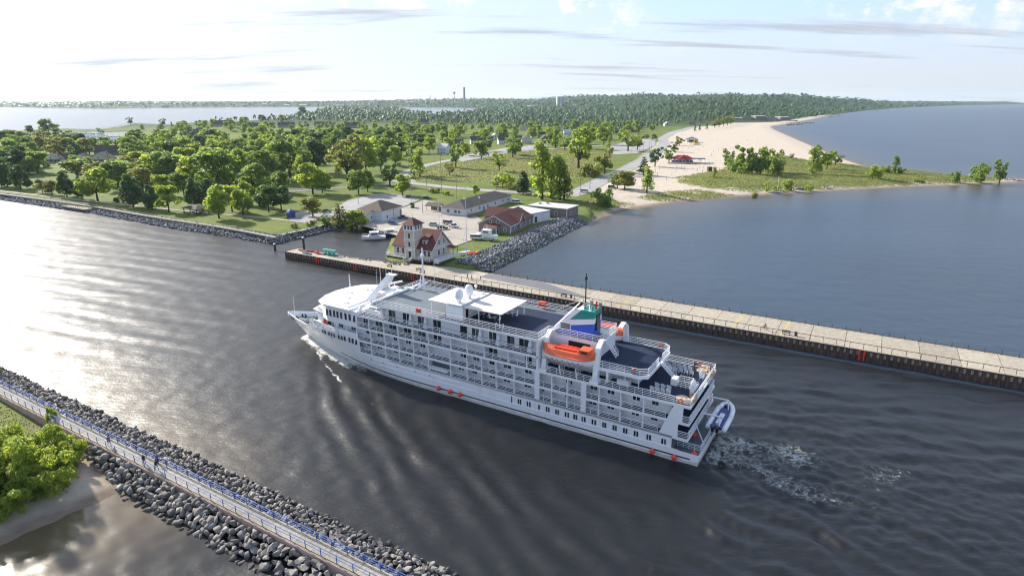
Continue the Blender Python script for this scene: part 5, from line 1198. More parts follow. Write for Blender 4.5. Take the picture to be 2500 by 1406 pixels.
for x in (4.3, 12.2):
    dm = MB().extr([(x - 0.9, 2.2, 5.0), (x + 0.9, 2.2, 5.0), (x + 0.9, 2.2, 6.9), (x - 0.9, 2.2, 6.9)], (0, 2.4, 0)).build('dormer', 'beige_siding', hs)
    MB().extr([(x - 1.2, 1.9, 6.85), (x + 1.2, 1.9, 6.85), (x + 1.2, 5.0, 8.2), (x - 1.2, 5.0, 8.2)], (0, 0, 0.15)).build('dormer_roof', 'roof_red', dm); hwin(dm, x, 2.18, 5.2, 0.9, 1.3)
for y in (4.9, 7.6): hwin(hs, W_ + 0.02, y, 1.7, 0.95, 1.7, math.pi / 2); hwin(hs, W_ + 0.02, y + 0.25, 5.2, 0.85, 1.5, math.pi / 2)
for y in (0.95, 1.2 + D_ + 0.2):
    pass
rk = MB()
for s in (-1, 1):
    yy = 1.2 + D_ / 2 + s * (D_ / 2 + 0.5); rk.extr([(W_ + 0.5, yy, ze - 0.5), (W_ + 0.5, 1.2 + D_ / 2, zr + 0.1), (W_ + 0.5, 1.2 + D_ / 2, zr - 0.25), (W_ + 0.5, yy, ze - 0.85)], (0.1, 0, 0))
rk.build('barge_board', 'trim_white', hs); MB().boxb(W_ - 0.1, W_ + 0.06, 1.1, 1.3, 0.2, ze).build('corner_board', 'trim_white', hs); MB().boxb(-0.06, 0.1, 1.1, 1.3, 0.2, ze).build('corner_board', 'trim_white', hs)
MB().boxb(W_, W_ + 0.05, 1.3, 1.2 + D_, ze - 0.15, ze + 0.1).build('band', 'trim_white', hs)
pr = MB().boxb(-2.0, W_ + 0.6, -0.9, 1.18, 0.45, 0.7).build('porch', 'wood_grey', hs)
MB().rail([(-2.0, 1.0, 0.7), (-2.0, -0.85, 0.7), (5.6, -0.85, 0.7)], gap=1.6, bars=3, w=0.1).build('railing', 'trim_white', pr); MB().rail([(10.2, -0.85, 0.7), (W_ + 0.5, -0.85, 0.7)], gap=1.6, bars=3, w=0.1).build('railing', 'trim_white', pr)
st2 = MB()
for i in range(4): st2.boxb(6.6, 9.2, -2.4 + i * 0.38, -2.0 + i * 0.38, 0.0, 0.15 + i * 0.15)
st2.build('steps', 'wood_grey', hs); MB().rail([(6.6, -2.4, 0.0), (6.6, -0.9, 0.6)], bars=2, gap=1.4, w=0.1).rail([(9.2, -2.4, 0), (9.2, -0.9, 0.6)], bars=2, gap=1.4, w=0.1).build('railing', 'trim_white', hs)
MB().boxb(-2.0, W_ + 0.6, -0.6, -0.4, -0.1, 0.44).build('skirt', 'wood_dark', hs)
rp = MB().boxb(W_ + 1.3, W_ + 3.2, 0.4, 12.6, 0.3, 0.5).build('ramp', 'wood_grey', hs)
f_ = MB()
for y in np.arange(0.4, 12.6, 0.28): f_.boxb(W_ + 1.26, W_ + 1.34, y, y + 0.2, 0.4, 1.5); f_.boxb(W_ + 3.16, W_ + 3.24, y, y + 0.2, 0.4, 1.5)
f_.build('picket_fence', 'trim_white', rp); MB().boxb(W_ + 1.2, W_ + 3.3, 0.3, 0.42, 0, 1.5).build('gate', 'trim_white', rp)
MB().extr([(W_, 9.6, 3.6), (W_ + 2.6, 9.6, 3.1), (W_ + 2.6, 12.6, 3.1), (W_, 12.6, 3.6)], (0, 0, 0.15)).tube((W_ + 2.4, 9.8, 0), (W_ + 2.4, 9.8, 3.1), 0.1).tube((W_ + 2.4, 12.4, 0), (W_ + 2.4, 12.4, 3.1), 0.1).build('side_porch', 'roof_red', hs)
# --- taupe building with maroon roof
bx, by = at(1169, 565, GZ)
tb = thing('red_roof_building', 'taupe sided building with maroon gabled roof and white trim above the boulders', 'building', (bx, by, GZ), math.radians(-24.5))
W2, D2 = 14.2, 23.5
gwall(MB(), 0, W2, 0, D2, 0, 3.6, 7.0, 'y').build('wall', 'taupe_siding', tb); gable(MB(), 0, W2, 0, D2, 3.6, 7.0, 'y').build('roof', 'roof_red', tb)
gwall(MB(), W2 - 4, W2 + 0.25, 8.0, 13.5, 0, 3.6, 6.6, 'x').build('cross_gable', 'taupe_siding', tb); gable(MB(), 5, W2 + 0.3, 8.0, 13.5, 3.6, 6.7, 'x', 0.3).build('roof', 'roof_red', tb)
gable(MB(), -5, 7, 15, 22.5, 3.6, 7.0, 'x', 0.3).build('roof', 'roof_red', tb); gwall(MB(), -5, 5, 15, 22.5, 0, 3.6, 6.9, 'x').build('rear_wing', 'taupe_siding', tb)
for x in (5.4, 8.8): hwin(tb, x, -0.02, 4.0, 0.9, 1.2)
hwin(tb, 11.8, -0.02, 1.1, 1.1, 1.2); hwin(tb, 3.0, -0.02, 1.1, 0.9, 1.3)
for y in (1.6, 4.6, 6.8, 9.8, 11.5, 15.5, 20.0): hwin(tb, W2 + (0.27 if 8 < y < 13.5 else 0.02), y, 1.2, 0.9, 1.4, math.pi / 2)
hwin(tb, W2 + 0.27, 10.7, 4.4, 0.6, 1.0, math.pi / 2)
po = MB().extr([(3.6, -3.2, 2.7), (9.6, -3.2, 2.7), (9.6, 0, 3.7), (3.6, 0, 3.7)], (0, 0, 0.2)).build('porch_roof', 'roof_red', tb); MB().boxb(3.6, 9.6, -3.2, -3.05, 2.45, 2.7).build('fascia', 'trim_white', po)
for x in (3.8, 6.4, 9.4): MB().boxb(x - 0.12, x + 0.12, -3.15, -2.9, 0, 2.5).build('porch_post', 'trim_white', tb)
hwin(tb, 6.8, -0.02, 0.9, 2.0, 1.3); hwin(tb, 8.6, -0.02, 0.05, 0.9, 2.1, name='door')
for x, y in ((0, 0), (W2, 0), (W2, D2)): MB().boxb(x - 0.1, x + 0.1, y - 0.1, y + 0.1, 0, 3.6).build('corner_board', 'trim_white', tb)
bb = MB()
for s in (-1, 1): xx = W2 / 2 + s * (W2 / 2 + 0.4); bb.extr([(xx, -0.42, 3.4), (W2 / 2, -0.42, 7.08), (W2 / 2, -0.42, 6.8), (xx, -0.42, 3.12)], (0, -0.08, 0))
for s in (-1, 1): yy = 10.75 + s * 3.05; bb.extr([(W2 + 0.62, yy, 3.5), (W2 + 0.62, 10.75, 6.85), (W2 + 0.62, 10.75, 6.55), (W2 + 0.62, yy, 3.2)], (0.08, 0, 0))
bb.build('barge_board', 'trim_white', tb); MB().boxb(W2 + 0.35, W2 + 0.45, -0.4, 7.6, 3.1, 3.4).build('gutter', 'trim_white', tb)
# --- flat roofed neighbours
def flat(name, label, corners, z1, wallm, roofm, wins=()):
    (x0, y0), (x1, y1), (x2, y2), (x3, y3) = corners
    t = thing(name, label, 'building', (x0, y0, GZ), math.atan2(y1 - y0, x1 - x0)); L, Dp = math.dist((x0, y0), (x1, y1)), math.dist((x1, y1), (x2, y2))
    MB().boxb(0, L, 0, Dp, 0, z1).build('wall', wallm, t); MB().boxb(-0.3, L + 0.3, -0.3, Dp + 0.3, z1, z1 + 0.3).build('roof', roofm, t)
    for (x, z, w, h, side) in wins:
        if side == 'f': hwin(t, x, -0.02, z, w, h)
        else: hwin(t, L + 0.02, x, z, w, h, math.pi / 2)
    for x, y in ((0, 0), (L, 0), (L, Dp)): MB().boxb(x - 0.12, x + 0.12, y - 0.12, y + 0.12, 0, z1).build('corner_board', 'trim_white', t)
    return t, L, Dp
fz = GZ + 4.3
t, L, Dp = flat('flat_roof_building', 'taupe flat-roofed building with pale roof next to the lake shore', ats([(1290, 502), (1384, 511), (1413, 502), (1329, 491)], fz), 4.2, 'taupe_siding', 'roof_pale', [(14.5, 1.2, 1.2, 1.3, 'f'), (10.5, 0.1, 0.9, 1.9, 'f'), (4.5, 1.0, 0.9, 1.6, 's')])
for x, y in ((3, 6), (6, 8)): MB().boxb(x - 0.5, x + 0.5, y - 0.5, y + 0.5, 4.5, 5.3).build('roof_vent', 'steel', t)
t, L, Dp = flat('white_flat_building', 'white flat-roofed shed behind the maroon-roofed taupe building', ats([(1228, 511), (1297, 522.5), (1322, 512), (1258, 502)], fz), 4.2, 'white_siding', 'roof_pale', [(3.0, 0.3, 1.6, 2.4, 's')])
for x in (6.0, 7.5): MB().boxb(x - 0.4, x + 0.4, 4, 4.8, 4.5, 5.2).build('roof_vent', 'steel', t)
# --- long white hip-roofed building
lx, ly = at(1135, 528, GZ); lb = thing('long_white_building', 'long white building with dark hipped roof beyond the gravel yard', 'building', (lx, ly, GZ), math.radians(63.5))
MB().boxb(0, 48, 0, 13.0, 0, 3.4).build('wall', 'white_siding', lb); hip(MB(), 0, 48, 0, 13, 3.4, 6.2, 0.6).build('roof', 'roof_dark', lb)
for x in (6, 14, 22, 30, 38, 44): hwin(lb, x, -0.02, 1.3, 1.2, 1.1)
hwin(lb, 18.0, -0.02, 0.05, 1.0, 2.1, name='door')
for y in (3, 5, 9): hwin(lb, -0.02, y, 1.2, 1.4, 1.2, -math.pi / 2)
MB().ball((10, 6.0, 6.3), 0.5).build('satellite_dish', 'plastic_white', lb); MB().boxb(20, 20.8, 3.5, 4.3, 4.6, 5.9).build('chimney', 'white_siding', lb)
fn = thing('picket_fence', 'grey board fence beside the long white building', 'fence', (lx + 1.5, ly - 4.5, GZ), math.radians(50))
fp = MB().boxb(-0.11, 0.11, -0.03, 0.03, 0, 1.7).mesh('board'); fp.materials.append(MATS['wood_grey'])
for i in range(40): o = bpy.data.objects.new('board', fp); COL.objects.link(o); o.parent = fn; o.location = (i * 0.26, 0, 0)
# --- white garage with hip roof and gabled annex at the basin
gx, gy = at(933, 541, GZ); gb = thing('boat_garage', 'white garage with brown hipped roof and gabled annex at the basin head', 'garage', (gx, gy, GZ), math.radians(66))
MB().boxb(0, 15.5, 0, 13, 0, 4.6).build('wall', 'white_siding', gb); hip(MB(), 0, 15.5, 0, 13, 4.6, 8.0, 0.5).build('roof', 'roof_brown', gb)
gwall(MB(), -5.5, 3, 4.5, 10.5, 0, 3.0, 4.6, 'y').build('annex_wall', 'white_siding', gb)
gable(MB(), -5.5, 2.5, 4.5, 10.5, 3.0, 4.6, 'y', 0.35).build('annex_roof', 'roof_brown', gb)
hwin(gb, 4, -0.02, 1.0, 0.8, 1.2); MB().boxb(14.0, 15.4, -0.08, 0.0, 0.1, 3.2).build('garage_door', 'taupe_siding', gb); MB().boxb(8.9, 9.1, -0.12, 0.0, 0, 4.6).build('downpipe', 'pole_metal', gb)
hwin(gb, -1.5, 4.48, 1.0, 0.8, 1.2)
# --- small sheds in the yard
sxx, syy = at(1040, 515, GZ); sh = thing('open_shelter', 'small open shelter with tan roof near the long white building', 'shelter', (sxx, syy, GZ), GA)
gable(MB(), 0, 7, 0, 5, 2.6, 3.9, 'x').build('roof', 'roof_brown', sh)
for x in (0.3, 6.7):
    for y in (0.3, 4.7): MB().boxb(x - 0.12, x + 0.12, y - 0.12, y + 0.12, 0, 2.6).build('post', 'trim_white', sh)
MB().boxb(0.5, 6.5, 3.5, 4.5, 0, 2.2).build('back_wall', 'wood_grey', sh)
pv_ = thing('park_shelter', 'dark roofed picnic shelter among trees by the sea wall', 'shelter', (*at(480, 521, GZ), GZ), GA)
hip(MB(), -5, 5, -3.5, 3.5, 2.7, 4.2).build('roof', 'roof_dark', pv_)
for x in (-4.6, 0, 4.6):
    for y in (-3.1, 3.1): MB().boxb(x - 0.15, x + 0.15, y - 0.15, y + 0.15, 0, 2.75).build('post', 'wood_dark', pv_)
for x in (-2.5, 2.5): MB().boxb(x - 1, x + 1, -0.4, 0.4, 0.72, 0.8).boxb(x - 1, x + 1, -0.9, -0.6, 0.42, 0.48).boxb(x - 1, x + 1, 0.6, 0.9, 0.42, 0.48).boxb(x - 0.1, x + 0.1, -0.8, 0.8, 0, 0.75).build('picnic_table', 'wood_grey', pv_)
bt = thing('blue_gazebo', 'small dark blue domed kiosk on the lot by the basin', 'kiosk', (*at(711, 531, GZ), GZ + 0.05), 0)
MB().lathe([(2.0, 0), (2.0, 2.2)], 8).build('wall', 'boat_blue', bt); MB().lathe([(2.5, 2.2), (1.6, 3.2), (0.2, 3.8)], 8).build('roof', 'boat_blue', bt)

# --- houses of the neighbourhood
def house(u, v, w, d, wallm, roofm, rz, label, axis='x', storeys=1.5, group='neighbourhood houses', porch=False):
    x, y = at(u, v, GZ); z = float(ground(np.array([x]), np.array([y]))[0])
    t = thing('house', label, 'house', (x, y, z - 0.1), rz, group); ze_, zr_ = 2.7 * storeys, 2.7 * storeys + min(w, d) * 0.42
    gwall(MB(), -w/2, w/2, -d/2, d/2, 0, ze_, zr_, axis).build('wall', wallm, t); r_ = gable(MB(), -w/2, w/2, -d/2, d/2, ze_, zr_, axis, 0.5).build('roof', roofm, t)
    MB().boxb(w * 0.2, w * 0.2 + 0.8, 0.3, 1.1, ze_, zr_ + 1.0).build('chimney', 'brick_far', r_)
    n = max(2, int(w / 3))
    for i in range(n):
        for k in range(2 if storeys > 1.4 and axis == 'x' else 1): hwin(t, -w/2 + w * (i + 0.5) / n, -d/2 - 0.02, 0.9 + 2.6 * k, 1.1, 1.3)
    if axis == 'y': hwin(t, 0, -d/2 - 0.02, ze_ + 0.2, 1.2, 1.3)
    if porch: MB().extr([(-w/2, -d/2 - 2.2, 2.3), (w/2, -d/2 - 2.2, 2.3), (w/2, -d/2, 2.9), (-w/2, -d/2, 2.9)], (0, 0, 0.15)).tube((-w/2 + .2, -d/2 - 2, 0), (-w/2 + .2, -d/2 - 2, 2.3), 0.12).tube((w/2 - .2, -d/2 - 2, 0), (w/2 - .2, -d/2 - 2, 2.3), 0.12).build('porch', roofm, t)
    return t
house(134, 397, 15, 10, 'white_siding', 'roof_dark', 0.15, 'white house with grey gables, leftmost of those above the sea wall trees', 'y', 1.3, porch=True)
house(160, 395, 13, 9, 'white_siding', 'roof_dark', 0.15, 'white wing house adjoining the leftmost gabled house', 'x', 1.2)
house(206, 397, 13, 11, 'white_siding', 'roof_brown', 0.2, 'small pale gabled house between two larger ones above the sea wall trees', 'y', 1.2)
house(252, 397, 17, 12, 'beige_siding', 'roof_brown', 0.1, 'beige gabled house with dark veranda band above the sea wall trees', 'y', 1.4, porch=True)
house(285, 378, 34, 14, 'taupe_siding', 'roof_dark', 0.1, 'long dark-roofed house behind the beige gabled house', 'x', 1.2)
HN = [(1208, 341, 'white_siding', 'roof_pale', 'y'), (1228, 352, 'white_siding', 'roof_dark', 'x'), (1262, 345, 'taupe_siding', 'roof_brown', 'x'), (1285, 350, 'beige_siding', 'roof_dark', 'y'), (1305, 338, 'white_siding', 'roof_brown', 'x'), (1330, 349, 'taupe_siding', 'roof_dark', 'y'),
      (1368, 322, 'white_siding', 'roof_dark', 'y'), (1385, 330, 'white_siding', 'roof_pale', 'x'), (1405, 318, 'beige_siding', 'roof_brown', 'x'), (1278, 320, 'white_siding', 'roof_brown', 'x'), (1160, 352, 'white_siding', 'roof_dark', 'x'), (1120, 356, 'taupe_siding', 'roof_brown', 'x'), (1508, 326, 'white_siding', 'roof_dark', 'x'), (1550, 322, 'taupe_siding', 'roof_brown', 'x'), (1628, 308, 'white_siding', 'roof_pale', 'y'), (1690, 305, 'taupe_siding', 'roof_dark', 'x'), (955, 388, 'white_siding', 'roof_dark', 'x'), (1085, 375, 'white_siding', 'roof_pale', 'x')]
for i, (u, v, wm, rm2, ax) in enumerate(sorted(HN)):
    cn = {'white_siding': 'white', 'taupe_siding': 'taupe', 'beige_siding': 'beige'}[wm]; rn = {'roof_pale': 'pale', 'roof_dark': 'dark', 'roof_brown': 'brown'}[rm2]
    house(u, v, random.uniform(10, 14), random.uniform(9, 12), wm, rm2, random.choice((0.2, -0.5, 0.1)), f'{cn} house with {rn} roof, {ordw(i)} from the left in the tree-shaded street', ax, random.choice((1.2, 1.6, 2.0)))
TN = [(615, 318, 52), (700, 312, 60), (790, 311, 64), (860, 313, 50), (1030, 303, 60), (1110, 302, 60), (480, 333, 40), (545, 322, 44)]
for i, (u, v, w) in enumerate(sorted(TN)):
    house(u, v, w * 0.5, 12, 'brick_far', random.choice(('roof_brown', 'roof_dark')), random.uniform(-0.1, 0.1), f'long brown terrace of homes, {ordw(i)} from the left before the inner lake', 'x', 2.0, 'terraces before the inner lake')

# --- beach pavilion, hut and play frame
bp_ = thing('beach_pavilion', 'beach cafe with scarlet hipped roof and crowded terrace on the sand', 'pavilion', (*at(1668, 398, GZ), GZ), math.radians(-12))
MB().boxb(-10, 8, 0, 9, 0, 3.2).build('wall', 'white_siding', bp_); hip(MB(), -10.5, 8.5, -1.5, 9.5, 3.2, 6.2).build('roof', 'roof_scarlet', bp_)
hip(MB(), -3.5, 3.5, -4.0, 6, 3.6, 7.0).build('roof', 'roof_scarlet', bp_); MB().boxb(6, 20, 3, 12, 2.8, 3.1).build('flat_roof', 'roof_pale', bp_); MB().boxb(8, 18, 4.5, 10.5, 3.1, 3.7).build('skylight', 'dark_glass', bp_)
MB().boxb(-13, 22, -9, 0, 0.05, 0.35).build('terrace', 'wood_grey', bp_); MB().rail([(-13, -0.2, 0.3), (-13, -9, 0.3), (22, -9, 0.3), (22, -0.2, 0.3)], gap=2, bars=2, w=0.12).build('railing', 'trim_white', bp_)
for i in range(12): x = -11.5 + i * 2.8; MB().boxb(x - 0.7, x + 0.7, -5.4 + (i % 3) * 1.3, -4.2 + (i % 3) * 1.3, 1.0, 1.1).tube((x, -4.8 + (i % 3) * 1.3, 0.3), (x, -4.8 + (i % 3) * 1.3, 1.0), 0.08).lathe([(1.5, 2.5), (0.05, 3.2)], 8, (x, -4.8 + (i % 3) * 1.3, 0.2)).build('parasol_table', 'plastic_white' if i % 3 else 'car_dark', bp_)
for i in range(6): hwin(bp_, -8.5 + i * 3, -0.02, 0.5, 1.8, 2.0)
bh = thing('beach_hut', 'white beach hut with dark gable roof on the sand', 'hut', (*at(1690, 348, GZ), GZ), math.radians(-10))
gwall(MB(), -7, 7, 0, 10, 0, 3.6, 6.4, 'y').build('wall', 'white_siding', bh); gable(MB(), -7, 7, 0, 10, 3.6, 6.4, 'y', 0.9).build('roof', 'roof_dark', bh); MB().boxb(-4, 6, -0.1, 0, 0.6, 3.0).build('opening', 'black_paint', bh)
pf = thing('play_frame', 'orange and yellow climbing frame beside the beach hut', 'play frame', (*at(1697, 354, GZ), GZ), 0)
for k in range(6): a_ = k * math.pi / 3; MB().tube((6.5 * math.cos(a_), 4.5 * math.sin(a_), 0), (0, 0, 6.5), 0.22).build('strut', 'play_yellow', pf)
MB().tube((0, 0, 0), (0, 0, 7.5), 0.25).build('mast', 'wood_dark', pf); MB().lathe([(5.0, 1.4), (3.5, 2.6), (3.3, 2.6), (4.8, 1.4)], 12).build('net_ring', 'play_yellow', pf)
kd = thing('beach_locker', 'small dark upright cabin on the sand near the dune grass', 'cabin', (*at(1732, 418, GZ), GZ), 0.2)
MB().boxb(-1.5, 1.5, -1.2, 1.2, 0, 2.4).build('wall', 'wood_dark', kd); MB().extr([(-1.8, -1.5, 2.4), (1.8, -1.5, 2.4), (1.4, -1.2, 3.2), (-1.4, -1.2, 3.2)], (0, 2.7, 0)).build('roof', 'roof_dark', kd)
# --- posts on the sand in loose rows
sp_ = [(1560 + 0.0, 430), (1605, 432), (1640, 430), (1652, 412), (1664, 412), (1702, 421), (1715, 424), (1665, 368), (1680, 364), (1706, 368), (1716, 362), (1742, 372), (1753, 370), (1762, 366), (1782, 366), (1790, 368), (1650, 420), (1627, 440), (1671, 415), (1708, 412), (1718, 412), (1756, 418), (1736, 382), (1610, 414), (1600, 422), (1825, 345), (1850, 350)]
pm = MB().tube((0, 0, 0), (0, 0, 3.2), 0.14, 6).mesh('net_post'); pm.materials.append(MATS['pole_metal'])
for i, (u, v) in enumerate(sorted(sp_)):
    link('net_post', pm, 'pole_metal', None, False, f'thin post standing in the sand, {ordw(i)} from the left on the beach', 'post', 'posts on the beach sand', None, (*at(u, v, GZ), GZ - 0.2))
# --- lamp and utility poles
def pole(u, v, h, label, arms=1, lamp=True):
    x, y = at(u, v, GZ); t = thing('street_lamp' if lamp else 'utility_pole', label, 'lamp post' if lamp else 'utility pole', (x, y, GZ), 0.3, 'lamp posts and poles on the land')
    MB().tube((0, 0, 0), (0, 0, h), 0.17, 6, 0.1).build('shaft', 'pole_metal' if lamp else 'wood_grey', t)
    if lamp: MB().tube((0, 0, h), (1.5, 0, h + 0.2), 0.07).boxb(1.2, 2.0, -0.2, 0.2, h + 0.1, h + 0.3).build('lamp_arm', 'plastic_white', t)
    else: MB().boxb(-1.1, 1.1, -0.08, 0.08, h - 0.8, h - 0.6).build('crossarm', 'wood_grey', t)
PL = [(1042, 455, 10, 0), (1078, 470, 22, 0), (1115, 486, 14, 1), (1004, 490, 9, 1), (875, 498, 8, 1), (1212, 464, 10, 0), (1416, 478, 13, 0), (1440, 462, 11, 0), (1570, 375, 12, 0), (1585, 372, 11, 0), (1590, 368, 12, 0), (1540, 393, 9, 1), (1560, 380, 9, 1), (1520, 350, 10, 0), (1255, 352, 10, 0), (1060, 395, 11, 0), (1032, 520, 8, 1), (1137, 527, 13, 1), (1665, 330, 9, 1), (1805, 290, 30, 0)]
for i, (u, v, h, lm) in enumerate(sorted(PL)): pole(u, v, h, f'{"lamp post" if lm else "wooden utility pole"}, {ordw(i)} from the left among the poles on the land', 1, bool(lm))
fx_, fy_ = at(1137, 660, GZ)
sm_ = thing('signal_mast', 'tall white lattice signal mast on the lawn right of the towered house', 'mast', (*at(1140, 640, GZ), GZ), 0)
MB().tube((0, 0, 0), (0, 0, 24), 0.16, 6, 0.06).build('shaft', 'trim_white', sm_); MB().tube((-2.2, 0, 17), (2.2, 0, 17), 0.06).build('yard_arm', 'trim_white', sm_)
for k in range(3): a_ = k * 2.1 + 0.4; MB().tube((3.4 * math.cos(a_), 3.4 * math.sin(a_), 0), (0, 0, 12), 0.04, 4).build('guy_leg', 'trim_white', sm_)
sm2 = thing('radio_mast', 'pair of slim white antenna poles behind the towered house', 'mast', (*at(1077, 575, GZ), GZ), 0)
for x in (-0.6, 0.6): MB().tube((x, 0, 0), (x, 0, 16), 0.12, 6, 0.06).build('pole', 'trim_white', sm2)
MB().boxb(-0.7, 0.7, -0.06, 0.06, 8, 8.2).build('brace', 'trim_white', sm2)

# --- vehicles
def make_car(body, kind):
    t = thing('parked_car', 'car', 'car'); L, W, h = (4.7, 1.85, 0.78) if kind != 'van' else (5.3, 2.0, 0.95)
    pts = {'car': [(-L/2, 0.35), (L/2, 0.35), (L/2, 0.72), (L/2 - 0.15, 0.85), (1.1, 0.95), (-L/2 + 0.1, 0.98)], 'van': [(-L/2, 0.4), (L/2, 0.4), (L/2, 0.9), (1.5, 1.1), (-L/2, 1.15)], 'truck': [(-L/2, 0.45), (L/2, 0.45), (L/2, 0.95), (1.0, 1.05), (-L/2, 1.05)]}[kind]
    MB().extr([(x, -W/2, z) for x, z in pts], (0, W, 0)).build('body', body, t)
    cp = {'car': [(-1.9, 0.96), (1.15, 0.94), (0.45, 1.45), (-1.45, 1.48)], 'van': [(-2.6, 1.12), (1.55, 1.08), (0.9, 1.85), (-2.5, 1.9)], 'truck': [(-0.9, 1.05), (1.05, 1.05), (0.5, 1.75), (-0.8, 1.78)]}[kind]
    MB().extr([(x, -W/2 + 0.12, z) for x, z in cp], (0, W - 0.24, 0)).build('cabin_glass', 'dark_glass', t)
    MB().boxb(cp[3][0] - 0.05, cp[2][0] + 0.05, -W/2 + 0.16, W/2 - 0.16, cp[2][1] - 0.02, cp[3][1] + 0.06).build('roof', body, t)
    for x in (-L/2 + 0.9, L/2 - 0.85):
        for y in (-W/2 + 0.1, W/2 - 0.1): w_ = MB().tube((x, y - 0.11, 0.34), (x, y + 0.11, 0.34), 0.34, 10).build('wheel', 'rubber', t); MB().tube((x, y - 0.13, 0.34), (x, y + 0.13, 0.34), 0.18, 8).build('rim', 'steel', w_)
    for y in (-W/2 + 0.3, W/2 - 0.3): MB().boxb(L/2 - 0.02, L/2 + 0.03, y - 0.2, y + 0.2, 0.6, 0.74).build('headlight', 'plastic_white', t)
    return t
CARS = [(1165, 585, 0.3, 'car_white', 'van', 'white van parked beside the white pickup behind the towered house'), (1108, 556, -0.2, 'car_white', 'truck', 'white pickup truck in the yard behind the towered house'), (1096, 549, -0.2, 'car_tan', 'van', 'tan van in the yard behind the white pickup'), (1060, 552, 0.1, 'car_silver', 'car', 'silver car in the yard right of the tower'),
        (1080, 560, 0.6, 'car_dark', 'car', 'dark car in the yard just behind the maroon roof'), (1052, 468, 0.0, 'car_white', 'car', 'white car on the channel road left of centre'), (1272, 470, -0.1, 'car_dark', 'truck', 'dark pickup on the channel road near the tall poplars'), (1292, 473, -0.05, 'car_white', 'van', 'white box trailer van on the channel road near the tall poplars'),
        (1429, 471, 0.0, 'car_white', 'van', 'white van at the foot of the beach road'), (1495, 461, 0.1, 'car_dark', 'van', 'black van under the round tree beside the beach road'), (1000, 483, 0.8, 'car_dark', 'car', 'dark car at the car park edge by the lamp post'), (1043, 486, 0.2, 'car_dark', 'car', 'dark car at the car park entrance'),
        (797, 519, 0.9, 'car_dark', 'car', 'dark car at the left end of the car park'), (795, 535, 0.9, 'car_white', 'car', 'white car at the left end of the car park beneath the spreading tree'), (985, 535, 0.4, 'car_dark', 'truck', 'dark pickup beside the white garage'), (960, 548, 0.2, 'car_blue', 'car', 'blue car in front of the white garage'),
        (1140, 372, 0.3, 'car_white', 'car', 'white car in the street lots below the houses'), (1165, 368, 0.3, 'car_silver', 'car', 'silver car in the street lots, farther right than the white one'), (1240, 352, 0.2, 'car_red', 'car', 'red car before the street houses'), (1210, 500, 1.1, 'car_dark', 'car', 'dark car behind the long white building'), (1262, 497, 0.1, 'car_white', 'van', 'white camper at the far end of the long white building'), (1640, 350, 1.0, 'car_silver', 'car', 'silver car on the bend of the beach road')]
protos = {}
for u, v, rz, body, kind, lbl in CARS:
    if (body, kind) not in protos: c_ = protos[(body, kind)] = make_car(body, kind)
    else: c_ = copy_tree(protos[(body, kind)])
    c_.location = (*at(u, v, GZ), GZ + (0.13 if v < 600 else 0.05)); c_.rotation_euler = (0, 0, rz - 0.4); c_['label'] = lbl; c_['category'] = {'car': 'car', 'van': 'van', 'truck': 'pickup'}[kind]; c_['group'] = 'cars and vans parked on the land'

# --- boats in the basin, on the trailer and on the beach
def cabin_boat(name, label, loc, rz, L, W, hullm, decks=1, cat='boat', low='red_plastic'):
    t = thing(name, label, cat, loc, rz); mb = MB(); N = 9; vs, fs = [], []
    for i in range(N + 1):
        u = i / N; b_ = W / 2 * (1 if u < 0.45 else max(0.03, 1 - ((u - 0.45) / 0.55) ** 2.0)); k = 0.9 * max(0, u - 0.4) ** 1.5; x = -L / 2 + u * L
        vs += [(x, b_, 1.15 + k), (x, b_ * 0.88, 0.25), (x - 0.06 * L * u, b_ * 0.5, -0.4), (x - 0.06 * L * u, -b_ * 0.5, -0.4), (x, -b_ * 0.88, 0.25), (x, -b_, 1.15 + k)]
    for i in range(N):
        for j in range(5): a_ = i * 6 + j; fs.append((a_, a_ + 1, a_ + 7, a_ + 6))
        fs.append((i * 6 + 5, i * 6, i * 6 + 6, i * 6 + 11))
    fs.append(tuple(range(6)))
    mb.add(vs, fs).build('hull', hullm, t)
    c_ = MB().extr([(-L * 0.22, -W * 0.36, 1.15), (L * 0.2, -W * 0.36, 1.3), (L * 0.12, -W * 0.33, 2.9), (-L * 0.2, -W * 0.33, 2.9)], (0, W * 0.70, 0)).build('cabin', 'white_paint', t)
    for s in (-1, 1): MB().boxb(-L * 0.17, L * 0.09, s * W * 0.355 - 0.03, s * W * 0.355 + 0.03, 2.0, 2.55).build('side_window', 'dark_glass', c_)
    MB().extr([(L * 0.165, -W * 0.3, 2.0), (L * 0.165, W * 0.3, 2.0), (L * 0.14, W * 0.3, 2.6), (L * 0.14, -W * 0.3, 2.6)], (0.05, 0, 0)).build('windscreen', 'dark_glass', c_)
    MB().boxb(-L * 0.24, L * 0.16, -W * 0.40, W * 0.40, 2.9, 3.05).build('cabin_roof', 'white_paint', c_)
    MB().tube((-L * 0.05, 0, 3.0), (-L * 0.05, 0, 5.2), 0.07).tube((-L * 0.05, -0.8, 4.2), (-L * 0.05, 0.8, 4.2), 0.05).build('mast', 'white_paint', t)
    MB().rail([(-L * 0.45, W * 0.46, 1.15), (L * 0.2, W * 0.46, 1.3), (L * 0.47, 0.1, 1.7)], h=0.7, bars=2, gap=1.6, w=0.04).rail([(-L * 0.45, -W * 0.46, 1.15), (L * 0.2, -W * 0.46, 1.3), (L * 0.47, -0.1, 1.7)], h=0.7, bars=2, gap=1.6, w=0.04).build('railing', 'steel', t)
    return t
cabin_boat('patrol_boat', 'white and tan patrol launch moored in the basin, its bow towards the pier', (*at(912, 584, 0), 0), math.radians(196), 9.5, 3.3, 'canvas')
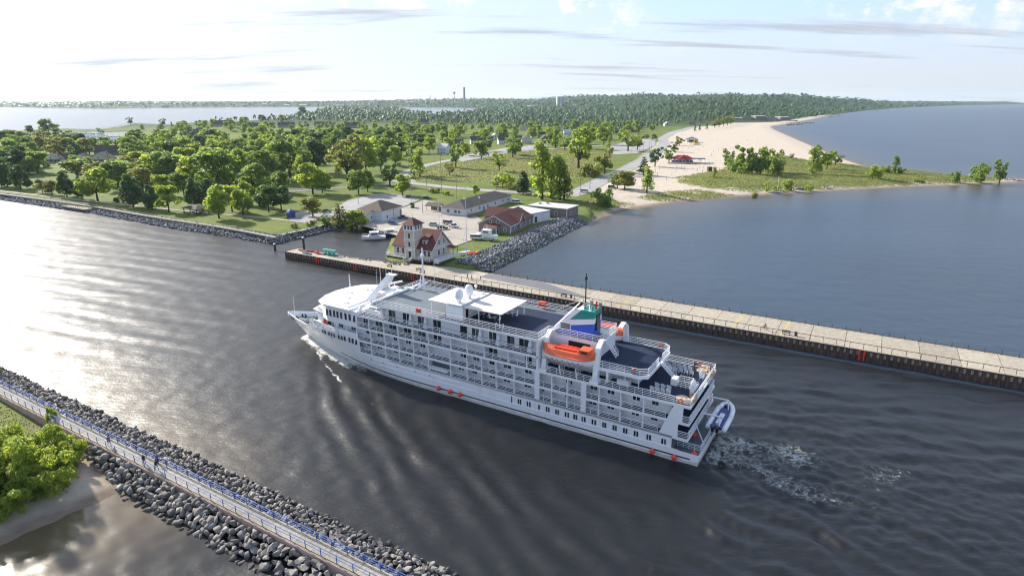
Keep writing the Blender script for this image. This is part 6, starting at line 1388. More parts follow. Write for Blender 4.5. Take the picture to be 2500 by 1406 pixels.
cabin_boat('patrol_boat', 'dark blue hulled patrol launch moored between the tan launch and the towered house', (*at(950, 577, 0), 0), math.radians(196), 9.5, 3.4, 'boat_blue')
tb_ = cabin_boat('trailer_boat', 'white cabin cruiser on a trailer beside the taupe building', (*at(1187, 585, GZ), GZ + 0.9), math.radians(150), 9.0, 3.0, 'white_paint')
trl = thing('boat_trailer', 'dark boat trailer under the white cabin cruiser', 'trailer', (*at(1190, 588, GZ), GZ + 0.04), math.radians(150))
MB().boxb(-4.5, 4.5, -0.9, -0.75, 0.45, 0.6).boxb(-4.5, 4.5, 0.75, 0.9, 0.45, 0.6).boxb(4.4, 6.5, -0.1, 0.1, 0.45, 0.6).boxb(-3, -2.8, -0.9, 0.9, 0.45, 0.6).build('frame', 'pole_metal', trl)
for x in (-2.6, -1.7):
    for y in (-1.1, 1.1): MB().tube((x, y - 0.1, 0.34), (x, y + 0.1, 0.34), 0.34, 10).build('wheel', 'rubber', trl)
ob = thing('orange_dinghy', 'orange inflatable dinghy on the grass beyond the white ramp fence', 'dinghy', (*at(1155, 622, GZ), GZ + 0.1), 0.4)
MB().path([(-2.0, 0.7, 0.4), (1.2, 0.7, 0.45), (2.2, 0.0, 0.7), (1.2, -0.7, 0.45), (-2.0, -0.7, 0.4)], 0.32, 8).build('tube', 'orange_red', ob, smooth=True); MB().boxb(-2, 1.5, -0.6, 0.6, 0.15, 0.3).build('floor', 'black_paint', ob)
wb = thing('white_skiff', 'white skiff on a rack next to the orange dinghy', 'skiff', (*at(1133, 622, GZ), GZ + 0.3), 0.5)
hull_mesh(5, 1.6, 0.8).build('hull', 'plastic_white', wb); MB().boxb(-1.8, -1.6, -0.9, 0.9, -0.3, 0.2).boxb(1.6, 1.8, -0.9, 0.9, -0.3, 0.2).build('rack', 'trim_white', wb)
def beach_cat(u, v, m_, label, mast):
    t = thing('beach_catamaran', label, 'catamaran', (*at(u, v, 0.4), float(ground(np.array([at(u, v, 0.4)[0]]), np.array([at(u, v, 0.4)[1]]))[0]) + 0.1), 0.3, 'catamarans drawn up on the sand spit')
    for y in (-1.2, 1.2): MB().path([(-2.8, y, 0.3), (2.4, y, 0.3), (3.2, y, 0.6)], 0.3, 6).build('hull', m_, t)
    MB().boxb(-1.6, 1.6, -1.2, 1.2, 0.6, 0.68).build('trampoline', 'black_paint' if m_ == 'plastic_white' else m_, t)
    if mast: MB().tube((0.4, 0, 0.6), (0.4, 0, 9.5), 0.08).build('mast', 'plastic_white', t)
beach_cat(1896, 470, 'plastic_white', 'white catamaran with raised mast at the edge of the sand spit', True); beach_cat(1955, 464, 'boat_blue', 'blue hulled catamaran without mast on the sand spit', False); beach_cat(2020, 461, 'plastic_white', 'white catamaran lying without mast on the sand spit, farthest right', False)
# marina: far rows of moored boats with masts
mb0 = MB(); 
k0 = 0
pmesh = []
for sail in (0, 1):
    m3 = hull_mesh(9, 3, 1.2, 2.2); m3.mi = 0; m3.extr([(-2, -1, 1.2), (1.5, -1, 1.2), (0.8, -0.8, 2.2), (-1.8, -0.8, 2.2)], (0, 1.8, 0))
    if sail: m3.tube((0.6, 0, 1.2), (0.6, 0, 13), 0.12, 5)
    me = m3.mesh('moored_boat'); me.materials.append(MATS['plastic_white']); pmesh.append(me)
spots = []
for row in range(7):
    for i in range(15):
        u = 165 + i * 9.3 + row * 3 + random.uniform(-2, 2); v = 328 + row * 3.6 + random.uniform(-.5, .5)
        if u < 300 - (v - 328) * 0.9 and not (255 < u and v < 333): spots.append((row, u, v))
for u in range(332, 410, 9): spots.append((7, u + 2, 333 + (u - 332) * 0.01)); spots.append((8, u, 337))
spots.sort(); rowi = {}
ROWN = ['farthest row of the marina', 'second marina row from the lake', 'third marina row from the lake', 'fourth marina row from the lake', 'fifth marina row from the lake', 'sixth marina row from the lake', 'nearest row of the marina', 'far row right of the pond', 'near row right of the pond']
for i, (row, u, v) in enumerate(spots):
    rowi[row] = rowi.get(row, -1) + 1; s_ = i % 3 == 0; o = link('moored_boat', pmesh[int(s_)], 'plastic_white', None, False, ('small white sailing boat, ' if s_ else 'small white motor boat, ') + ordw(rowi[row]) + ' from the left in the ' + ROWN[row], 'boat', 'boats in the far marina', None, (*at(u, v, 0), 0.0), 1.2 + random.uniform(-.2, .2))
# far shore landmarks
ck = thing('power_station_chimney', 'tall dark-topped power station chimney on the far shore', 'chimney', (*at(1134, 261.5, 0), 0), 0)
MB().lathe([(9.5, 0), (8.5, 60)], 14).build('shaft', 'stack_pale', ck); MB().lathe([(8.5, 60), (7.0, 146)], 14).build('upper_shaft', 'brick_far', ck)
c2 = thing('power_station', 'pale industrial block beside the tall chimney on the far shore', 'building', (*at(1082, 261.5, 0), 0), 0)
MB().boxb(-60, 60, 0, 60, 0, 28).build('boiler_hall', 'stack_pale', c2); MB().boxb(-50, 10, 5, 50, 28, 44).build('upper_hall', 'brick_far', c2); MB().boxb(70, 110, 10, 50, 0, 36).build('wing', 'stack_pale', c2)
c3 = thing('white_stack', 'slim white stack left of the power station chimney', 'chimney', (*at(1051, 261.5, 0), 0), 0); MB().lathe([(4, 0), (3, 90)], 10).build('shaft', 'trim_white', c3); MB().lathe([(4.4, 20), (4.4, 23)], 10).build('gallery', 'steel', c3)
c4 = thing('lattice_tower', 'thin lattice tower just left of the tall chimney', 'tower', (*at(1110, 261.5, 0), 0), 0)
MB().tube((-6, 0, 0), (0, 0, 105), 1.2).tube((6, 0, 0), (0, 0, 105), 1.2).tube((0, 6, 0), (0, 0, 105), 1.2).build('leg_frame', 'trim_white', c4); MB().boxb(-8, 8, -3, 3, 96, 112).build('head', 'brick_far', c4)
tx, ty = at(1368, 268, 0); tz_ = float(ground(np.array([tx]), np.array([ty]))[0])
c5 = thing('apartment_tower', 'white apartment block rising out of the forest', 'building', (tx, ty, tz_), 0.2)
MB().boxb(-22, 22, -9, 9, 0, 48).build('wall', 'white_siding', c5)
for k in range(9):
    for j in range(5): MB().boxb(-19 + j * 8.4, -14 + j * 8.4, -9.3, -8.95, 7 + k * 4.4, 9.4 + k * 4.4).build('window', 'dark_glass', c5)
for i, (u, v, w, h) in enumerate([(650, 262, 70, 14), (700, 262, 50, 12), (740, 262, 60, 14), (830, 262, 60, 12), (1000, 262, 60, 14), (1300, 270, 60, 12)]):
    x, y = at(u, v - 1, 0); z = float(ground(np.array([x]), np.array([y]))[0]); t = thing('waterside_shed', f'low pale shed on the far shore, {ordw(i)} from the left', 'building', (x, y, z - 0.5), 0, 'sheds on the far shore')
    MB().boxb(-w/2, w/2, 0, 25, 0, h * 0.7).build('wall', 'stack_pale', t); gable(MB(), -w/2, w/2, 0, 25, h * 0.7, h, 'x').build('roof', 'roof_pale', t)
# beach-end complex on the far beach
fc = thing('beach_complex', 'low dark timber complex with flat roofs at the far end of the beach', 'building', (*at(1850, 297, 0), 1.5), 0.05)
for i in range(5): MB().boxb(-75 + i * 32, -48 + i * 32, -12 + (i % 2) * 8, 18, 0, 7 + (i % 3) * 2.5).build('block', 'brick_far' if i % 2 else 'taupe_siding', fc); MB().boxb(-76 + i * 32, -47 + i * 32, -13 + (i % 2) * 8, 19, 7 + (i % 3) * 2.5, 7.6 + (i % 3) * 2.5).build('flat_roof', 'roof_dark' if i % 2 else 'roof_pale', fc)
MB().boxb(-85, 95, -20, -14, -1.5, 2.2).build('terrace_wall', 'brick_far', fc)
rc = thing('red_roof_hall', 'pale hall with long dull red roof before the beach woods', 'building', (*at(1742, 299, 0), 2.0), 0.0)
MB().boxb(-35, 35, 0, 18, 0, 5).build('wall', 'stack_pale', rc); gable(MB(), -35, 35, 0, 18, 5, 9, 'x').build('roof', 'roof_red', rc)
for i, (u0, v0, u1, v1) in enumerate([(1905, 302, 1985, 301), (1920, 306, 1960, 304), (2020, 287, 2050, 284)]):
    mb = MB(); A, B_ = Vector((*at(u0, v0, 0), 0)), Vector((*at(u1, v1, 0), 0)); rk_ = [(*(A.lerp(B_, k / 30).xy + Vector((random.uniform(-2, 2), random.uniform(-2, 2)))), 0.3, random.uniform(3, 5)) for k in range(31)]
    t = thing('stone_jetty', f'dark stone jetty reaching into the lake from the far beach, {ORD[i]} from the near end', 'jetty', (0, 0, 0), 0, 'stone jetties on the far beach'); rock_mass('boulders', rk_, 'rock', t, seed=40 + i)
# ------------------------------------------------------------------ trees
def leaf_cloud(cl, n, size, rg, flat=0.0):
    """Leaf-clump quads spread through ellipsoidal clumps: cl rows are x, y, z, rx, ry, rz."""
    cl = np.asarray(cl, float); w = cl[:, 3] * cl[:, 4] + cl[:, 3] * cl[:, 5]; idx = rg.choice(len(cl), n, p=w / w.sum())
    d = rg.normal(size=(n, 3)); d /= np.linalg.norm(d, axis=1)[:, None]; rr = rg.uniform(0.55, 1.08, n) ** 0.6
    c = cl[idx, :3] + d * cl[idx, 3:6] * rr[:, None]
    nrm = d * 0.8 + rg.normal(size=(n, 3)) * 0.55 + (0, 0, 0.35 + flat); nrm /= np.linalg.norm(nrm, axis=1)[:, None]
    t = np.cross(nrm, rg.normal(size=(n, 3))); t /= np.linalg.norm(t, axis=1)[:, None]; b_ = np.cross(nrm, t)
    s = size * rg.uniform(0.6, 1.25, n)[:, None]; k = rg.uniform(0.55, 0.9, n)[:, None]
    v = np.stack([c - t * s, c + b_ * s * k, c + t * s, c - b_ * s * k], 1)
    v[:, 1] += nrm * s * 0.25; v[:, 3] += nrm * s * 0.25
    return v.reshape(-1, 3), np.arange(n * 4).reshape(n, 4)
def trunk_mesh(h, r, limbs, rg, lean=0.0):
    mb = MB(); top = Vector((lean, 0, h)); mb.tube((0, 0, -0.3), (lean * 0.4, 0, h * 0.45), r, 7, r * 0.75); mb.tube((lean * 0.4, 0, h * 0.45), top, r * 0.75, 6, r * 0.4)
    for (x, y, z) in limbs: s = Vector((0, 0, h * rg.uniform(0.4, 0.9))); mb.tube(s, (x, y, z), r * 0.42, 5, r * 0.12)
    return mb.mesh('trunk')
def make_proto(kind, k):
    rg = np.random.default_rng(300 + 17 * k + {'round': 0, 'oval': 1, 'open': 2, 'poplar': 3, 'shrub': 4, 'pine': 5, 'bush': 6}[kind] * 1000); cl = []; H = 14.0
    if kind == 'round':
        for i in range(24):
            a = rg.uniform(0, 6.28); q = rg.uniform(0.15, 1) ** 0.7; z = rg.uniform(3.4, 11.9); e = math.sqrt(max(0.05, 1 - ((z - 6.8) / 5.6) ** 2)); cl.append((4.2 * e * q * math.cos(a), 4.2 * e * q * math.sin(a), z, rg.uniform(1.3, 2.3), rg.uniform(1.3, 2.3), rg.uniform(1.0, 1.7)))
        v, f = leaf_cloud(cl, 1400, 0.62, rg); tr = trunk_mesh(6.0, 0.36, [(c[0] * .8, c[1] * .8, c[2]) for c in cl[:7]], rg)
    elif kind == 'oval':
        cl.append((0, 0, 5.0, 3.3, 3.3, 3.6)); cl.append((0, 0, 8.6, 2.2, 2.2, 3.8))
        for i in range(22):
            a = rg.uniform(0, 6.28); z = rg.uniform(1.9, 12.2); e = 3.9 * min(1.0, (z - 0.6) / 2.0) * max(0.12, 1 - max(0, z - 3.4) / 10.2) ** 0.8; cl.append((e * 0.78 * math.cos(a), e * 0.78 * math.sin(a), z, 0.95, 0.95, 1.1))
        v, f = leaf_cloud(cl, 1500, 0.55, rg); tr = trunk_mesh(4.0, 0.3, [(c[0] * .5, c[1] * .5, c[2]) for c in cl[2:6]], rg)
    elif kind == 'open':
        for i in range(21):
            a = rg.uniform(0, 6.28); z = rg.uniform(3.8, 13.0); q = rg.uniform(0.4, 1.0) * (5.0 if z > 7 else 3.6); cl.append((q * math.cos(a), q * math.sin(a), z, rg.uniform(0.9, 1.7), rg.uniform(0.9, 1.7), rg.uniform(0.7, 1.3)))
        v, f = leaf_cloud(cl, 950, 0.58, rg); tr = trunk_mesh(5.0, 0.5, [(c[0] * .95, c[1] * .95, c[2]) for c in cl[:12]], rg)
    elif kind == 'poplar':
        for i in range(26):
            a = rg.uniform(0, 6.28); z = rg.uniform(1.8, 14.0); q = rg.uniform(0.3, 1.0) * 2.5 * (1.15 - z / 18); cl.append((q * math.cos(a), q * math.sin(a), z, rg.uniform(0.7, 1.3), rg.uniform(0.7, 1.3), rg.uniform(0.8, 1.4)))
        v, f = leaf_cloud(cl, 1000, 0.42, rg); tr = trunk_mesh(12.0, 0.34, [(c[0] * .8, c[1] * .8, c[2]) for c in cl[:8]], rg)
    elif kind == 'pine':
        for L in range(7):
            z = 3.0 + L * 1.6; R = 5.0 * (1 - L / 9) * rg.uniform(0.75, 1.1)
            for i in range(6): a = i * 1.047 + L + rg.uniform(-.3, .3); cl.append((R * 0.65 * math.cos(a), R * 0.65 * math.sin(a), z + rg.uniform(-.3, .3), R * 0.42, R * 0.42, 0.45))
        v, f = leaf_cloud(cl, 1000, 0.55, rg, 0.8); tr = trunk_mesh(12.5, 0.35, [(c[0], c[1], c[2]) for c in cl[::4]], rg)
    elif kind == 'shrub':
        for i in range(16):
            a = rg.uniform(0, 6.28); q = rg.uniform(0, 1) ** 0.6 * 6.5; z = rg.uniform(2.0, 10.0 - 0.5 * q); cl.append((q * math.cos(a), q * math.sin(a), z, rg.uniform(1.6, 2.6), rg.uniform(1.6, 2.6), rg.uniform(1.5, 2.6)))
        v, f = leaf_cloud(cl, 950, 0.72, rg); tr = trunk_mesh(5.0, 0.3, [(c[0] * .7, c[1] * .7, c[2]) for c in cl[:9]], rg)
    else:                                                     # 'bush': close to the camera, fine leaves
        for i in range(70):
            a = rg.uniform(0, 6.28); q = rg.uniform(0, 1) ** 0.55 * 6.2; z = rg.uniform(0.7, 11.6 - 0.8 * q); cl.append((q * math.cos(a), q * math.sin(a), z, rg.uniform(0.8, 1.6), rg.uniform(0.8, 1.6), rg.uniform(0.8, 1.8)))
        v, f = leaf_cloud(cl, 16000, 0.24, rg); tr = trunk_mesh(5.0, 0.22, [(c[0] * .9, c[1] * .9, c[2]) for c in cl[:20]], rg)
    return v, f, tr
PROTO, CROWN = {}, {}
def tree_meshes(kind, k, tone):
    if (kind, k) not in PROTO: PROTO[(kind, k)] = make_proto(kind, k); PROTO[(kind, k)][2].materials.append(MATS['bark'])
    v, f, tr = PROTO[(kind, k)]
    if (kind, k, tone) not in CROWN:
        me = np_mesh('crown', v, f); me.materials.append(MATS['leaf_' + tone]); CROWN[(kind, k, tone)] = me
    return CROWN[(kind, k, tone)], tr
SHAPE = {'round': ('tree', 'round'), 'oval': ('tree', 'dense egg-shaped'), 'open': ('tree', 'open limbed'), 'poplar': ('tree', 'slender upright'), 'shrub': ('shrub', 'bushy'), 'pine': ('tree', 'layered'), 'bush': ('shrub', 'leafy')}
TONE = {'lime': 'bright green', 'mid': 'green', 'dark': 'dark green', 'olive': 'olive', 'blue': 'blue-green'}
def tree_at(x, y, h, kind, tone, label, group, wide=1.0, z=None):
    k = random.randrange(3); cr, tr = tree_meshes(kind, k, tone); cat = SHAPE[kind][0]
    z = float(ground(np.array([x]), np.array([y]))[0]) if z is None else z
    o = thing({'tree': 'leafy_tree', 'shrub': 'leafy_shrub'}[cat] if kind != 'pine' else 'layered_tree', label, cat, (x, y, z - 0.1), random.uniform(0, 6.28), group)
    s = h / 13.6; o.scale = (s * wide, s * wide, s)
    c = bpy.data.objects.new('crown', cr); t = bpy.data.objects.new('trunk', tr)
    for q in (c, t): COL.objects.link(q); q.parent = o
    return o
# (u, v of the foot, height in photo pixels, shape, tone, width factor)
ZONES = {
 'row along the sea wall lawn': [(4,456,44,'oval','olive',1),(18,456,43,'oval','dark',1),(51,461,45,'oval','dark',1.15),(104,471,26,'round','olive',1),(128,476,27,'round','olive',1),(164,481,47,'oval','dark',1.05),(201,487,44,'oval','dark',.85),(239,492,65,'round','lime',1.05),(285,496,11,'round','dark',1.2),(326,506,64,'oval','dark',1.15),(372,511,50,'oval','dark',1),(413,517,55,'round','lime',.9),(478,507,60,'oval','dark',1),(535,533,68,'round','lime',.95),(567,517,55,'round','lime',1),(594,525,54,'round','lime',1)],
 'lawn by the car park': [(607,500,50,'round','lime',1),(640,505,45,'oval','mid',1),(656,517,60,'round','dark',1),(687,512,52,'round','dark',1),(688,470,45,'round','mid',1.1),(764,474,68,'round','lime',1.1),(787,471,50,'round','lime',1),(735,455,60,'poplar','lime',1),(764,528,44,'round','olive',1.3),(830,545,54,'pine','olive',1.1),(871,548,56,'round','lime',1),(760,552,18,'shrub','olive',1),(876,474,52,'round','mid',1),(898,469,50,'round','mid',.9),(952,455,50,'open','dark',1),(983,478,48,'round','lime',1.05),(1005,507,16,'shrub','dark',1),(790,548,24,'shrub','mid',1),(720,556,14,'shrub','olive',1)],
 'tall park stand': [(535,469,88,'round','mid',1),(709,438,85,'round','mid',1.25),(771,423,70,'round','dark',1.25),(850,443,98,'open','olive',1),(894,425,78,'round','lime',.9),(828,430,34,'poplar','lime',1),(620,480,70,'round','mid',1.1),(560,455,65,'round','mid',1.2),(480,455,66,'round','lime',1.2),(430,450,60,'round','mid',1.2),(380,448,62,'round','lime',1.25),(330,445,52,'open','olive',1.3),(290,464,58,'round','mid',1.3),(240,444,38,'round','olive',1.5),(190,438,38,'round','mid',1.7),(450,480,50,'round','mid',1.1),(505,490,44,'round','dark',1.1),(400,480,45,'round','lime',1),(350,470,48,'round','olive',1.1),(590,440,64,'round','lime',1.1),(640,445,66,'round','mid',1.1),(680,420,60,'round','lime',1.1),(740,400,50,'round','mid',1.2),(600,415,50,'round','dark',1.2),(520,425,55,'round','lime',1.2),(450,420,50,'round','lime',1.2),(400,425,46,'round','mid',1.2),(345,418,40,'round','lime',1.2),(930,415,52,'round','mid',1.1),(965,405,44,'round','lime',1.2)],
 'scrubby field': [(1011,428,58,'open','mid',.8),(1025,433,60,'poplar','lime',1.1),(1113,412,55,'open','mid',.7),(1175,389,42,'round','mid',1),(1098,429,28,'open','olive',1),(1219,420,45,'open','lime',.8),(1227,456,42,'shrub','lime',1),(1252,386,46,'open','mid',.9),(1356,362,38,'poplar','mid',1.2),(1379,368,32,'open','mid',1),(1412,412,88,'open','lime',.85),(1323,487,118,'poplar','lime',1.05),(1345,484,80,'poplar','lime',1),(1366,489,92,'poplar','lime',1.2),(1377,489,62,'poplar','olive',1.2),(1277,474,54,'oval','dark',.9),(1440,432,42,'shrub','olive',1),(1455,428,38,'shrub','lime',1),(1476,425,58,'open','olive',.8),(1466,497,50,'shrub','mid',.75),(1482,502,32,'shrub','mid',.8),(1162,476,24,'round','lime',.8),(1250,462,22,'shrub','olive',1.2),(1290,455,18,'shrub','lime',1.3),(1060,470,14,'shrub','olive',1.5),(1090,476,14,'shrub','lime',1.5)],
 'verges of the beach road': [(1430,364,45,'round','mid',1),(1474,354,40,'round','lime',1.1),(1533,369,46,'open','lime',1),(1556,366,34,'open','olive',1),(1487,364,26,'poplar','lime',1),(1578,340,11,'round','mid',1.4),(1597,344,15,'round','olive',1),(1599,407,40,'open','dark',.9),(1571,428,40,'pine','dark',.9),(1525,463,42,'round','olive',1.4),(1507,460,36,'round','mid',1.3),(1579,471,52,'poplar','lime',1.2),(1633,397,32,'open','mid',.9),(1658,356,20,'open','olive',1.2),(1645,371,20,'open','dark',1.3),(1745,313,18,'open','olive',1),(1755,311,18,'open','olive',1),(1766,308,18,'open','mid',1),(1776,306,20,'open','olive',1),(1784,304,20,'open','mid',1),(1708,319,12,'poplar','dark',1),(1725,316,12,'poplar','dark',1),(1697,321,12,'poplar','dark',1)],
 'grassy sand spit': [(1779,415,42,'open','mid',.8),(1801,425,50,'shrub','mid',.7),(1820,428,56,'open','mid',.9),(1835,430,56,'shrub','mid',.75),(1855,428,52,'open','mid',.9),(1876,424,54,'open','lime',.9),(1890,426,44,'shrub','mid',.8),(1982,427,48,'poplar','lime',1.3),(2000,420,50,'open','mid',.8),(2018,415,36,'open','lime',.8),(2038,407,28,'open','mid',1),(1908,388,16,'open','dark',1),(1932,390,11,'open','dark',1),(2136,438,34,'shrub','lime',.7),(2164,425,20,'shrub','mid',.8),(2184,425,30,'poplar','mid',1.2),(2197,426,16,'shrub','mid',.8),(2332,441,28,'shrub','mid',.6),(2396,442,46,'shrub','mid',.75),(2441,441,40,'open','mid',.75),(1870,463,26,'shrub','lime',.6),(1897,461,16,'shrub','lime',.8),(1923,460,32,'shrub','lime',.6),(1974,460,20,'shrub','lime',.7),(1842,474,15,'shrub','olive',.8),(2240,442,9,'shrub','mid',1),(2251,443,10,'shrub','mid',1),(1743,436,20,'poplar','lime',1.5)],
}
def scatter(u0, u1, v0, v1, n, hr, kinds, tones, seed, clear=()):
    rg = random.Random(seed); out = []
    tries = 0
    while len(out) < n and tries < 4000:
        tries += 1; u, v = rg.uniform(u0, u1), rg.uniform(v0, v1); x, y = at(u, v, GZ)
        if ground(np.array([x]), np.array([y]))[0] < 1.2: continue
        if any(abs(u - a) < du and -3 < v - b_ < dv for a, b_, du, dv in clear): continue
        if any(math.hypot(x - p[6], y - p[7]) < 7.5 for p in out): continue
        hm = rg.uniform(*hr); out.append((u, v, hm * FPX / math.hypot(x, y), rg.choice(kinds), rg.choice(tones), rg.uniform(0.9, 1.3), x, y))
    return [o[:6] for o in out]
ZONES['beside the leftmost houses'] = scatter(0, 230, 345, 395, 26, (12, 18), ('round', 'round', 'open'), ('mid', 'dark', 'mid', 'olive'), 1, [(134, 397, 22, 30), (252, 397, 25, 30), (206, 397, 16, 30)]) + scatter(0, 110, 400, 445, 12, (12, 17), ('round',), ('mid', 'dark'), 11)
ZONES['wood behind the park houses'] = scatter(320, 620, 345, 405, 40, (12, 19), ('round', 'round', 'open'), ('mid', 'lime', 'lime', 'dark'), 2)
ZONES['wood left of the street houses'] = scatter(620, 980, 338, 395, 48, (13, 19), ('round', 'round', 'open'), ('mid', 'lime', 'dark', 'mid'), 3)
ZONES['wood around the street houses'] = scatter(980, 1300, 322, 382, 36, (11, 16), ('round', 'open', 'round'), ('mid', 'lime', 'lime', 'dark'), 4, [(h_[0], h_[1], 13, 24) for h_ in HN])
ZONES['between street and beach'] = scatter(1290, 1560, 312, 352, 32, (10, 15), ('round', 'open', 'round'), ('mid', 'lime', 'lime', 'mid'), 5, [(h_[0], h_[1], 13, 20) for h_ in HN])
ZONES['shore of the inner lake'] = [(75,327,15,'round','dark',1.2),(120,328,28,'round','mid',1.3),(245,322,12,'open','mid',1.2),(318,304,14,'open','dark',1),(398,309,15,'open','dark',1),(420,312,10,'poplar','dark',1),(740,284,20,'round','dark',1),(560,303,12,'round','mid',1.4),(600,300,12,'round','mid',1.4),(640,297,14,'round','dark',1.4),(690,297,14,'round','mid',1.4),(450,310,12,'round','mid',1.4),(500,308,12,'round','mid',1.4)]
for zone, L in ZONES.items():
    L = sorted(L)
    for i, (u, v, hp, kind, tone, wd) in enumerate(L):
        x, y = at(u, v, GZ); h = hp * math.hypot(math.hypot(x, y), CAM_H) / FPX * 1.10; wd *= 1.18
        tree_at(x, y, max(1.5, h), kind, tone, f'{SHAPE[kind][1]} {TONE[tone]} {SHAPE[kind][0]}, {ordw(i)} from the left, {zone}', 'trees: ' + zone, wd)
# leafy shrubs on the near spit
for u, v, h, wd, lb in ((25, 1230, 7.5, 1.2, 'low broad leafy shrub in front of the two large ones'), (75, 1195, 10.0, 1.1, 'large bright green leafy shrub on the near sand, right of its twin'), (-50, 1165, 10.5, 1.15, 'large bright green leafy shrub on the near sand at the picture edge'), (140, 1125, 8.0, 0.95, 'smaller leafy shrub behind the two large ones by the walkway'), (128, 1030, 5.2, 0.38, 'slim young leafy shrub touching the walkway rail'), (-28, 900, 7.5, 0.5, 'leafy shrub at the picture edge where the walkway begins')):
    x, y = at(u, v, 1.4); tree_at(x, y, h, 'bush', 'lime', lb, 'leafy shrubs on the near spit', wd)

# ---- dune and verge grass: loose tufts nobody could count
def tufts(name, polys, n, size, m, label, seed):
    rg = np.random.default_rng(seed); V, Fq, o = [], [], 0
    def ar(p_): q_ = np.array(p_); return abs(np.dot(q_[:, 0], np.roll(q_[:, 1], 1)) - np.dot(q_[:, 1], np.roll(q_[:, 0], 1))) / 2
    tot = sum(ar(p_) for p_ in polys)
    for poly in polys:
        P = np.array(poly); A = int(n * ar(poly) / tot); x = rg.uniform(P[:, 0].min(), P[:, 0].max(), A * 4); y = rg.uniform(P[:, 1].min(), P[:, 1].max(), A * 4)
        ok = sdist(poly, x, y) > 0.3; x, y = x[ok][:A], y[ok][:A]; z = ground(x, y)
        for k in range(3):
            a = rg.uniform(0, 6.28, len(x)); s = size * rg.uniform(0.5, 1.2, len(x)); dx_, dy_ = np.cos(a) * s, np.sin(a) * s; lx_, ly_ = rg.normal(0, 0.35, len(x)) * s, rg.normal(0, 0.35, len(x)) * s
            v = np.stack([np.stack([x - dx_, y - dy_, z - 0.05], 1), np.stack([x + dx_, y + dy_, z - 0.05], 1), np.stack([x + dx_ * .6 + lx_, y + dy_ * .6 + ly_, z + s * 1.3], 1), np.stack([x - dx_ * .6 + lx_, y - dy_ * .6 + ly_, z + s * 1.3], 1)], 1)
            V.append(v.reshape(-1, 3)); Fq.append(np.arange(len(x) * 4).reshape(-1, 4) + o); o += len(x) * 4
    link(name, np_mesh(name, np.concatenate(V), np.concatenate(Fq)), m, kind='stuff', label=label, cat='grass')
tufts('dune_grass', DUNE, 20000, 0.30, 'dune_grass', 'pale green dune grass covering the sand spit', 61)
tufts('field_grass', [FIELD], 9000, 0.34, 'dune_grass', 'rough yellow-green grass of the field between the roads', 62)
tufts('spit_grass', [SPIT_GRASS], 3500, 0.13, 'dune_grass', 'thin dry grass on the near sand spit', 63)

# ---- the far woods: crowns read as one mass
def crown_lump(k):
    rg = np.random.default_rng(900 + k); bm = bmesh.new(); bmesh.ops.create_icosphere(bm, subdivisions=1, radius=1.0)
    for v in bm.verts: v.co = v.co * rg.uniform(0.6, 1.3)
    bm.verts.ensure_lookup_table(); bm.faces.ensure_lookup_table()
    bmesh.ops.delete(bm, geom=[v for v in bm.verts if v.co.z < -0.35], context='VERTS'); bm.verts.ensure_lookup_table(); bm.verts.index_update()
    co = np.array([v.co for v in bm.verts]); fa = np.array([[v.index for v in f.verts] for f in bm.faces]); bm.free()
    return co, fa
LUMPS = [crown_lump(k) for k in range(8)]
FRONT = ats([(-900, 300), (760, 300), (880, 303), (1000, 300), (1180, 310), (1300, 316), (1420, 316), (1560, 322), (1620, 312), (1700, 303), (1790, 297), (1900, 296), (2000, 287), (2060, 279), (2120, 271), (2200, 264), (2350, 258), (2570, 254.5)]) + [(9500, 13900), (-13900, 13900)]
rg = np.random.default_rng(77)
def wood(name, n, r0, r1, k, label, tonem, hmul=1.0, seed=0):
    r = np.exp(rg.uniform(math.log(r0), math.log(r1), n)); b_ = np.radians(rg.uniform(-45, 45, n)); x, y = r * np.sin(b_), r * np.cos(b_)
    ok = sdist(FRONT, x, y) > 0; x, y, r = x[ok], y[ok], r[ok]; z = ground(x, y); ok = z > 1.7; x, y, r, z = x[ok], y[ok], r[ok], z[ok]
    ok = wob(x, y, 260, 9) + wob(x, y, 90, 3) * 0.5 > -1.15; x, y, r, z = x[ok], y[ok], r[ok], z[ok]
    V, T, o = [], [], 0
    for i in range(len(x)):
        co, fa = LUMPS[rg.integers(8)]; s = max(3.0, k * r[i]) * rg.uniform(0.55, 1.35); h = (4.5 + min(4.0, s * 0.3)) * rg.uniform(0.7, 1.6) * hmul; a = rg.uniform(0, 6.28); ca, sa_ = math.cos(a), math.sin(a)
        p = co * (s, s, h); V.append(np.stack([p[:, 0] * ca - p[:, 1] * sa_ + x[i], p[:, 0] * sa_ + p[:, 1] * ca + y[i], p[:, 2] + z[i] + h * 0.55], 1)); T.append(fa + o); o += len(co)
    link(name, np_mesh(name, np.concatenate(V), np.concatenate(T)), tonem, smooth=True, kind='stuff', label=label, cat='forest')
leafmat('leaf_forest', (0.072, 0.132, 0.050), (0.048, 0.098, 0.040), 0.3)
wood('forest', 26000, 950, 9500, 0.0030, 'dense dark green woods covering the far hills', 'leaf_forest')

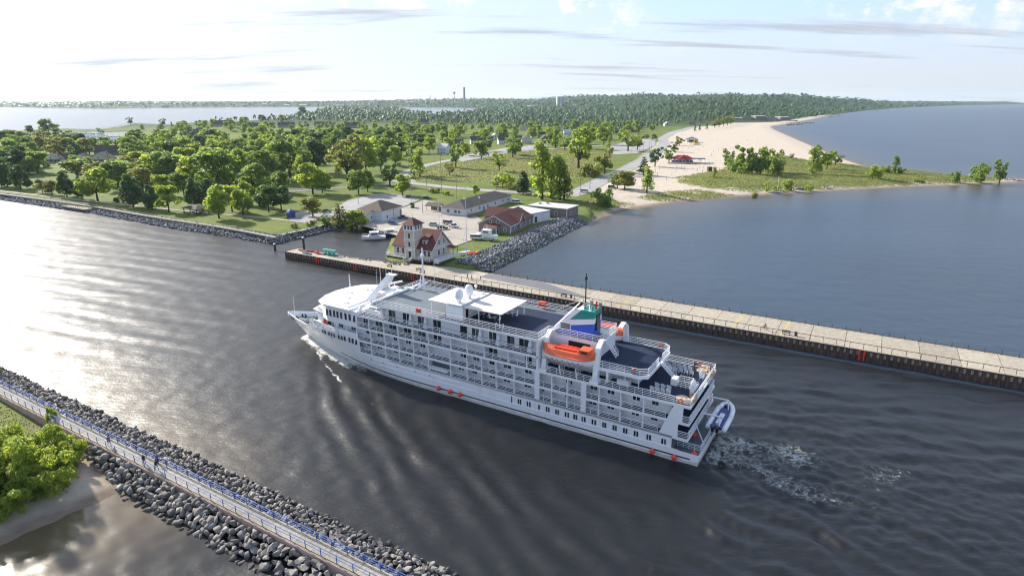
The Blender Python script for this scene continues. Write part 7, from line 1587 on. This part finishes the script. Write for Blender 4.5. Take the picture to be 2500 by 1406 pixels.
# ---- infill of the nearer woods, crowns that stand too close together to count
def grove(name, rects, label, seed):
    rg = np.random.default_rng(seed); pts = []
    for (u0, u1, v0, v1, n) in rects:
        for _ in range(n): x, y = at(rg.uniform(u0, u1), rg.uniform(v0, v1), GZ); pts.append((x, y))
    P = np.array(pts); z = ground(P[:, 0], P[:, 1]); V, Fq, o = [], [], 0
    clear = np.array([at(h_[0], h_[1] + 7, GZ) for h_ in HN])
    for (x, y), zz_ in zip(P, z):
        if zz_ < 1.5 or (np.hypot(clear[:, 0] - x, clear[:, 1] - y) < 26).any(): continue
        v, f, _ = PROTO[('round', int(rg.integers(3)))]; keep = rg.choice(len(f), 520, replace=False); s = rg.uniform(0.75, 1.2); a = rg.uniform(0, 6.28)
        q = v.reshape(-1, 4, 3)[keep]; c = q.mean(1, keepdims=True); q = c + (q - c) * 1.35
        q = q * (s * 1.15, s * 1.15, s); X_ = q[..., 0] * math.cos(a) - q[..., 1] * math.sin(a) + x; Y_ = q[..., 0] * math.sin(a) + q[..., 1] * math.cos(a) + y
        V.append(np.stack([X_, Y_, q[..., 2] + zz_ - 1.5], -1).reshape(-1, 3)); Fq.append(np.arange(520 * 4).reshape(-1, 4) + o); o += 520 * 4
    link(name, np_mesh(name, np.concatenate(V), np.concatenate(Fq)), 'leaf_mid', kind='stuff', label=label, cat='woods')
for k in range(3): tree_meshes('round', k, 'mid')
grove('grove', [(0, 330, 345, 370, 30), (330, 640, 330, 385, 40), (640, 1000, 318, 365, 52), (980, 1300, 312, 340, 44), (1290, 1600, 308, 330, 40), (0, 110, 395, 430, 12), (430, 1160, 306, 322, 60), (330, 620, 318, 335, 24), (380, 680, 395, 455, 40), (150, 380, 412, 455, 12)], 'close-grown green woods between the park and the inner lake', 501)
# ------------------------------------------------------------------ people
def person(loc, rz, label, pose, shirt, legs, hair='hair_dark', scale=1.0):
    J = {'pel': (0, 0, .95), 'chest': (0, 0, 1.30), 'neck': (0, 0, 1.48), 'head': (0.02, 0, 1.60), 'crown': (0.0, 0, 1.74)}
    walk = pose == 'walk'; ride = pose == 'ride'
    st = 0.22 if walk else 0.0
    for s, sg in (('l', 1), ('r', -1)):
        J['hip' + s] = (0, .10 * sg, .90); f = st * sg
        if ride: J['kn' + s] = (.42, .11 * sg, .72 if sg > 0 else .82); J['an' + s] = (.28, .11 * sg, .30 if sg > 0 else .46); J['to' + s] = (.44, .11 * sg, .26 if sg > 0 else .42)
        else: J['kn' + s] = (f * .6 + .04, .10 * sg, .50); J['an' + s] = (f * 1.1 - .02, .10 * sg, .09); J['to' + s] = (f * 1.1 + .17, .11 * sg, .04)
        J['sh' + s] = (0, .19 * sg, 1.41)
        if ride: J['el' + s] = (.26, .24 * sg, 1.22); J['wr' + s] = (.50, .22 * sg, 1.10); J['ha' + s] = (.58, .22 * sg, 1.08)
        elif pose == 'lean' : J['el' + s] = (.2, .26 * sg, 1.16); J['wr' + s] = (.42, .18 * sg, 1.08); J['ha' + s] = (.50, .17 * sg, 1.07)
        else: J['el' + s] = (-f * .35, .25 * sg, 1.13); J['wr' + s] = (-f * .5 + .06, .26 * sg, .89); J['ha' + s] = (-f * .5 + .08, .26 * sg, .80)
    if ride:
        for k in ('chest', 'neck', 'head', 'crown'): x, y, z = J[k]; J[k] = (x + {'chest': .14, 'neck': .24, 'head': .30, 'crown': .32}[k], y, z - .03)
        for s in 'lr': x, y, z = J['sh' + s]; J['sh' + s] = (x + .2, y, z - .03)
    E = [('pel', 'chest'), ('chest', 'neck'), ('neck', 'head'), ('head', 'crown')]
    for s in 'lr': E += [('pel', 'hip' + s), ('hip' + s, 'kn' + s), ('kn' + s, 'an' + s), ('an' + s, 'to' + s), ('chest', 'sh' + s), ('sh' + s, 'el' + s), ('el' + s, 'wr' + s), ('wr' + s, 'ha' + s)]
    R = dict(pel=.145, chest=.15, neck=.055, head=.095, crown=.075, hip=.095, kn=.065, an=.045, to=.035, sh=.07, el=.045, wr=.035, ha=.04)
    names = list(J); me = bpy.data.meshes.new('body'); me.from_pydata([J[k] for k in names], [(names.index(a), names.index(b_)) for a, b_ in E], [])
    o = bpy.data.objects.new('body_tmp', me); COL.objects.link(o); sk = o.modifiers.new('s', 'SKIN'); su = o.modifiers.new('u', 'SUBSURF'); su.levels = 1
    for i, k in enumerate(names):
        r = R.get(k, R.get(k[:-1], .06)); me.skin_vertices[0].data[i].radius = (r, r * (0.8 if k in ('pel', 'chest') else 1)); me.skin_vertices[0].data[i].use_root = k == 'pel'
    dg = bpy.context.evaluated_depsgraph_get(); m2 = bpy.data.meshes.new_from_object(o.evaluated_get(dg)); bpy.data.objects.remove(o)
    m2.materials.clear()
    for q in ('skin', shirt, legs, hair): m2.materials.append(MATS[q])
    hz = J['head'][2]
    for p in m2.polygons:
        c = p.center; z = c.z
        p.material_index = (3 if (z > hz + .06 or (z > hz - .06 and c.x < J['head'][0] - .05)) else 0) if z > 1.47 + (J['neck'][2] - 1.48) else (1 if z > .93 else 2)
        if abs(c.y) > .21 and z < 0.93 and not ride: p.material_index = 0
        p.use_smooth = True
    t = thing('person', label, 'person', loc, rz, 'people on the piers'); t.scale = (scale,) * 3
    b = bpy.data.objects.new('body', m2); COL.objects.link(b); b.parent = t
    hm = MB()                                                  # hands: palm, four fingers and thumb
    for s, sg in (('l', 1), ('r', -1)):
        x, y, z = J['ha' + s]; hm.box((x, y, z), (.05, .035, .09))
        for k in range(4): hm.tube((x - .022 + k * .015, y, z - .04), (x - .018 + k * .015, y - .01 * sg, z - .105 - (.012 if k in (1, 2) else 0)), .009, 5)
        hm.tube((x + .025, y, z + .02), (x + .05, y - .01 * sg, z - .04), .010, 5)
    hm.build('hands', 'skin', t); return t
person((*pp(-101.0, 147.0), PZ + .01), PA + .2, 'person in dark clothes walking on the pier, leftmost of the three', 'walk', 'cloth_dark', 'cloth_dark')
person((*pp(-99.2, 146.6), PZ + .01), PA + .1, 'person in blue top walking on the pier, middle of the three', 'walk', 'cloth_blue', 'cloth_dark')
person((*pp(-96.4, 147.1), PZ + .01), PA + 3.3, 'person in dark top walking on the pier, rightmost of the three', 'walk', 'cloth_dark', 'cloth_pale')
cyc = pp(-17.5, 146.4); CY_A = PA + math.pi
bike = thing('bicycle', 'dark bicycle ridden along the pier near its channel rail', 'bicycle', (*cyc, PZ + .01), CY_A)
for x in (-.52, .55):
    N1 = 18; w = MB(); w.path([(x + .34 * math.cos(2 * math.pi * i / N1), 0, .36 + .34 * math.sin(2 * math.pi * i / N1)) for i in range(N1 + 1)], .022, 5)
    wo = w.build('wheel', 'rubber', bike); sp = MB()
    for i in range(6): a_ = i * math.pi / 6; sp.tube((x - .33 * math.cos(a_), 0, .36 - .33 * math.sin(a_)), (x + .33 * math.cos(a_), 0, .36 + .33 * math.sin(a_)), .006, 4)
    sp.build('spokes', 'steel', wo)
MB().path([(-.52, 0, .36), (-.05, 0, .34), (.42, 0, .82), (-.16, 0, .84), (-.05, 0, .34)], .025).tube((-.52, 0, .36), (-.16, 0, .84), .02).tube((.42, 0, .98), (.55, 0, .36), .025).build('frame', 'black_paint', bike)
MB().tube((.5, -.25, 1.04), (.5, .25, 1.04), .02).tube((.42, 0, .9), (.5, 0, 1.04), .02).build('handlebar', 'black_paint', bike); MB().box((-.2, 0, .93), (.28, .14, .06)).tube((-.16, 0, .8), (-.2, 0, .92), .02).build('saddle', 'rubber', bike)
person((cyc[0] - .18 * math.cos(CY_A), cyc[1] - .18 * math.sin(CY_A), PZ + .06), CY_A, 'cyclist in dark clothes riding along the pier', 'ride', 'cloth_dark', 'cloth_dark')
BA = math.atan2(DB.y, DB.x)
person((*bw(-97.0, 41.5), WZ), BA, 'person in purple top walking on the breakwater walkway near the young shrub', 'walk', 'cloth_purple', 'cloth_dark')
person((*bw(-85.6, 42.4), WZ), BA + 1.6, 'person in blue leaning on the channel rail of the breakwater walkway', 'lean', 'cloth_blue', 'cloth_dark')
person((*bw(-87.2, 41.3), WZ), BA + .1, 'person in dark clothes on the breakwater walkway left of the leaning one', 'walk', 'cloth_dark', 'cloth_dark')
person((*bw(-84.2, 41.4), WZ), BA + 3.2, 'person in dark clothes on the breakwater walkway right of the leaning one', 'walk', 'cloth_dark', 'cloth_blue')
for i, (x, y) in enumerate(((2.5, -4.6), (2.3, -5.6), (5.0, -5.9))):
    person(on_ship(x, y, Z4 + .02), SHIP_A + math.pi, 'passenger standing at the terrace aft rail, ' + ORD[i] + ' of the three', 'lean', ('cloth_pale', 'cloth_purple', 'cloth_dark')[i], 'cloth_dark')
